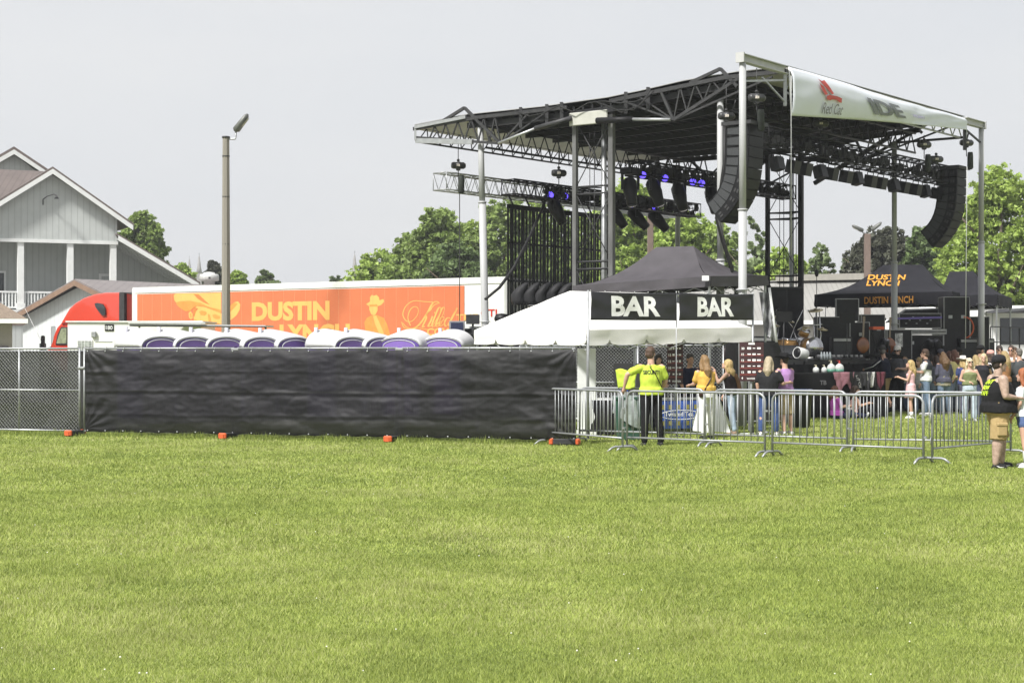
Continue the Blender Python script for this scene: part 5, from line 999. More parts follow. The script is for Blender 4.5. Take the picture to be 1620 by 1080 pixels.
# ---- cloth hooded fixtures on cases at the near upstage corner
hood = mat('black nylon hood', (.014, .014, .016), .7, 0, .25, 4, bump=.35)
cz = P(0, 482, 49).z
cs = thing('road_case_stack', P(858, 600, 49) * 1, 'stack of black road cases under the five hooded lights', 'road case'); cs.location.z = 0
x0, x1 = P(812, 0, 49).x, P(907, 0, 49).x
for k, (z0, z1) in enumerate(((DZ + .02, 2.35), (2.37, cz - .42), (cz - .4, cz))):
    m = MB(); m.box(((x0 + x1) / 2 + .1 * k, 49.3, (z0 + z1) / 2), (x1 - x0 - .25 * k, 1.0, z1 - z0), .0, .02); c = m.build('case', casem, cs)
    m = MB()
    for zz in (z0 + .02, z1 - .02): m.bar(V(x0 + .22 * k, 48.79, zz), V(x1 - .05 * k, 48.79, zz), .035, .02)
    m.build('edging', edgem if k else darkm, c)
hl = ['leftmost', 'second', 'middle', 'fourth', 'rightmost']
for i in range(5):
    px_ = 822 + i * 17.5; c = P(px_, 481, 48.9 + .15); root = thing('hooded_light', c, f'{hl[i]} of five stage lights under black hoods on the cases', 'stage light', 'five hooded lights'); m = MB(); rr = random.Random(i); c.z = cz
    rg = []
    for z, cxo, hw, hd in ((0, 0, .2, .2), (.12, -.02, .21, .22), (.3, -.04, .2, .24), (.42, .03, .17, .25), (.54, .12, .13, .2), (.62, .2, .07, .1), (.64, .22, .02, .03)):
        rg.append([c + V(cxo + hw * math.cos(k * 2 * math.pi / 14) * (1 + .12 * rr.random()), hd * math.sin(k * 2 * math.pi / 14) * (1 + .12 * rr.random()), z) for k in range(14)])
    m.rings(rg); m.build('hood', hood, root); m = MB(); m.box(c + V(0, 0, .03), (.36, .36, .06)); m.build('base', blackpl, root)
# ================================================================ canopies
def canopy(fl, bl_, br, fr_, ze, zr, ridge, mf, mfr, label, name='canopy', cat='canopy', val=.28, legs=True, zleg=0., sagv=.0, scallop=None, group=None, curve=.35):
    """four ground corners (front-left, back-left, back-right, front-right), eave height, ridge height; ridge = two points as (u,v) in the quad"""
    cs = [V(*c, 0) for c in (fl, bl_, br, fr_)]; root = thing(name, (cs[0] + cs[2]) / 2, label, cat, group)
    if not isinstance(ze, (list, tuple)): ze = [ze] * 4
    q = lambda u, v: cs[0].lerp(cs[3], u).lerp(cs[1].lerp(cs[2], u), v); E_ = [cs[i] + V(0, 0, ze[i]) for i in range(4)]
    r0 = q(*ridge[0]) + V(0, 0, zr); r1 = q(*ridge[1]) + V(0, 0, zr)
    m = MB(); n_ = 12
    def panel(a, b_, c, d):     # eave a->b, ridge d->c
        def fn(u, v):
            p = a.lerp(b_, u).lerp(d.lerp(c, u), v); sag = curve * math.sin(math.pi * v) * .5 * (1 - .3 * math.sin(math.pi * u)); w_ = .03 * noise.noise(V(u * 5, v * 4, a.x)) * math.sin(math.pi * v); return p - V(0, 0, sag * (zr - ze[0]) * .45) + V(0, 0, w_)
        m.grid(fn, 16, n_)
    panel(E_[0], E_[3], r1, r0); panel(E_[2], E_[1], r0, r1); panel(E_[1], E_[0], r0, r0 + V(0, .001, 0)); panel(E_[3], E_[2], r1 + V(0, .001, 0), r1)
    m.build('roof_cloth', mf, root)
    m = MB()
    for i in range(4):
        a, b_ = E_[i], E_[(i + 1) % 4]; L_ = (b_ - a).length; nn = V((b_ - a).y, -(b_ - a).x, 0).normalized(); c_ = (cs[0] + cs[2]) / 2
        if (a - c_).dot(nn) < 0: nn = -nn
        def fn(u, v, a=a, b_=b_, L_=L_, nn=nn):
            z = -val * v; 
            if scallop: k = (u * L_ / scallop) % 1; z += .10 * v * math.exp(-((min(k, 1 - k)) / .035) ** 2) - .03 * v * math.sin(math.pi * k)
            return a.lerp(b_, u) + nn * (.015 + .03 * v * (math.sin(u * L_ * 5 + i) * .6 + noise.noise(V(u * 7, v * 2, i)))) + V(0, 0, z + .004)
        m.grid(fn, max(30, int(L_ * 22)), 5)
    va = m.build('valance', mf, root)
    if legs:
        for c, z in zip(cs, ze):
            ins = ((cs[0] + cs[2]) / 2 - c).normalized() * .06; m = MB(); m.box(c + ins + V(0, 0, (z + zleg) / 2), (.045, .045, z - zleg), .5); m.build('leg', mfr, root)
        m = MB()
        for i in range(4):
            a, b_ = E_[i], E_[(i + 1) % 4]; ins = ((cs[0] + cs[2]) / 2 - (a + b_) / 2); ins.z = 0; ins = ins.normalized() * .08; dz_ = V(0, 0, -.1)
            for k in range(4): p0, p1 = a.lerp(b_, k / 4) + ins, a.lerp(b_, (k + 1) / 4) + ins; m.tube([p0 + dz_, p1 + dz_ * 4.2], .012, 5); m.tube([p0 + dz_ * 4.2, p1 + dz_], .012, 5)
        m.build('scissor_frame', mfr, root)
    return root, E_, r0, r1
# plain charcoal canopy in front of the near tower
charf = mat('charcoal canopy cloth', (.06, .055, .062), .75, 0, .18, 2.5, bump=.3)
fl, fr_ = P(907, 0, 43.2), P(1124, 0, 41.8); bl_, br = P(1010, 0, 46.0), P(1214, 0, 44.3)
canopy((fl.x, fl.y), (bl_.x, bl_.y), (br.x, br.y), (fr_.x, fr_.y), [P(0, 452, 43.2).z, P(0, 452, 45).z, P(0, 436, 44.3).z, P(0, 437, 41.8).z], P(0, 390, 43.8).z, [(.38, .5), (.66, .5)], charf, galv, 'plain charcoal peaked canopy standing at the near end of the stage', val=.26, curve=.9)
lp_ = thing('care_label', P(1117, 441, 41.75), 'small white label on the front corner of the plain charcoal canopy', 'label'); m = MB(); m.box(P(1116, 440, 41.72), (.17, .01, .12), -.25); m.build('label_patch', trim, lp_)
# printed black canopies on the far wing
yelp = mat('golden print', (.55, .25, .03), .6, 0, .1, 3)
Yt = 58.5
def Q(px, py, Y): p = P(px, py, Y); return p
a, b_ = Q(1289, 0, Yt), Q(1507, 0, Yt - 1.2); c, d = Q(1330, 0, Yt + 4), Q(1530, 0, Yt + 3)
ct, E_, r0, r1 = canopy((a.x, a.y), (c.x, c.y), (d.x, d.y), (b_.x, b_.y), [P(0, 466, Yt).z, P(0, 466, Yt + 2).z, P(0, 464, Yt + 1).z, P(0, 461, Yt - 1.2).z], P(0, 418, Yt + 1).z, [(.42, .5), (.72, .5)], blackfab, galv, 'black canopy with golden artist lettering on roof and valance', val=.42, curve=.9)
fd_ = (E_[3] - E_[0]); fn0 = V(fd_.y, -fd_.x, 0).normalized()
text('valance_lettering', 'DUSTIN LYNCH', yelp, ct, E_[0].lerp(E_[3], .365) + fn0 * .07 + V(0, 0, -.36), fd_, V(0, 0, 1), .24, .004, .02, width=1.62)
sl_ = (r0.lerp(r1, .3) - E_[0].lerp(E_[3], .48)); ey = sl_.normalized(); base = E_[0].lerp(E_[3], .40) 
nrm_ = fd_.normalized().cross(ey).normalized()
_bv = None
def roof_pt(px__, py__):      # where the sight line meets the canopy's front roof cloth
    o, d_ = cam.location, (P(px__, py__, 1.) - cam.location)
    global _bv
    if _bv is None:
        from mathutils.bvhtree import BVHTree
        rc = [q for q in COL.objects if q.parent == ct and q.name.startswith('roof_cloth')][0]; _bv = BVHTree.FromPolygons([v.co + ct.location for v in rc.data.vertices], [tuple(f.vertices) for f in rc.data.polygons])
    hit = _bv.ray_cast(o, d_.normalized()); return hit[0] if hit[0] else P(px__, py__, Yt)
for body_, x_, y_, w__, h__ in (('DUSTIN', 1372, 443.5, 1.28, .19), ('LYNCH', 1370, 453, 1.12, .19)):
    def rfn(u, w_, h, x_=x_, y_=y_):
        px__, py__ = x_ + (u + w_ * .25) * FPX / Yt, y_ - w_ * FPX / Yt * .95; return roof_pt(px__, py__) + V(0, -.02 - h, .02)
    text('roof_lettering', body_, yelp, ct, V(0, 0, 0), V(1, 0, 0), V(0, 0, 1), h__, .004, .03, width=w__, fn=rfn)

a2, b2_ = Q(1480, 0, Yt + .8), Q(1578, 0, Yt + .2); c2, d2 = Q(1500, 0, Yt + 5), Q(1600, 0, Yt + 3.6)
ct2, E2, _, _ = canopy((a2.x, a2.y), (c2.x, c2.y), (d2.x, d2.y), (b2_.x, b2_.y), [P(0, 466, Yt).z] * 4, P(0, 428, Yt + 2).z, [(.12, .5), (.5, .5)], blackfab, galv, 'second black canopy joined to the right of the printed canopy', val=.38, curve=.7)
# white bar tent
tA, tB, tC = G(751, 668), G(931, 691), G(1188, 676)       # left, near corner, right
tA = V(P(751, 0, 38.5).x, 38.5, 0); tB = V(P(929, 0, 35.5).x, 35.5, 0); tC = V(P(1190, 0, 38.2).x, 38.2, 0); tD = tA + tC - tB
bt, Eb, rb0, rb1 = canopy((tB.x, tB.y), (tA.x, tA.y), (tD.x, tD.y), (tC.x, tC.y), [P(0, 522, 35.5).z, P(0, 522, 38.5).z, 2.3, P(0, 518, 38.2).z], P(0, 461, 38).z, [(.24, .5), (.72, .5)], whitefab, galv, 'white frame tent over the bar with drooping scalloped valance', name='bar_tent', cat='tent', val=.3, scallop=1.02, curve=.0)
# BAR banners on poles
bl1, bl2, bl3 = P(930.5, 0, 34.9), P(1070, 0, 35.9), P(1191, 0, 37.0); bp = 'poles holding the black bar banners'
blk = mat('bar banner vinyl', (.02, .02, .022), .35, 0, .3, 2); whp = mat('white banner print', (.78, .78, .77), .5)
for (p, zt, lab) in ((bl1, P(0, 459, 34.9).z, 'left banner pole at the near corner of the white tent'), (bl2, P(0, 461, 35.9).z, 'thin banner pole between the two black banners'), (bl3, P(0, 463, 37).z, 'right banner pole beside the second menu board')):
    r0_ = thing('banner_pole', (p.x, p.y, 0), lab, 'pole', bp); m = MB(); m.tube([(p.x, p.y, 0), (p.x, p.y, zt)], .012 if p is bl2 else .024, 8); m.build('pole_tube', galv, r0_); m = MB(); m.lathe((p.x, p.y, 0), [(.2, 0), (.2, .015), (.04, .03)], 12); m.build('base_plate', darkm, r0_)
for (p, q, y0, y1, y2, y3, lab, tx0, tx1, s_) in ((bl1, bl2, 461, 506, 463, 507, 'left black BAR banner above the white tent', .235, .8, 0), (bl2, bl3, 463, 507, 465, 506, 'right black BAR banner above the white tent', .24, .73, 3)):
    rt_ = thing('bar_banner', V(p.x, p.y, 0), lab, 'banner', 'black bar banners'); zt0, zb0, zt1, zb1 = P(0, y0, p.y).z, P(0, y1, p.y).z, P(0, y2, q.y).z, P(0, y3, q.y).z
    dv = V(q.x - p.x, q.y - p.y, 0); nv = V(dv.y, -dv.x, 0).normalized()
    def bfn_(u, v, h=0, p=p, dv=dv, nv=nv): 
        fold = .03 * noise.noise(V(u * 3, v * 2, s_)) + .02 * math.sin((u * 5 + v * 2) * 2 + s_) * (1 - abs(2 * u - 1)); edge = .012 * math.sin(math.pi * v) * (abs(2 * u - 1) ** 10) * (1 if u < .5 else -1)
        return V(p.x, p.y, 0) + dv * (.012 + u * .976) + dv.normalized() * edge + nv * (.05 + fold + h) + V(0, 0, (zb0 + (zb1 - zb0) * u) * (1 - v) + (zt0 + (zt1 - zt0) * u) * v - .02 * math.sin(math.pi * u) * v)
    m = MB(); m.grid(lambda u, v: bfn_(u, v), 50, 16); o = m.build('banner_sheet', blk, rt_); so = o.modifiers.new('s', 'SOLIDIFY'); so.thickness = .005; so.offset = -1
    Lb = dv.length * .976; hb = (zt0 - zb0)
    text('lettering', 'BAR', whp, rt_, V(0, 0, 0), dv, V(0, 0, 1), .74, .003, .035, width=Lb * (tx1 - tx0), fn=lambda u, w_, h: bfn_(tx0 + u / Lb, .14 + w_, h + .012))
    m = MB(); [m.tube([bfn_(k / 6, 1) , bfn_(k / 6, 1) + V(0, 0, .03)], .006, 4) for k in range(7)]; m.build('ties', trim, rt_)
# white panel (fridge/side board) behind first barricade
wp = thing('white_board', G(928, 690), 'tall narrow white board standing behind the left banner pole', 'panel'); m = MB(); c = P(928, 0, 36.3); m.box((c.x, 36.3, 1.0), (.39, .06, 1.72), .05, .01); m.box((c.x, 36.33, .07), (.42, .3, .1)); m.build('board', trim, wp)
# menu boards
mb_ = mat('maroon menu board', (.045, .018, .02), .5, 0, .3, 4); mred = mat('menu red band', (.16, .035, .03), .5)
def menu(c, w_, h, rz, label, seed, lasttxt):
    root = thing('menu_board', V(c.x, c.y, 0), label, 'sign', 'drink menu boards'); ex = V(math.cos(rz), math.sin(rz), 0); nn = V(ex.y, -ex.x, 0); rr = random.Random(seed)
    m = MB(); m.box(c, (w_, .02, h), rz, .004); m.build('board', mb_, root)
    m = MB(); m.tube([V(c.x, c.y + .05, 0), V(c.x, c.y + .05, c.z + .2)], .022, 6); m.tube([V(c.x - .25, c.y + .05, .02), V(c.x + .25, c.y + .05, .02)], .02, 6); m.build('stand', galv, root)
    m = MB(); 
    for k in (1, 2, 3, 4): z = c.z + h / 2 - h * (.17 + .165 * k); m.box(V(c.x, c.y, z) + nn * .012, (w_ * .98, .004, h * .035), rz)
    m.build('bands', mred, root)
    prices = ['20', '15', '12', '10', '7', '4'] if seed == 1 else ['20', '15', '12', '10', '12', '4']
    for k, p in enumerate(prices):
        z = c.z + h / 2 - h * (.19 + .152 * k); text('price', p, whp, root, c + ex * (-w_ * .42) + nn * .016 + V(0, 0, z - c.z), ex, V(0, 0, 1), h * .06, .002, .03)
        m = MB()
        if k < 5:
            for j in range(3):
                x = -w_ * .1 + j * w_ * .2; m.box(c + ex * x + nn * .014 + V(0, 0, z - c.z + h * .035), (w_ * rr.uniform(.1, .16), .004, h * rr.uniform(.02, .06)), rz)
            m.build('item_marks', whp, root)
    text('item', lasttxt, whp, root, c + ex * (-w_ * .2) + nn * .016 + V(0, 0, c.z * 0 - h / 2 + h * .045), ex, V(0, 0, 1), h * .045, .002, .02)
    m = MB(); m.box(c + nn * .014 + V(0, 0, h / 2 - h * .04), (w_ * .26, .004, h * .045), rz); m.build('header_mark', whp, root)
c = P(1068, 574, 37.5); menu(c, .35, .93, -.0, 'narrow maroon drinks menu board hanging in front of the bar staff', 1, 'WATER')
c = P(1189, 572, 36.8); menu(c, .52, .84, -.1, 'wide maroon drinks menu board at the right end of the bar tent', 2, 'WATER')
# bar counter with blue banner
brt = thing('bar_counter', G(1060, 700), 'long bar table with a blue printed banner hung on its front', 'bar table'); bx0, bx1 = P(985, 0, 37), P(1150, 0, 38.6)
m = MB(); m.prism([V(bx0.x, 37, .72), V(bx1.x, 38.6, .72), V(bx1.x, 38.6, .76), V(bx0.x, 37, .76)], V(-.3, .6, 0)); m.build('table_top', trim, brt)
blu = mat('blue banner', (.05, .11, .42), .5, 0, .15, 3); p0, p1 = P(1043, 0, 37), P(1100, 0, 37.6)
m = MB(); m.grid(lambda u, v: V(p0.x + (p1.x + .2 - p0.x) * u, 37.0 + .6 * u - .03 - .02 * math.sin(u * 14), .12 + .6 * v), 30, 8); m.build('banner', blu, brt)
m = MB()
for u in (.08, .24, .42, .62, .8):
    for v_ in (.2, .78): m.box((p0.x + (p1.x + .2 - p0.x) * u, 37.0 + .6 * u - .07, .12 + .6 * v_), (.08, .01, .1), .5)
m.build('banner_marks', mat('olive print', (.28, .25, .06), .6), brt)
m = MB(); cc = [V(p0.x + .02 + .9 * (0.5 - .5 * math.cos(t)), 37.2 - .2 * math.cos(t) - .1, .42 + .1 * math.sin(t)) for t in [k * 2 * math.pi / 28 for k in range(28)]]; m.tube(cc + [cc[0]], .009, 4); m.build('banner_oval', trim, brt)
text('banner_lettering', 'Twisted Tea', whp, brt, V(p0.x + .12, 37.0, .385), V(.96, .45, 0), V(0, 0, 1), .1, .003, .01, width=.72)
m = MB(); 
for u in (.02, .98):
    q = bx0.lerp(bx1, u); m.box((q.x, q.y + .3, .36), (.04, .5, .72))
m.build('leg', darkm, brt)
# green bin with bag
gb_ = thing('green_bin', G(998, 707), 'green plastic rubbish bin with a clear liner between guard and bar', 'bin'); c = V(P(994, 0, 34.6).x, 34.6, 0)
m = MB(); m.rings([[c + V(x * w_, y * w_, z) for x, y in ((-1, -.85), (-.85, -1), (.85, -1), (1, -.85), (1, .85), (.85, 1), (-.85, 1), (-1, .85))] for z, w_ in ((0.02, .22), (.8, .29), (.84, .31), (.88, .31))], smooth=False); m.build('body', mat('green bin plastic', (.03, .08, .055), .5), gb_)
m = MB(); m.grid(lambda u, v: c + V(.32 * math.cos(u * 6.283) * (1 + .06 * noise.noise(V(u * 9, v * 4, 1))), .32 * math.sin(u * 6.283) * (1 + .06 * noise.noise(V(u * 9, v * 4, 3))), .9 - .5 * v * (1 + .3 * math.sin(u * 9))), 40, 8); m.build('liner', mat('clear liner', (.3, .34, .33), .25, 0, .3, 9, spec=.8), gb_)
# wooden drinks table on the left under the tent, black mats
dt = thing('serving_table', G(950, 700), 'dark skirted side table behind the first barricade', 'table'); c = P(948, 0, 36.4)
m = MB(); m.box((c.x + .15, 36.6, .78), (1.0, .6, .04)); m.build('table_top', trim, dt); m = MB(); drape(m, V(c.x - .35, 36.3, 0), V(c.x + .64, 36.3, 0), .03, .76, 3, .02); drape(m, V(c.x + .64, 36.3, 0), V(c.x + .64, 36.9, 0), .03, .76, 4, .02); m.build('table_skirt', skirt, dt)
bx = thing('carton', V(c.x + .55, 36.5, .8), 'small white and blue carton on the side table', 'box'); m = MB(); m.box((c.x + .5, 36.5, .9), (.2, .18, .2), .2, .01); m.build('carton_body', trim, bx); m = MB(); m.box((c.x + .5, 36.5, .97), (.205, .185, .05), .2); m.build('blue_band', blu, bx)
# white A-frame barriers
for (px0_, px1_, t0, t1, lab) in ((1095, 1122, 1110, 1114, 'left white sheet board leaning behind the woman in yellow'), (1112, 1156, 1113, 1133, 'right white sheet board spreading wide towards the grass')):
    Y = 35.4; r0_ = thing('white_sign_board', V(P(px0_, 0, Y).x, Y, 0), lab, 'sign board', 'white sheet boards'); m = MB()
    m.prism([P(px0_, 681, Y), P(px1_, 684, Y), P(t1, 620, Y + .25), P(t0, 622, Y + .25)], V(0, .02, 0)); m.build('front_sheet', trim, r0_); m = MB(); m.prism([P(px0_, 671, Y + .6), P(px1_, 671, Y + .6), P(t1, 620, Y + .28), P(t0, 622, Y + .28)], V(0, .02, 0)); m.build('back_sheet', trim, r0_)
# ================================================================ merch booth of black flight cases / table with clothes
mt = thing('merch_table', V(P(1335, 0, 46.5).x, 46.6, 0), 'black draped merchandise counter in front of the stage skirt', 'table'); ma, mbb = V(P(1255, 0, 46.0).x, 46.0, 0), V(P(1400, 0, 46.8).x, 46.8, 0)
m = MB(); m.prism([ma + V(0, 0, 1.18), mbb + V(0, 0, 1.18), mbb + V(-.2, .8, 1.18), ma + V(-.2, .8, 1.18)], V(0, 0, .04)); m.build('table_top', blackpl, mt)
m = MB(); drape(m, ma, mbb, .02, 1.18, 5, .02); drape(m, mbb, mbb + V(-.2, .8, 0), .02, 1.18, 5, .02); m.build('table_skirt', skirt, mt)
text('table_mark', 'TB', mat('dark grey print', (0, 0, 0)), mt, ma.lerp(mbb, .28) + V(0, -.1, .9), mbb - ma, V(0, 0, 1), .12, .003, .02)
cloths = [(1332, .28, .42, (.42, .2, .24), 'dusty pink shirt hanging over the counter edge'), (1352, .2, .5, (.02, .02, .02), 'black shirt with white script hanging on the counter'), (1365, .16, .5, (.05, .05, .055), 'dark grey shirt hanging on the counter next to the white one'), (1375, .1, .34, (.6, .6, .58), 'white shirt sleeve hanging on the counter'), (1384, .12, .5, (.02, .018, .018), 'black shirt hanging at the right end of the counter'), (1391, .12, .42, (.12, .03, .045), 'maroon shirt hanging last on the counter')]
for i, (px_, hw, ln, col_, lab) in enumerate(cloths):
    t_ = (px_ - 1255) / 145; p = ma.lerp(mbb, t_); r0_ = thing('hanging_shirt', p + V(0, 0, 1.2), lab, 'shirt', 'shirts on the merchandise counter'); dd = (mbb - ma).normalized(); nn = V(dd.y, -dd.x, 0); m = MB()
    m.grid(lambda u, v: p + dd * ((u - .5) * 2 * hw * (1 - .25 * v if v > .45 else 1.15 - .3 * v)) + nn * (.09 + .03 * math.sin(u * 12 + i) + .02 * noise.noise(V(u * 4, v * 5, i))) + V(0, 0, 1.24 - ln * v * (1 + .25 * math.sin(u * 7 + i))), 16, 12)
    o = m.build('shirt_cloth', mat('shirt cloth %s' % lab.split()[0] + str(i), col_, .85, 0, .2, 8), r0_); so = o.modifiers.new('s', 'SOLIDIFY'); so.thickness = .02
    if i == 1: text('shirt_print', 'LYNCH', whp, r0_, p + nn * .15 + V(-.05, 0, 1.15), V(.25, .1, -.9), dd, .09, .002, .0, width=.34)
cyl_green = mat('bottle green band', (.12, .3, .22), .4); botw = mat('white bottle plastic', (.6, .62, .6), .4)
for i, (px_, y0, y1, wpx, lab) in enumerate(((1291, 576, 588, 10, 'small cream pump bottle, leftmost on the counter'), (1304, 576, 588, 9, 'small white pump bottle second on the counter'), (1315, 569, 588, 13, 'tall clear jug with pump, green base, left of the red topped one'), (1328, 569, 588, 14, 'tall jug with a red collar at the right of the bottles'))):
    Y = 46.6; c = P(px_, 588, Y); c.z = 1.222; h = (y1 - y0) / FPX * Y; w_ = wpx / 2 / FPX * Y; r0_ = thing('pump_bottle', c, lab, 'bottle', 'pump bottles on the counter')
    m = MB(); m.lathe(c, [(w_, 0), (w_, h * .45), (w_ * .8, h * .62), (w_ * .3, h * .75), (w_ * .15, h * .8)], 16); m.build('body', botw, r0_)
    m = MB(); m.lathe(c + V(0, 0, h * .78), [(w_ * .3, 0), (w_ * .3, h * .06), (w_ * .1, h * .08), (w_ * .1, h * .2)], 10); m.bar(c + V(-w_ * .6, 0, h), c + V(w_ * .15, 0, h), .014); m.build('pump', mat('pump cap red', (.5, .05, .04), .5) if i == 3 else mat('pump cap cream', (.6, .55, .4), .5), r0_)
    if i > 1: m = MB(); m.lathe(c, [(w_ + .002, .01), (w_ + .002, h * .3)], 16); m.build('green_band', cyl_green, r0_)
# black bin & wheeled boxes at 1265
bk = thing('black_bin', V(P(1264, 0, 40).x, 40, 0), 'black rubbish bin with a shiny blue liner beside the couple', 'bin'); c = bk.location.copy()
m = MB(); m.rings([[c + V(.3 * w_ * math.cos(k * .5236), .3 * w_ * math.sin(k * .5236), z) for k in range(12)] for z, w_ in ((.01, .85), (.8, 1.0), (.84, 1.08), (.88, 1.08))]); m.build('body', blackpl, bk)
m = MB(); m.lathe(c + V(0, 0, .8), [(.335, 0), (.34, .1), (.3, .12), (.1, .08)], 16); m.build('liner', mat('blue liner plastic', (.03, .05, .12), .15, 0, .4, 8, spec=.9), bk)
# ================================================================ back line on the deck
def case(cx_, cy_, w_, d_, h, z, label, rz=rzu, doors=True, group='flight cases and racks on the stage'):
    r0_ = thing('flight_case', (cx_, cy_, z), label, 'flight case', group); c = V(cx_, cy_, z + h / 2); m = MB(); m.box(c, (w_, d_, h), rz); m.build('case_body', casem, r0_); m = MB()
    ex, ey = V(math.cos(rz), math.sin(rz), 0), V(-math.sin(rz), math.cos(rz), 0)
    for a in (-1, 1):
        for b_ in (-1, 1):
            m.bar(c + ex * (w_ / 2 + .003) * a + ey * (d_ / 2 + .003) * b_ - V(0, 0, h / 2), c + ex * (w_ / 2 + .003) * a + ey * (d_ / 2 + .003) * b_ + V(0, 0, h / 2), .02)
            m.bar(c + ex * w_ / 2 * a - ey * d_ / 2 + V(0, 0, b_ * h / 2), c + ex * w_ / 2 * a + ey * d_ / 2 + V(0, 0, b_ * h / 2), .02); m.bar(c + ey * (d_ / 2) * a - ex * w_ / 2 + V(0, 0, b_ * h / 2), c + ey * (d_ / 2) * a + ex * w_ / 2 + V(0, 0, b_ * h / 2), .02)
    m.build('edging', edgem, r0_)
    if doors:
        for q in (-.25, .25): m = MB(); m.box(c - ey * (d_ / 2 + .01) + ex * w_ * q + V(0, 0, h * .18), (.12, .02, .1), rz); m.build('latch', galv, r0_)
    return r0_
def SP(px, d): k = (px - CX) / FPX; s = (k * (46.5 - .6 * d) - (2.2 + .8 * d)) / (.6 - .8 * k); q = S(s, d, 0); return q
z0 = DZ + .005
def at(px, Y): return P(px, 557, Y)
c = at(1316, 50.5); case(c.x, 50.5, .95, .6, 1.25, z0, 'tall black amplifier cabinet right of the drum kit', 0, False)
m = MB()
c = at(1345, 51); case(c.x, 51, 1.0, .7, 1.1, z0, 'black wardrobe case with silver latches under the tilted screen case', 0)
c = at(1340, 51); r_s = case(c.x - .02, 50.9, .66, .18, .66, z0 + 1.14, 'black tilted lid case standing on top of the wardrobe case', -.08, False)
c = at(1378, 52); case(c.x, 52, .7, .6, 1.35, z0, 'black rack behind the keyboard stand', 0)
c = at(1455, 54); case(c.x, 54, 1.3, .7, .75, z0, 'low wide double door rack case on the far wing', 0)
c = at(1452, 54); case(c.x - .0, 54, 1.3, .65, .45, z0 + .98, 'rack of audio electronics on the low double door case', 0, False)
r0_ = thing('case_tray', V(c.x, 54, z0 + .76), 'silver edged tray between the electronics rack and the low case', 'tray'); m = MB(); m.box((c.x + .05, 53.95, z0 + .86), (1.5, .8, .16)); m.build('tray_body', edgem, r0_); m = MB(); m.box((c.x + .05, 53.93, z0 + .86), (1.44, .8, .03)); m.build('tray_seam', darkm, r0_)
pk = thing('electronics_face', V(c.x, 53.66, z0 + 1.2), 'lit display strip on the electronics rack', 'display'); m = MB(); m.box((c.x, 53.655, z0 + 1.2), (1.1, .02, .3)); m.build('face_panel', blackpl, pk); m = MB()
for i in range(9): m.box((c.x - .45 + i * .11, 53.64, z0 + 1.12 + .1 * (i % 3)), (.06, .01, .025))
m.build('indicators', mat('indicator print', (.3, .32, .34), .4), pk)
c = at(1509, 54); case(c.x, 54, .8, .7, 1.95, z0, 'tall black rack at the right end of the stage by the orange cable', 0)
c = at(1489, 54.5); case(c.x, 54.5, .4, .6, 1.0, z0, 'narrow case stack left of the tall rack', 0)
c = at(1546, 55); case(c.x, 55, .6, .6, 1.35, z0, 'black case behind the far outer post', 0, False)
c = at(1420, 52.7); case(c.x, 52.7, .75, .5, .9, z0, 'black case with a white emblem front behind the grey post', 0, False)
em = thing('emblem_cloth', V(c.x, 52.4, z0 + .5), 'white patterned cloth hung on the black case by the grey post', 'cloth'); m = MB(); m.grid(lambda u, v: V(c.x - .14 + .24 * u, 52.42 + .02 * math.sin(u * 9), z0 + .38 + .42 * v), 8, 8); m.build('cloth_sheet', mat('emblem cloth print', (.5, .5, .5), .7, 0, .8, 9), em)
oc = thing('cable_coil', P(1528, 518, 53.8), 'orange cable coiled on the side of the tall rack', 'cable'); m = MB(); cc = P(1526, 518, 53.6); m.tube([cc + V(.28 * math.cos(t), 0, .33 * math.sin(t)) for t in [k * .35 - 1.5 for k in range(10)]], .025, 6); m.build('coil', orange, oc)
# dark back panels on the stage wing: tall black flats behind the drums
for (p0_, p1_, yt, Y, lab) in ((1217, 1245, 455, 53.5, 'tall black stage flat between the far tower columns, left'), (1240, 1271, 455, 53.9, 'tall black stage flat right of the far tower mast')):
    a, b_ = P(p0_, yt, Y), P(p1_, yt, Y); r0_ = thing('stage_flat', (a.x, Y, DZ), lab, 'stage panel', 'black stage flats'); m = MB(); m.box(((a.x + b_.x) / 2, Y, (a.z + z0) / 2), (b_.x - a.x, .08, a.z - z0), .03, .01); m.build('panel', casem, r0_); m = MB(); m.bar(V(a.x, Y - .05, a.z), V(b_.x, Y - .05, a.z), .05); m.build('top_edge', darkm, r0_)
# purple bar, one even violet base colour
pb_ = thing('purple_bar', P(1450, 503, 53.5), 'thin purple bar above the electronics rack', 'bar'); m = MB(); m.bar(P(1413, 504, 53.5), P(1490, 502, 53.5), .06); m.build('bar_profile', mat('even violet', (.12, .09, .3), .3, .3), pb_)
for a_, b_, yy in ((1405, 1500, 489),): r0_ = thing('tilted_case', P(1440, 490, 55), 'slanted black case lid leaning behind the electronics rack', 'case lid'); m = MB(); m.prism([P(1402, 510, 55), P(1432, 490, 55), P(1500, 488, 55), P(1500, 512, 55)], V(0, .1, 0)); m.build('lid', casem, r0_); m = MB(); m.bar(P(1402, 510, 54.95), P(1432, 490, 54.95), .05); m.bar(P(1432, 490, 54.95), P(1500, 488, 54.95), .05); m.build('edging', edgem, r0_)
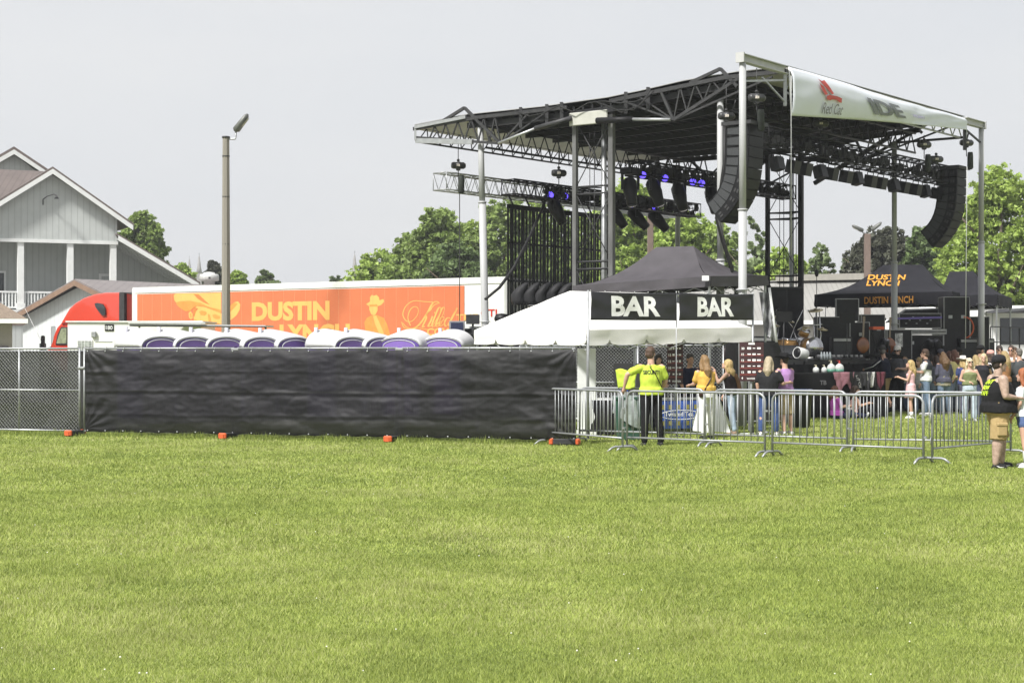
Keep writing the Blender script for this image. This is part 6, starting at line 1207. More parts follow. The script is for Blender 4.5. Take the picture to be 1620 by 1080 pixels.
# drums
gold = mat('gold sparkle drum shell', (.36, .2, .06), .3, .3, .35, 25); skin = mat('drum head', (.62, .6, .52), .5, 0, .08, 4); chrome = mat('chrome', (.6, .6, .62), .2, .9, .1, 5); brass = mat('cymbal brass', (.42, .36, .22), .35, .6, .2, 8)
dk = thing('drum_kit', P(1262, 560, 50), 'gold sparkle drum kit with pale bass drum head on the stage', 'drum kit'); Yd = 49.5
def drum(px_, py_, r, depth, ax, Y, name='tom'):
    c = P(px_, py_, Y); ax = Vector(ax).normalized(); m = MB(); m.lathe(c - ax * depth / 2, [(r, 0), (r, depth)], 18, ax); b_ = m.build(name, gold, dk); m = MB(); m.lathe(c + ax * depth / 2, [(r * .96, 0), (r * .9, .006), (.0, .008)], 18, ax); m.build('head', skin, b_)
    m = MB()
    for q in (-1, 1): m.lathe(c + ax * depth / 2 * q, [(r * 1.05, -.012), (r * 1.05, .012)], 18, ax)
    m.build('hoop', chrome, b_)
drum(1283, 549, .27, .4, (.35, -.93, .05), 49.2, 'bass_drum'); drum(1248, 546, .21, .36, (.1, -.1, 1), 49.3, 'floor_tom'); drum(1236, 545, .17, .3, (0, 0, 1), 49.9, 'floor_tom'); drum(1272, 527, .15, .2, (.3, -.4, .85), 49.5); drum(1262, 545, .2, .3, (.1, -.3, 1), 50.2)
m = MB(); rr = random.Random(3)
for (x0_, y0_, x1_, y1_) in ((1240, 565, 1256, 520), (1256, 520, 1244, 505), (1270, 560, 1255, 522), (1255, 522, 1270, 490), (1225, 565, 1232, 515), (1232, 515, 1222, 520), (1290, 562, 1287, 505), (1287, 505, 1278, 490), (1295, 560, 1300, 520), (1300, 562, 1296, 488), (1281, 515, 1301, 513), (1212, 565, 1215, 520), (1215, 520, 1235, 516)): m.tube([P(x0_, y0_, Yd), P(x1_, y1_, Yd)], .016, 5)
m.build('stands', chrome, dk)
for (px_, py_, r, tx) in ((1245, 505, .24, .3), (1272, 518, .2, -.3), (1222, 512, .22, .2), (1290, 490, .23, -.15), (1301, 520, .17, .1), (1232, 500, .2, -.2)):
    c = P(px_, py_, Yd); m = MB(); m.lathe(c, [(r, -.02), (r * .5, .005), (.05, .015), (.04, .04), (.01, .042)], 20, V(tx, -.25, 1)); m.build('cymbal', brass, dk)
fanr = thing('stage_fan', P(1265, 560, 48), 'round white stage fan on the deck before the drum kit', 'fan'); c = P(1268, 559, 47.6); ax = V(-.75, -.6, .12).normalized()
m = MB(); m.lathe(c - ax * .2, [(.08, 0), (.14, .03), (.16, .16), (.165, .38), (.15, .4), (.14, .37)], 22, ax); m.build('fan_drum', trim, fanr); m = MB(); m.lathe(c + ax * .18, [(.0, 0), (.135, 0), (.135, .008), (0, .01)], 20, ax); m.build('dark_opening', blackpl, fanr); m = MB(); m.box(c + V(.0, 0, -.2), (.3, .2, .06)); m.build('foot', darkm, fanr)
# monitor wedges
wg = 'floor monitor wedges along the stage front'
for i, (px_, d, lab) in enumerate(((1249, 3.2, 'grey monitor wedge left of the white fan'), (1322, 3.3, 'large black monitor wedge in the middle of the stage front'), (1358, 3.3, 'black double wedge right of the middle one'), (1382, 3.4, 'wedge with a white top sheet beside the man in the navy top'), (1226, 2.6, 'black wedge under the white hanging cloth'))):
    q = SP(px_, d); r0_ = thing('monitor_wedge', V(q.x, q.y, z0), lab, 'speaker', wg, 0); w_ = .62; m = MB(); o_ = [V(0, -.25, 0), V(0, .3, 0), V(0, .3, .36), V(0, .12, .38), V(0, -.28, .12)]; m.prism([V(q.x - w_ / 2, q.y, z0) + p for p in o_], V(w_, 0, 0)); m.build('cabinet', casem, r0_)
    m = MB(); m.prism([V(q.x - w_ / 2 + .03, q.y - .285, z0 + .13), V(q.x + w_ / 2 - .03, q.y - .285, z0 + .13), V(q.x + w_ / 2 - .03, q.y + .1, z0 + .385), V(q.x - w_ / 2 + .03, q.y + .1, z0 + .385)], V(0, -.02, .03)); m.build('grille', trim if i == 3 else grille, r0_)
# microphone stands and keyboard
for i, (px_, py_, d, lab) in enumerate(((1292, 432, 0, 'tall stand with a black foam ball right of the far tower'), (1306, 485, 1.5, 'microphone stand right of the cymbals'), (1398, 505, 1., 'guitar like stand left of the grey far post'), (1228, 490, 2, 'boom stand left of the drum kit'), (1375, 520, 2, 'short microphone stand by the keyboard'))):
    q = SP(px_, d); zt = CH + (HY - py_) * q.y / FPX; r0_ = thing('microphone_stand', V(q.x, q.y, z0), lab, 'microphone stand', 'microphone stands on the stage'); m = MB(); m.tube([V(q.x, q.y, z0), V(q.x, q.y, zt)], .012, 6); m.build('rod', chrome if i else blackpl, r0_); m = MB(); m.lathe(V(q.x, q.y, z0), [(.15, 0), (.15, .02), (.02, .03)], 14); m.build('base', blackpl, r0_)
    m = MB(); m.ell(V(q.x + (0 if i == 0 else .06), q.y, zt), (.07, .05, .13) if i == 0 else (.03, .03, .05), 10, 7); m.build('microphone', blackpl, r0_)
ks = thing('red_keyboard', P(1387, 520, 50.2), 'red electronic keyboard on a black stand behind the monitors', 'keyboard'); c = P(1387, 519, 50.2); m = MB(); m.box(c, (.36, .3, .09), .2, .01); m.build('body', mat('keyboard red', (.55, .09, .03), .4), ks); m = MB(); m.bar(c + V(-.15, 0, -.05), V(c.x + .15, c.y, z0), .03); m.bar(c + V(.15, 0, -.05), V(c.x - .15, c.y, z0), .03); m.build('stand', blackpl, ks)
# white sheet with dark print hanging at the near corner of the stage
wsn = thing('torn_cloth', P(1208, 500, 43.5), 'white crumpled sheet with dark smudges hanging from a slanted pole', 'cloth'); m = MB()
def tc_(u, v):
    x = 1199 + 15 * u * (1 - v) ** .5 + (1 - u) * 2 + v * 26 * (.3 + .7 * u); y = 462 + 78 * v; y -= (1 - u) * 14 * v; return P(x, y, 43.4 + .12 * math.sin(u * 9 + v * 6) + .1 * noise.noise(V(u * 4, v * 5, 8)))
m.grid(tc_, 20, 40); m.build('sheet', mat('smudged white cloth', (.10, .10, .11), .8, 0, .3, 3.5, col2=(.6, .61, .62)), wsn)
m = MB(); m.tube([P(1217, 455, 43.3), P(1231, 560, 43.3)], .035, 8); m.build('slanted_pole', trim, wsn)
# guitar
gt = thing('electric_bass', P(1182, 550, 42.6), 'dark guitar rig on a stand visible behind the bar tent', 'guitar'); m = MB(); c = P(1155, 558, 42.9); m.ell(c, (.22, .06, .18), 14, 8); m.build('body', mat('dark burst guitar', (.05, .03, .03), .25, coat=.6), gt); m = MB(); m.bar(c, P(1178, 535, 42.9), .04); m.build('neck', mat('guitar neck', (.25, .2, .14), .4), gt)
# dense small stage hardware seen between the tent and the stage: boxes and stands on a side riser
rs = thing('side_riser', S(-1.6, 2.2, 0), 'low black side riser crowded with cases at the near stage corner', 'riser'); m = MB(); m.box(S(-1.7, 2.0, .75), (2.0, 3.2, 1.5), rzu); m.build('riser_block', deckm, rs)
for i, (px_, Y, w_, h, lab) in enumerate(((1142, 43.8, .7, .8, 'black case on the side riser behind the bar roof'), (1168, 43.6, .6, .55, 'small black case on the side riser near the bar tent corner'), (1105, 43.9, .8, .6, 'black case at the left end of the side riser'))):
    c = P(px_, 0, Y); case(c.x, Y, w_, .6, h, 1.505, lab, rzu)
# generator / desk left behind trailer lettering: laptop stand and monitor above the toilets
mo = thing('grey_monitor', P(749, 506, 47.5), 'grey screen seen from behind on a desk left of the roof post', 'monitor'); c = P(748, 505, 47.6); m = MB(); m.box(c, (.38, .05, .27), .15, .01); m.build('screen_back', darkm, mo); m = MB(); m.box(c + V(0, .05, -.25), (.06, .06, .3)); m.box(c + V(0, .05, -.4), (.3, .2, .03)); m.build('stand', darkm, mo)
dsk = thing('control_desk', V(P(745, 0, 48).x, 48, 0), 'white topped control desk on a black riser behind the separate toilets', 'desk'); c = P(750, 520, 48); m = MB(); m.box((c.x + .3, 48.1, P(0, 518, 48).z), (1.5, .8, .06)); m.build('desk_top', trim, dsk); m = MB(); m.box((c.x + .3, 48.2, P(0, 518, 48).z / 2), (1.4, .6, P(0, 520, 48).z)); m.build('riser', casem, dsk)
fb = thing('framed_board', P(723, 516, 45.5), 'dark blue board in a silver frame above the separate toilets', 'board'); c = P(723, 517, 45.6); m = MB(); m.box(c, (.42, .03, .32), 0, .008); m.build('frame', edgem, fb); m = MB(); m.box(c + V(0, -.02, 0), (.33, .02, .23)); m.build('panel', mat('navy mottled board', (.02, .025, .06), .3, 0, .8, 40), fb); m = MB(); m.tube([c + V(0, .02, -.1), V(c.x, c.y + .02, 0)], .03, 6); m.build('stand', darkm, fb)
wt = thing('wash_light', P(790, 505, 47), 'dark stage light lying on the desk right of the roof post', 'stage light'); c = P(795, 504, 47.4); m = MB(); m.lathe(c - V(.22, 0, 0), [(.05, 0), (.13, .05), (.15, .2), (.12, .38)], 12, V(1, -.2, 0)); m.build('housing', blackpl, wt); m = MB(); m.box(c + V(0, 0, -.15), (.2, .2, .1)); m.build('foot', blackpl, wt)

# loose gear that crowds the deck: floor lights, small amps, boxes, stands and cable
gg = 'small gear crowding the stage deck'
def gear(kind, px_, Y, label):
    q = at(px_, Y); o = V(q.x, Y, z0); rr = random.Random(int(px_ * 7)); root = thing(kind, o, label, {'floor_light': 'stage light', 'guitar_amplifier': 'amplifier', 'cable_heap': 'cable', 'music_stand': 'stand', 'guitar': 'guitar', 'pedal_board': 'pedal board', 'water_case': 'bottles'}[kind], gg)
    if kind == 'floor_light':
        m = MB(); m.box(o + V(0, 0, .08), (.34, .3, .16), .3, .03); m.build('base', blackpl, root); ax = V(rr.uniform(-.6, .6), -.6, 1).normalized()
        m = MB(); [m.bar(o + V(k * .17, 0, .14), o + V(k * .17, 0, .42), .05, .1) for k in (-1, 1)]; m.build('yoke', blackpl, root); m = MB(); m.lathe(o + V(0, 0, .4) - ax * .2, [(.04, 0), (.13, .06), (.15, .25), (.12, .42), (.1, .43)], 14, ax); hd = m.build('head', blackpl, root); m = MB(); m.lathe(o + V(0, 0, .4) + ax * .225, [(0, 0), (.09, 0), (.09, .01), (0, .012)], 12, ax); m.build('lens', lensm, hd)
    elif kind == 'guitar_amplifier':
        m = MB(); m.box(o + V(0, 0, .33), (.6, .3, .66), .1, .02); m.build('cabinet', casem, root); m = MB(); m.box(o + V(.015, -.16, .27), (.5, .02, .44), .1); m.build('grille', grille, root); m = MB(); m.box(o + V(.015, -.16, .57), (.5, .02, .08), .1); m.build('control_panel', edgem, root)
    elif kind == 'cable_heap':
        m = MB(); m.tube([o + V(rr.uniform(-.35, .35), rr.uniform(-.2, .2), .03 + .16 * rr.random()) for _ in range(34)], .014, 5); m.build('loops', cable, root)
    elif kind == 'music_stand':
        m = MB(); m.tube([o, o + V(0, 0, 1.1)], .014, 6); [m.tube([o + V(0, 0, .25), o + V(.3 * math.cos(a), .3 * math.sin(a), 0)], .01, 5) for a in (.3, 2.4, 4.5)]; m.build('tripod', darkm, root); m = MB(); m.box(o + V(0, -.03, 1.2), (.46, .02, .3), .1); m.build('desk', blackpl, root)
    elif kind == 'guitar':
        m = MB(); m.rings([[o + V(.19 * r * math.cos(a) * (1 - .25 * abs(math.sin(a)) ** 3), y_, .42 + .24 * r * math.sin(a)) for a in [k * math.pi / 10 for k in range(20)]] for r, y_ in ((.8, -.05), (1, -.04), (1, .0), (.8, .01))]); m.build('body', mat('sunburst guitar', (.22, .07, .02), .25, 0, .4, 3, coat=.6), root); m = MB(); m.bar(o + V(0, -.03, .6), o + V(.04, .05, 1.15), .05, .03); m.box(o + V(.045, .05, 1.2), (.07, .03, .15)); m.build('neck', mat('guitar neck', (.25, .2, .14)), root); m = MB(); m.tube([o + V(0, .2, 0), o + V(0, .05, .9)], .013, 5); m.tube([o + V(-.15, -.15, 0), o + V(0, .1, .5), o + V(.15, -.15, 0)], .013, 5); m.build('stand', darkm, root)
    elif kind == 'pedal_board':
        m = MB(); m.prism([o + V(-.35, -.2, 0), o + V(-.35, .2, 0), o + V(-.35, .2, .12), o + V(-.35, -.2, .04)], V(.7, 0, 0)); m.build('board', casem, root); m = MB(); [m.box(o + V(-.28 + .14 * k, .02, .11), (.08, .14, .07), 0, .01) for k in range(5)]; m.build('pedals', edgem, root)
    else:
        m = MB(); [m.lathe(o + V(.08 * (k % 4), .08 * (k // 4), 0), [(.03, 0), (.032, .14), (.015, .19), (.015, .22)], 8) for k in range(8)]; m.build('bottles', mat('clear bottle plastic', (.4, .44, .46), .2), root)
for a in (('floor_light', 1468, 53.1, 'floor light before the left door of the low rack case'), ('floor_light', 1484, 53.1, 'floor light before the right door of the low rack case'), ('floor_light', 1398, 51.6, 'floor light between the keyboard and the emblem case'),
          ('guitar_amplifier', 1330, 49.6, 'black combo amplifier in front of the wardrobe case'), ('guitar_amplifier', 1530, 53.6, 'black combo amplifier below the orange cable coil'), ('guitar_amplifier', 1204, 47.5, 'black combo amplifier at the near side of the deck'),
          ('cable_heap', 1300, 48.9, 'heap of black cable between the drum kit and the tall amplifier'), ('cable_heap', 1375, 49.9, 'heap of black cable under the keyboard'), ('cable_heap', 1410, 51.3, 'heap of black cable at the foot of the grey far post'),
          ('music_stand', 1340, 49.1, 'black music stand before the wardrobe case'), ('guitar', 1365, 50.3, 'sunburst guitar on a stand left of the red keyboard'), ('guitar', 1407, 51.9, 'sunburst guitar on a stand beside the emblem case'), ('music_stand', 1240, 47.3, 'black music stand left of the white fan'),
          ('pedal_board', 1311, 48.2, 'pedal board on the deck edge right of the white fan'), ('pedal_board', 1347, 49.0, 'pedal board between two monitor wedges'), ('water_case', 1300, 47.9, 'clear water bottles on the deck edge above the counter bottles'), ('guitar_amplifier', 1557, 55.5, 'black combo amplifier behind the far outer post')): gear(*a)
# ================================================================ people: one skin surface per body, clothes and hair as children
def skinm(k): return mat('skin ' + k, {'fair': (.50, .31, .23), 'tan': (.40, .235, .16), 'red': (.46, .25, .18), 'tattoo': (.36, .25, .19)}[k], .5, 0, .08 if k != 'tattoo' else .3, 8 if k != 'tattoo' else 16, col2=(.5, .36, .29) if k == 'tattoo' else None)
def cloth(nm, c, v=.12): return mat('cloth ' + nm, c, .85, 0, v, 7, bump=.25, spec=.15)
def hairm(nm, c): return mat('hair ' + nm, c, .55, 0, .4, 60, stretch=(1, 1, .12), bump=.6)
def limb(m, pts, rad, n=12, flat=None):       # tapered limb with rounded ends; flat = depth ratio
    pts = [Vector(p) for p in pts]; d0 = (pts[1] - pts[0]).normalized(); d1 = (pts[-1] - pts[-2]).normalized()
    P_ = [pts[0] - d0 * rad[0] * .85, pts[0] - d0 * rad[0] * .5] + pts + [pts[-1] + d1 * rad[-1] * .5, pts[-1] + d1 * rad[-1] * .85]; r = [rad[0] * .4, rad[0] * .8] + list(rad) + [rad[-1] * .8, rad[-1] * .4]
    m.tube(P_, r, n)
def torso(m, secs, n=18):     # secs: (centre, rx, ry, forward dir x-axis)
    rl = []
    for c, rx, ry, ax in secs:
        ax = Vector(ax).normalized(); ay = V(-ax.y, ax.x, 0); rl.append([Vector(c) + ax * rx * math.cos(2 * math.pi * k / n) + ay * ry * math.sin(2 * math.pi * k / n) for k in range(n)])
    m.rings(rl)
def remesh(m, name, mt, parent, vox, extra=None, fold=0., smooth=2, seed=0, off=V(0, 0, 0)):
    o = m.build('tmp', None); md = o.modifiers.new('r', 'REMESH'); md.mode = 'VOXEL'; md.voxel_size = vox; md.use_smooth_shade = True
    sm = o.modifiers.new('s', 'SMOOTH'); sm.iterations = smooth; sm.factor = .5; me = evald(o, name); bpy.data.objects.remove(o)
    if fold:
        N_ = len(me.vertices); co = np.empty(N_ * 3, np.float32); me.vertices.foreach_get('co', co); nn_ = np.array([tuple(q.vector) for q in me.vertex_normals], np.float32); co = co.reshape(-1, 3)
        kk = np.array([noise.noise(V(x * 9 + seed, y * 9, z * 5)) + .5 * noise.noise(V(x * 22, y * 22 + seed, z * 14)) for x, y, z in co.tolist()], np.float32)
        me.vertices.foreach_set('co', (co + nn_ * (fold * kk)[:, None]).ravel()); me.update()
    if extra:
        bm = bmesh.new(); bm.from_mesh(me); k = [bm.verts.new(v) for v in extra.v]
        for f in extra.f:
            try: q = bm.faces.new([k[i] for i in f]); q.smooth = True
            except ValueError: pass
        bm.to_mesh(me); bm.free()
    me.materials.clear(); me.materials.append(mt); me.name = name; o = bpy.data.objects.new(name, me); COL.objects.link(o); o.parent = parent
    for f in me.polygons: f.use_smooth = True
    return o
PC = [0]
def person(px, py, yaw, label, H=1.72, build=1., sex='m', skin='fair', top=None, topsl='short', bottom=None, leg='long', shoe=(.02, .02, .02), hair=('brown', (.07, .04, .025), 'short'), hat=None, glasses=False,
           arms=(None, None), lean=(0, 0), legs=None, sit=False, at=None, head=(0, 0), vox=.016, group='people at the concert', extras=None, tophem=.93, socks=None, belly=0., ytop=None):
    """px, py = photo pixel of the feet; yaw = direction faced (0 = away from camera, 90 = left, 180 = towards us, -90 = right)"""
    PC[0] += 1; g0 = Vector(at) if at else G(px, py); H = min(1.96, max(1.5, CH + (HY - ytop) * g0.y / FPX)) if ytop else H; s = H / 1.75; w_ = build * (1.1 if build < 1.5 else 1); root = thing('person', (g0.x, g0.y, g0.z), label, 'person', group, R(yaw)); root.scale = (s, s, s)
    # joints in a local frame: x right, y forward, z up
    hz = .93 if not sit else .13
    pel = V(0, 0, hz); sp = V(math.sin(R(lean[0])), math.sin(R(lean[1])), math.cos(R(lean[1]))).normalized(); chest = pel + sp * .36; neck = pel + sp * .53; hd = neck + sp * .05 + V(0, .015 + .0, .0)
    hc = hd + V(0, .02, .125) + V(0, math.sin(R(head[1])) * .06, -abs(math.sin(R(head[1]))) * .02); sh = .175 * w_ ** .5 * (1 if sex == 'm' else .9); hw = .085 * w_ ** .5
    Ls = []
    k_ = random.Random(PC[0] * 13); a1_, a2_, a3_ = k_.uniform(-.02, .14), k_.uniform(-.14, .12), k_.uniform(0, .09); dl = legs or (((.05 + a3_, a1_, -1), (.02, a1_ - .12, -1)), ((-.05 - a3_ * .5, a2_, -1), (-.02, a2_ - .1, -1)))
    if arms[0] is None and not sit: arms = (((k_.uniform(.1, .3), k_.uniform(-.1, .2), -1), (k_.uniform(-.3, .1), k_.uniform(.1, 1), k_.uniform(-1, -.2))), arms[1])
    if arms[1] is None and not sit: arms = (arms[0], ((-k_.uniform(.1, .3), k_.uniform(-.1, .2), -1), (k_.uniform(-.1, .3), k_.uniform(.1, 1), k_.uniform(-1, -.2))))
    for q, (a_, b_) in zip((1, -1), dl):
        hip = pel + V(q * hw, 0, -.02); kn = hip + Vector(a_).normalized() * .42; an = kn + Vector(b_).normalized() * .41; Ls.append((hip, kn, an))
    if not sit:
        low = min(l_[2].z for l_ in Ls); dz = .085 - low
        sh_ = V(0, 0, dz); pel += sh_; chest += sh_; neck += sh_; hd += sh_; hc += sh_; Ls = [(a_ + sh_, b_ + sh_, c_ + sh_) for a_, b_, c_ in Ls]
    As = []
    for q, ar in zip((1, -1), arms):
        s0_ = neck + V(q * sh, 0, -.055); a_, b_ = ar or ((.12 * q, -.05, -1), (.05 * q, .15, -1)); el = s0_ + Vector(a_).normalized() * .275; wr = el + Vector(b_).normalized() * .245; As.append((s0_, el, wr, Vector(b_).normalized()))
    fm = .85 if sex == 'f' else 1.
    # body
    m = MB(); ax = V(1, 0, 0); bl_ = belly
    secs = [(pel + V(0, 0, -.07), .11 * w_, .09 * w_, ax), (pel, .155 * w_, .115 * w_, ax), (pel.lerp(chest, .35) + V(0, bl_ * .6, 0), .135 * w_ * (fm if w_ < 1.1 else 1), .10 * w_ + bl_, ax), (pel.lerp(chest, .75) + V(0, bl_ * .3, 0), .15 * w_ * (fm + .06), .11 * w_ + bl_ * .5, ax), (chest + V(0, .01, .03), .165 * w_ ** .7, .115 * w_ ** .7, ax), (neck + V(0, 0, -.06), .14 * w_ ** .5, .085 * w_ ** .5, ax), (neck + V(0, 0, -.01), .065, .06, ax)]
    torso(m, secs); limb(m, [neck - V(0, 0, .04), hd + V(0, 0, .06)], [.062 * w_ ** .3, .056 * w_ ** .3])
    yw = R(head[0]); RM = Matrix.Rotation(yw, 3, 'Z') @ Matrix.Rotation(-R(head[1]), 3, 'X'); HS = 1.1; HP = lambda x, y, z: hc + RM @ V(x, y, z) * HS
    m.ell(HP(0, -.01, .02), (.074, .093, .098), rot=RM); m.ell(HP(0, .022, -.045), (.056, .066, .07), rot=RM); limb(m, [HP(0, .082, .01), HP(0, .102, -.022)], [.010, .015], 8); m.ell(HP(0, .075, -.085), (.03, .025, .022), 10, 6, rot=RM)
    for q in (-1, 1): m.ell(HP(q * .075, -.01, -.005), (.014, .02, .032), 8, 6, rot=RM)
    m.ell(HP(0, .085, -.052), (.022, .012, .008), 8, 5, rot=RM)
    for (a_, b_, c_, d_) in As:
        limb(m, [a_, a_.lerp(b_, .5), b_], [.052 * w_ ** .8 * (fm * .5 + .5), .047 * w_ ** .8 * fm, .038 * w_ ** .6]); limb(m, [b_, b_.lerp(c_, .35), c_], [.037 * w_ ** .5, .038 * w_ ** .5 * fm, .025]); limb(m, [c_, c_ + d_ * .07], [.026, .034], 10)
    for (a_, b_, c_) in Ls:
        f_ = V(0, 1, 0); limb(m, [a_, a_.lerp(b_, .5), b_], [.085 * w_ ** .6, .073 * w_ ** .6, .052 * w_ ** .5]); limb(m, [b_, b_.lerp(c_, .3), c_], [.052 * w_ ** .7, .057 * w_ ** .8, .037 * w_ ** .5])
    hx = MB()
    for (a_, b_, c_, d_) in As:      # fingers and thumb, curled a little
        x_, y_ = basis(d_); x_ = V(0, 0, 1).cross(d_) if abs(d_.z) < .9 else V(1, 0, 0); x_.normalize(); dn = d_.cross(x_).normalized(); dn = dn if dn.z < 0 else -dn
        if abs(d_.z) > .9: dn = V(0, .0, 0) + V(0, 1, 0)
        for k, ln in enumerate((.066, .074, .07, .055)):
            p = c_ + d_ * .085 + x_ * (.0155 * (k - 1.5)); hx.tube([p, p + d_ * ln * .5 + dn * .006, p + d_ * ln * .8 + dn * .03, p + d_ * ln * .85 + dn * .05], [.0088, .0085, .0075, .006], 6)
        p = c_ + d_ * .035 + x_ * .026; hx.tube([p, p + d_ * .03 + x_ * .022, p + d_ * .055 + x_ * .026 + dn * .015], [.0105, .0095, .0075], 6)
    remesh(m, 'body', skinm(skin), root, vox * .8, hx)
    # eyes, glasses
    for q in (-1, 1):
        if not glasses:
            m = MB(); m.ell(HP(q * .031, .076, .012), (.012, .007, .006), 8, 5, rot=RM); m.build('eye', mat('eye dark', (.04, .03, .03), .3), root, world=False)
    if glasses:
        m = MB(); [m.ell(HP(q * .033, .083, .010), (.029, .009, .019), 10, 6, rot=RM) for q in (-1, 1)]; m.bar(HP(-.07, .075, .016), HP(.07, .075, .016), .008)
        for q in (-1, 1): m.bar(HP(q * .068, .078, .014), HP(q * .077, -.01, .012), .006)
        m.build('sunglasses', mat('sunglass black', (.008, .008, .009), .15), root, world=False)
    # hair
    hn, hcol, hs_ = hair; hm = hairm(hn, hcol); rr = random.Random(PC[0])
    if hs_ != 'none':
        m = MB(); m.ell(HP(0, -.02, .04), (.087, .100, .098), 16, 10, rot=RM); m.ell(HP(0, -.05, -.015), (.078, .066, .075), 14, 9, rot=RM)
        if hs_ in ('long', 'curly', 'mid'):
            L_ = {'long': .36, 'curly': .4, 'mid': .2}[hs_]; back = HP(0, -.06, .0); wv = .085 if hs_ != 'curly' else .12
            limb(m, [HP(0, -.05, .03), HP(0, -.085, -.07), neck + V(0, -.09 - (.03 if w_ > 1.1 else 0), -.02) - sp * .0, neck + V(0, -.10, 0) - sp * L_ * .55], [.085, wv, wv * 1.05, wv * .5])
            for q in (-1, 1): limb(m, [HP(q * .055, -.02, .04), HP(q * .078, -.015, -.06), neck + V(q * .085, -.03, .0), neck + V(q * .09, .0, 0) - sp * L_ * .35], [.035, .036, .042, .018])
        if hs_ == 'bun': m.ell(HP(0, -.1, .09), (.045, .045, .045), 10, 7)
        if hs_ == 'pony': limb(m, [HP(0, -.1, .06), HP(0, -.15, -.02), neck + V(0, -.12, -.1), neck + V(0, -.1, -.22)], [.03, .04, .04, .015])
        remesh(m, 'hair', hm, root, vox * .8, fold=.012 if hs_ != 'curly' else .024, seed=PC[0])
    # hats
    if hat:
        hk, hc_ = hat; hmm = cloth('hat ' + str(hc_), hc_)
        m = MB()
        if hk in ('cap', 'capback'):
            sg = 1 if hk == 'cap' else -1
            m.rings([[HP(.09 * r * math.cos(k * math.pi / 8), -.012 + .105 * r * math.sin(k * math.pi / 8), z) for k in range(16)] for r, z in ((1.0, .035), (1.0, .075), (.9, .115), (.6, .14), (.1, .148))]); b_o = [HP(.075 * math.cos(t) * 1., sg * (.075 + .10 * math.sin(t)), .04 - .012 * math.sin(t)) for t in [k * math.pi / 10 for k in range(11)]]; m.prism(b_o, RM @ V(0, 0, .01))
        else:
            m.rings([[HP(.083 * r * math.cos(k * math.pi / 10), -.01 + .1 * r * math.sin(k * math.pi / 10), z) for k in range(20)] for r, z in ((1.02, .03), (1.04, .05), (.98, .12), (.8, .155), (.45, .145), (.1, .13))])
            m.rings([[HP(.085 * r * math.cos(t), -.01 + .115 * r * math.sin(t), .045 + up * abs(math.cos(t)) ** 2) for t in [k * math.pi / 12 for k in range(24)]] for r, up in ((1.0, 0), (1.9, .035), (1.92, .043), (1.0, .012))])
        o = m.build('hat', hmm, root, world=False, smooth=True)
    # clothes
    if bottom is not None:
        bm_ = cloth('bottom ' + '%.2f%.2f%.2f' % bottom, bottom); m = MB(); a_ = .012
        torso(m, [(pel + V(0, 0, .12), .145 * w_ + a_, .11 * w_ + a_ + bl_ * .5, ax), (pel + V(0, 0, .02), .165 * w_ + a_, .125 * w_ + a_, ax), (pel + V(0, 0, -.07), .16 * w_ + a_, .12 * w_ + a_, ax)] if not sit else [(pel + V(0, 0, .12), .15 * w_ + a_, .12 * w_, ax), (pel, .17 * w_ + a_, .14 * w_, ax), (pel + V(0, 0, -.09), .15 * w_ + a_, .12 * w_, ax)])
        for (h_, k_, n_) in Ls:
            if leg == 'long': limb(m, [h_, h_.lerp(k_, .5), k_], [.098 * w_ ** .6, .086 * w_ ** .6, .068 * w_ ** .4]); limb(m, [k_, k_.lerp(n_, .5), n_ + (k_ - n_).normalized() * .02], [.068 * w_ ** .4, .066 * w_ ** .4, .060])
            elif leg == 'knee': limb(m, [h_, h_.lerp(k_, .5)], [.105 * w_ ** .6, .10 * w_ ** .6]); m.tube([h_.lerp(k_, .3), h_.lerp(k_, .7), k_ + (k_ - h_) * .1], [.10 * w_ ** .6, .098 * w_ ** .6, .096 * w_ ** .6], 14)
            elif leg == 'shorts': limb(m, [h_, h_.lerp(k_, .33)], [.10 * w_ ** .6, .098 * w_ ** .6])
        remesh(m, {'long': 'trousers', 'knee': 'shorts', 'shorts': 'shorts', 'skirt': 'skirt'}[leg], bm_, root, vox, fold=.010, seed=PC[0])
    if top is not None:
        tm = cloth('top ' + '%.2f%.2f%.2f' % tuple(top), tuple(top)); m = MB(); a_ = .016 if w_ < 1.2 else .02
        hem = pel + sp * (-.03 if w_ > 1.3 else (.0 if tophem > .9 else .1)); tk = {'dress': 1}.get(topsl, 0)
        ss = [(hem + V(0, bl_ * .4, -.02), .178 * w_ + a_, .14 * w_ + a_ + bl_ * .6, ax), (hem + V(0, bl_ * .4, .09), .168 * w_ + a_, .135 * w_ + a_ + bl_ * .7, ax), (pel.lerp(chest, .35) + V(0, bl_ * .6, 0), .145 * w_ * (fm * .5 + .5) + a_, .11 * w_ + a_ + bl_, ax), (pel.lerp(chest, .75) + V(0, bl_ * .3, 0), .155 * w_ * (fm * .5 + .53) + a_, .115 * w_ + a_ + bl_ * .5, ax), (chest + V(0, .01, .03), .17 * w_ ** .7 + a_, .12 * w_ ** .7 + a_, ax), (neck + V(0, 0, -.065), .145 * w_ ** .5 + a_, .088 * w_ ** .5 + a_, ax), (neck + V(0, 0, -.012), .075, .07, ax)]
        if topsl in ('tank', 'strap'): ss[-2] = (neck + V(0, 0, -.075), .115 * w_ ** .5 + a_, .088 * w_ ** .5 + a_, ax)
        if topsl == 'dress': ss = [(pel + V(0, 0, -.30), .24, .2, ax), (pel + V(0, 0, -.15), .2, .165, ax)] + ss[0:5] + [(chest + V(0, .01, .07), .13, .1, ax)]
        if topsl == 'strap': ss = ss[:5] + [(chest + V(0, .01, .09), .13, .095, ax)]
        torso(m, ss)
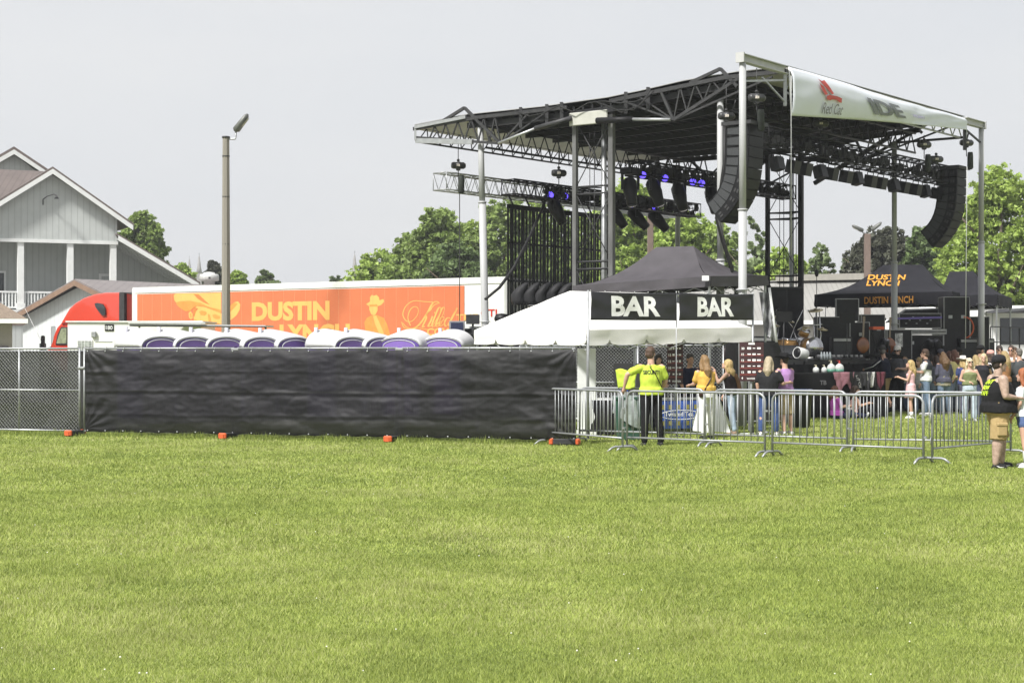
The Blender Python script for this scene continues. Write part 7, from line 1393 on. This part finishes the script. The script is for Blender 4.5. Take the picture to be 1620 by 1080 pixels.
        if topsl in ('short', 'long'):
            for (a2, b2, c2, d2) in As:
                ai = a2.lerp(neck, .22) + V(0, 0, -.035); e = a2.lerp(b2, .68); limb(m, [ai, a2 + V(0, 0, -.012), e] if topsl == 'short' else [ai, a2 + V(0, 0, -.012), b2], [.066, .068 * w_ ** .6, .064 * w_ ** .6] if topsl == 'short' else [.062, .064 * w_ ** .6, .054 * w_ ** .6], 12)
                if topsl == 'long': limb(m, [b2, c2], [.052 * w_ ** .6, .038], 12)
        o = remesh(m, 'dress' if topsl == 'dress' else 'top', tm, root, vox, fold=.012, seed=PC[0] + 5)
    for i_, (h_, k_, n_) in enumerate(Ls):
        f_ = V(0, 1, 0) if not sit else ((n_ - k_).cross(V(1, 0, 0))).normalized() * 1
        if sit: f_ = V(0, .5, .86)
        m = MB(); limb(m, [n_ + V(0, -.02, -.045), n_ + f_ * .06 + V(0, 0, -.045), n_ + f_ * .15 + V(0, 0, -.053)], [.036, .042, .034], 12)
        if not sit: m.box(n_ + V(0, .055, -.075), (.085, .27, .022), 0, .008)
        o = m.build('shoe', mat('shoe %.2f' % shoe[0], shoe, .6, 0, .1, 9), root, world=False)
        if socks: m = MB(); m.tube([n_ + V(0, 0, -.02), n_.lerp(k_, socks)], [.045, .058 * w_ ** .4], 12); m.build('sock', cloth('white sock', (.7, .7, .68)), root, world=False)
    J = dict(pel=pel, chest=chest, neck=neck, hc=hc, HP=HP, As=As, Ls=Ls, sp=sp, root=root, w=w_)
    if extras: extras(J)
    return J
def bodytext(J, body, m_, x, z, wd, h, back=True):
    from mathutils.bvhtree import BVHTree
    root = J['root']; tp = [q for q in COL.objects if q.parent == root and q.name.startswith('top')][0]; bv = BVHTree.FromPolygons([v.co for v in tp.data.vertices], [tuple(f.vertices) for f in tp.data.polygons]); sg = -1 if back else 1
    def fn(u, w2, hh):
        x_ = (-wd / 2 + u + x) * -sg; p = J['pel'] + J['sp'] * (z + w2) + V(x_, 0, 0); hit = bv.ray_cast(p + V(0, sg * .8, 0), V(0, -sg, 0)); y = hit[0].y if hit[0] else p.y + sg * .15
        return V(p.x, y + sg * (.006 + hh), p.z)
    return text('lettering', body, m_, root, V(0, 0, 0), V(1, 0, 0), V(0, 0, 1), h, .004, .015, width=wd, fn=fn, world=False)
hi = (.46, .58, .07)
# --- security guard
def ex_guard(J):
    bodytext(J, 'SECURITY', mat('dark print', (.02, .02, .02), .6), -.02, .35, .3, .07)
    m = MB(); n_ = J['neck']; m.tube([n_ + V(-.05, -.10, .01), n_ + V(-.06, -.14, -.06), J['chest'] + V(.03, -.165, 0), J['pel'] + V(.16, -.13, .12), J['pel'] + V(.2, 0, .1)], .008, 5); m.build('strap', blackpl, J['root'], world=False)
person(1030, 706, 12, 'security guard in a neon yellow t-shirt leaning on a barricade, back to us', 1.84, 1.08, top=hi, bottom=(.012, .012, .013), hair=('brown', (.07, .04, .025), 'short'), arms=(((.35, .12, -1), (-.25, .45, -.6)), ((-1, .1, -.55), (-.15, .35, -1))), legs=(((.12, .05, -1), (.12, -.02, -1)), ((-.05, 0, -1), (-.02, 0, -1))), head=(-35, 5), extras=ex_guard, vox=.013, ytop=550)
vs_ = thing('safety_shirt', P(992, 600, 33.2), 'neon yellow shirt hung over the barricade left of the guard', 'shirt'); m = MB(); c = P(990, 598, 33.0)
m.grid(lambda u, v: c + V((u - .5) * .4 * (1 - .25 * v), .10 * math.cos(u * 3.1) - .12 + .02 * noise.noise(V(u * 5, v * 5, 2)), .16 - .36 * v + .02 * math.sin(u * 8)), 14, 12); o = m.build('shirt_cloth', cloth('neon', hi), vs_); so = o.modifiers.new('s', 'SOLIDIFY'); so.thickness = .025
# --- bar staff and customers
person(1046, 0, 180, 'bar worker with dark hair in black standing behind the narrow menu board', 1.72, 1.0, 'f', at=(3.32, 38.7, 0), top=(.02, .02, .022), bottom=(.03, .03, .05), hair=('black', (.02, .015, .012), 'mid'), arms=(None, ((-.3, .4, -1), (.3, 1, -.4))))
person(1088, 0, 200, 'bar worker in a dark navy shirt bending towards the woman in yellow', 1.74, 1.1, 'm', at=(4.0, 38.9, 0), top=(.012, .015, .035), bottom=(.02, .02, .03), hair=('black', (.02, .015, .012), 'short'), lean=(0, 12), arms=(((.3, .3, -1), (-.1, .5, -1)), ((-.3, .4, -1), (.2, .7, -.6))), skin='tan')
def ex_bag(J):
    m = MB(); n_ = J['neck']; m.tube([n_ + V(.09, -.1, -.02), J['chest'] + V(.04, -.15, -.03), J['pel'] + V(-.12, -.14, .1)], .016, 6); m.ell(J['pel'] + V(-.17, -.08, .03), (.06, .08, .09)); m.build('shoulder_bag', mat('dark brown leather', (.04, .015, .012), .5), J['root'], world=False)
person(1118, 694, 22, 'woman in a mustard yellow top and white trousers with a crossbody bag', 1.66, 1.05, 'f', top=(.58, .36, .08), bottom=(.66, .66, .64), hair=('light brown', (.20, .12, .05), 'long'), tophem=.8, arms=(((.2, .3, -1), (-.2, 1, -.3)), ((-.2, .35, -1), (.15, 1, -.1))), extras=ex_bag, lean=(0, 8), ytop=562)
def ex_jack(J):
    m = MB(); s0_, e_, w2, d_ = J['As'][1]; limb(m, [J['chest'] + V(.05, -.12, .08), J['chest'] + V(.12, -.17, -.1), J['pel'] + V(.12, -.16, .12)], [.07, .08, .05]); remesh(m, 'jacket', cloth('brown jacket', (.16, .09, .05)), J['root'], .016, fold=.008)
person(1158, 686, 68, 'blonde woman in a dark sleeveless top and light jeans bowing her head to drink', 1.66, 1.0, 'f', top=(.025, .02, .022), topsl='tank', bottom=(.34, .42, .52), hair=('blonde', (.42, .30, .13), 'mid'), lean=(0, 10), head=(0, -15), arms=(((.1, .15, -1), (-.1, .5, -1)), ((-.3, .6, -.7), (.1, .35, 1))), shoe=(.3, .2, .15), extras=ex_jack, ytop=568)
person(1216, 688, -20, 'woman with long grey blonde hair in a black t-shirt and blue jeans', 1.62, 1.3, 'f', top=(.018, .018, .022), bottom=(.045, .075, .19), hair=('grey blonde', (.34, .28, .19), 'long'), arms=(((.5, .2, -1), (.4, 1, .1)), None), shoe=(.7, .7, .7), ytop=565)
person(1242, 687, 35, 'man in a black cowboy hat and lilac t-shirt with khaki shorts', 1.72, 1.05, 'm', top=(.36, .20, .42), bottom=(.34, .27, .16), leg='knee', hair=('dark', (.03, .02, .015), 'short'), hat=('cowboy', (.012, .012, .013)), arms=(None, ((-.3, .3, -1), (.2, 1, -.2))), shoe=(.6, .6, .6), ytop=561)
# --- seated
sl1 = (((.1, 1, .75), (.02, 1, -1.0)), ((-.1, 1, .75), (-.02, 1, -1.0)))
Gs = lambda px, py: tuple(G(px, py))
person(1325, 660, -75, 'person in a purple shirt sitting on the grass below the pink hanging shirt', 1.62, 1.15, 'f', at=Gs(1324, 663), sit=True, top=(.30, .06, .30), bottom=(.02, .025, .06), hair=('auburn', (.12, .05, .03), 'mid'), legs=(((.15, 1, .05), (.05, 1, -.08)), ((-.15, 1, .3), (0, 1, -.35))), arms=(((.2, .5, -1), (-.2, 1, .1)), ((-.2, .5, -1), (.2, 1, .1))), shoe=(.6, .6, .6), lean=(0, -8))
person(1353, 661, -95, 'bare shouldered person in a pale pink top sitting between two others', 1.62, 1.0, 'f', at=Gs(1352, 662), sit=True, top=(.62, .42, .38), topsl='strap', bottom=(.015, .015, .02), hair=('dark brown', (.05, .03, .02), 'mid'), legs=sl1, arms=(((.2, .6, -1), (-.2, 1, .3)), ((-.2, .6, -1), (.2, 1, .3))), glasses=True, head=(-20, 0))
def ex_y(J): bodytext(J, 'LIVE', mat('yellow shirt print', (.6, .55, .05), .6), 0, .2, .18, .08, back=False)
person(1392, 658, 178, 'person sitting cross legged in a black tank top with yellow print', 1.7, 1.05, 'm', at=Gs(1391, 657), sit=True, top=(.02, .02, .02), topsl='tank', bottom=(.02, .02, .022), hair=('dark', (.03, .02, .015), 'short'), legs=(((.9, .6, .45), (-1, .5, -.45)), ((-.9, .6, .45), (1, .5, -.45))), arms=(((.5, .4, -1), (-.2, 1, -.2)), ((-.5, .4, -1), (.2, 1, -.2))), shoe=(.7, .7, .7), extras=ex_y, skin='tan')
# --- standing crowd, left to right
def ex_balloon(J):
    m = MB(); s0_, e_, w2, d_ = J['As'][1]; m.tube([s0_ + V(-.06, -.02, -.01), e_ + V(-.055, 0, 0), w2 + V(-.04, 0, 0)], .014, 6); m.build('sleeve_stripe', trim, J['root'], world=False)
person(1401, 652, 62, 'man in a navy sweatshirt and khaki trousers reaching over the counter', 1.8, 1.12, 'm', top=(.012, .015, .028), topsl='long', bottom=(.36, .26, .13), hair=('grey', (.12, .11, .10), 'short'), hat=('cap', (.06, .06, .06)), arms=(((.2, .5, -.9), (0, 1, -.5)), ((-.35, .8, -.8), (-.1, 1, -.3))), lean=(0, 6), head=(-60, 0), extras=ex_balloon, ytop=548)
person(1420, 650, 150, 'bearded man in a grey t-shirt, white cap and sunglasses, black trousers', 1.78, 1.15, 'm', top=(.10, .105, .115), bottom=(.012, .012, .014), hair=('dark', (.03, .02, .015), 'short'), hat=('cap', (.7, .68, .64)), glasses=True, arms=(((.2, .2, -1), (-.3, 1, .1)), ((-.2, .2, -1), (.5, 1, .1))), ytop=549)
person(1441, 662, 75, 'blonde girl in a pale pink dress and white boots holding her phone', 1.6, .85, 'f', top=(.66, .42, .44), topsl='dress', hair=('blonde', (.42, .30, .13), 'long'), arms=(((.1, .35, -1), (-.1, 1, .35)), ((-.1, .35, -1), (.1, 1, .35))), shoe=(.72, .72, .68), socks=.3, head=(0, -10), ytop=570)
person(1455, 654, 120, 'blonde woman half hidden between the pink dress and the white t-shirt', 1.62, .9, 'f', top=(.5, .5, .48), bottom=(.3, .38, .5), hair=('dark blonde', (.3, .22, .1), 'long'), glasses=True, ytop=566)
def ex_vest(J):
    m = MB(); ax = V(1, 0, 0); torso(m, [(J['chest'] + V(-.03, -.03, -.08), .19, .13, ax), (J['chest'] + V(-.02, -.02, .05), .205, .145, ax), (J['neck'] + V(0, -.01, -.03), .18, .115, ax), (J['neck'] + V(0, 0, .03), .08, .08, ax)]); remesh(m, 'draped_sweater', cloth('dark grey sweater', (.03, .033, .04)), J['root'], .016, fold=.01)
person(1465, 657, 72, 'man in a white t-shirt with a dark sweater over his shoulders and jeans', 1.78, 1.0, 'm', top=(.74, .74, .74), bottom=(.17, .23, .32), hair=('brown', (.07, .04, .025), 'short'), glasses=True, arms=(((.1, .1, -1), (-.1, 1, .05)), ((-.1, .3, -1), (.1, 1, .1))), extras=ex_vest, shoe=(.5, .5, .5), ytop=553)
person(1481, 652, 10, 'dark haired woman in a grey top, back turned, beside the white t-shirt man', 1.62, .95, 'f', top=(.12, .13, .16), bottom=(.2, .26, .35), hair=('dark brown', (.05, .03, .02), 'long'), ytop=563)
def ex_olive(J):
    m = MB(); ax = V(1, 0, 0); torso(m, [(J['pel'] + V(0, 0, -.12), .22, .18, ax), (J['pel'] + V(0, 0, .04), .2, .16, ax), (J['pel'] + V(0, 0, .2), .19, .15, ax)]); remesh(m, 'tied_jacket', cloth('olive beige jacket', (.30, .28, .20)), J['root'], .016, fold=.012)
person(1493, 655, 15, 'woman with long curly brown hair and an olive jacket tied at her waist', 1.66, 1.1, 'f', top=(.10, .10, .14), topsl='long', bottom=(.2, .27, .38), hair=('curly brown', (.13, .075, .035), 'curly'), extras=ex_olive, shoe=(.4, .4, .4), ytop=558)
person(1510, 651, 40, 'auburn haired woman in a pale yellow top facing the stage', 1.7, 1.0, 'f', top=(.60, .55, .25), bottom=(.25, .3, .4), hair=('auburn', (.12, .05, .03), 'mid'), ytop=554)
person(1524, 654, 20, 'person in a white cowboy hat and blue top', 1.6, 1.0, 'f', top=(.06, .08, .2), bottom=(.1, .1, .14), hair=('blonde', (.42, .30, .13), 'mid'), hat=('cowboy', (.74, .72, .68)), ytop=565)
def ex_camo(J):
    m = MB(); ax = V(1, 0, 0); torso(m, [(J['pel'] + V(0, 0, -.04), .185, .15, ax), (J['pel'] + V(0, 0, .1), .165, .14, ax)]); remesh(m, 'waist_wrap', cloth('black wrap', (.012, .012, .012)), J['root'], .014)
person(1534, 666, 176, 'blonde woman in sunglasses and a cropped green top with pale jeans', 1.64, 1.05, 'f', top=(.17, .19, .09), topsl='strap', tophem=.8, bottom=(.42, .49, .56), hair=('platinum', (.58, .50, .34), 'long'), glasses=True, arms=(((.35, .0, -1), (-1, .6, -.25)), ((-.5, .1, -1), (-.25, .2, -1))), extras=ex_camo, shoe=(.5, .35, .28), head=(10, -5), ytop=567)
def ex_mic(J):
    m = MB(); c = J['As'][1][2] + V(0, .06, .05); m.ell(c, (.07, .06, .07)); m.build('black_object', blackpl, J['root'], world=False)
person(1556, 660, 168, 'woman with very long pale blonde hair holding a round black thing', 1.68, .95, 'f', top=(.02, .02, .025), bottom=(.05, .06, .1), hair=('pale blonde', (.5, .4, .24), 'curly'), arms=(((.2, .2, -1), (-.2, 1, -.2)), ((-.2, .5, -1), (.3, .6, .9))), extras=ex_mic, ytop=560)
person(1550, 652, -60, 'tall man in a black cap and sand coloured shirt', 1.83, 1.05, 'm', top=(.36, .29, .2), bottom=(.1, .1, .12), hair=('dark', (.03, .02, .015), 'short'), hat=('cap', (.015, .015, .016)), skin='tan', ytop=548)
person(1568, 653, 30, 'person in a pink cap and white t-shirt, dark hair', 1.68, 1.0, 'f', top=(.7, .68, .7), bottom=(.1, .12, .2), hair=('dark brown', (.05, .03, .02), 'long'), hat=('cap', (.60, .32, .28)), ytop=556)
person(1581, 651, 175, 'dark haired man in sunglasses raising a cup behind the others', 1.82, 1.05, 'm', top=(.62, .6, .58), bottom=(.05, .05, .06), hair=('dark', (.03, .02, .015), 'short'), glasses=True, skin='tan', arms=(None, ((-.6, .5, -.4), (.2, .3, 1))), ytop=547)
person(1600, 651, 150, 'man in sunglasses with hand at his chin near the right edge', 1.8, 1.0, 'm', top=(.5, .5, .5), bottom=(.05, .05, .06), hair=('dark brown', (.05, .03, .02), 'short'), glasses=True, skin='red', arms=(((.3, .5, -.7), (-.5, .3, 1)), None), ytop=547)
person(1613, 655, 15, 'man with short grey hair in a grey leather jacket', 1.8, 1.15, 'm', top=(.06, .065, .07), topsl='long', bottom=(.03, .03, .04), hair=('grey', (.12, .11, .10), 'short'), ytop=552)
# --- big man in tank top and the woman at the edge
def ex_big(J):
    root = J['root']; neon = mat('neon print', (.5, .68, .04), .6)
    for z_, b_ in ((.40, 'EVENT'), (.31, 'CREW'), (.22, 'STAFF')): bodytext(J, b_, neon, 0, z_, .26, .07)
    h_, k_, n_ = J['Ls'][0]; 
    m = MB(); c = h_.lerp(k_, .72); m.box(c + V(.14, 0, 0), (.045, .17, .19), 0, .02); m.box(c + V(.15, 0, .09), (.05, .18, .06), 0, .015); m.build('cargo_pocket', cloth('bottom 0.370.270.13', (.37, .27, .13)), root, world=False)
    for q in J['Ls']: m = MB(); m.tube([q[2] + V(.052, .12, -.058), q[2] + V(.055, .06, -.066), q[2] + V(.052, .0, -.04)], [.004, .012, .003], 6); m.build('shoe_mark', trim, root, world=False)
    m = MB(); m.box(J['HP'](-.0, .088, .075), (.04, .012, .035), 0, .004); m.build('hat_patch', trim, root, world=False)
person(1578, 740, -84, 'heavy man in a black tank top and khaki cargo shorts, tattooed arm', 1.74, 1.72, 'm', skin='tattoo', top=(.012, .012, .013), topsl='tank', bottom=(.37, .27, .13), leg='knee', hair=('dark', (.03, .02, .015), 'short'), hat=('capback', (.02, .02, .022)), arms=(((.25, .05, -1), (-.3, 1, -.1)), ((-.2, .2, -1), (.5, 1, -.1))), legs=(((.06, -.10, -1), (.02, -.12, -1)), ((-.06, .26, -1), (-.0, .04, -1))), extras=ex_big, belly=.05, vox=.013, shoe=(.015, .015, .016), ytop=565)
person(1621, 740, 50, 'red haired woman in a white top, denim shorts and white socks', 1.66, 1.0, 'f', top=(.66, .70, .72), bottom=(.09, .13, .27), leg='shorts', hair=('red', (.30, .10, .04), 'mid'), arms=(((.2, .2, -1), (-.2, 1, .0)), ((-.25, -.05, -1), (.15, .6, -.9))), shoe=(.7, .7, .7), socks=.55, vox=.013, ytop=583)

ex_ = [(1432, 650, 40, 565, 'f', (.3, .28, .26), ('light brown', (.20, .12, .05), 'mid'), None, 'brown haired woman in a taupe top behind the blonde girl in pink'),
 (1474, 648, -20, 562, 'm', (.2, .19, .15), ('dark', (.03, .02, .015), 'short'), None, 'dark haired man in an olive shirt behind the white t-shirt man'),
 (1502, 649, 0, 556, 'f', (.08, .05, .05), ('auburn', (.12, .05, .03), 'pony'), None, 'auburn haired woman with a pony tail in a dark brown top'),
 (1518, 648, 60, 552, 'm', (.02, .02, .025), ('dark', (.03, .02, .015), 'short'), ('cap', (.02, .02, .02)), 'man in a black cap and black shirt behind the white cowboy hat'),
 (1544, 655, 20, 562, 'f', (.35, .3, .2), ('dark blonde', (.3, .22, .1), 'long'), None, 'dark blonde woman in a sand top between sunglasses woman and black cap man'),
 (1562, 648, 10, 558, 'f', (.25, .2, .14), ('dark brown', (.05, .03, .02), 'long'), None, 'long dark haired woman in a tan top right of the black cap man'),
 (1590, 656, 40, 556, 'f', (.3, .15, .07), ('dark blonde', (.3, .22, .1), 'long'), None, 'woman in a rust top behind the heavy man in the tank top'),
 (1606, 648, 90, 550, 'm', (.55, .42, .36), ('brown', (.07, .04, .025), 'short'), None, 'brown haired man in a pale peach shirt beside the grey leather jacket'),
 (1488, 648, 180, 554, 'm', (.28, .3, .34), ('brown', (.07, .04, .025), 'short'), ('cap', (.1, .1, .12)), 'man in a blue grey shirt and dark cap behind the curly haired woman')]
for (px_, py_, yw_, yt_, sx_, tc3, hr_, ht_, lab) in ex_:
    person(px_, py_, yw_, lab, 1.7, 1.0, sx_, top=tc3, bottom=(.06, .08, .13), hair=hr_, hat=ht_, glasses=(px_ % 3 == 0), ytop=yt_, arms=(None, ((-.2, .4, -1), (.3, 1, .1))))

# thin summer haze filling the air of the place
m = MB(); m.box((0, 250, 30), (900, 620, 62)); hz_ = m.build('haze', None); tag(hz_, 'pale even summer haze in the air', kind='stuff')
hm_ = bpy.data.materials.new('haze'); hm_.use_nodes = True; n = hm_.node_tree; n.nodes.clear(); vo = n.nodes.new('ShaderNodeVolumePrincipled'); vo.inputs['Density'].default_value = .0005; vo.inputs['Color'].default_value = (.93, .95, 1, 1); vo.inputs['Anisotropy'].default_value = .2
n.links.new(vo.outputs[0], n.nodes.new('ShaderNodeOutputMaterial').inputs['Volume']); hz_.data.materials.append(hm_)
bpy.data.scenes.remove(SCR)
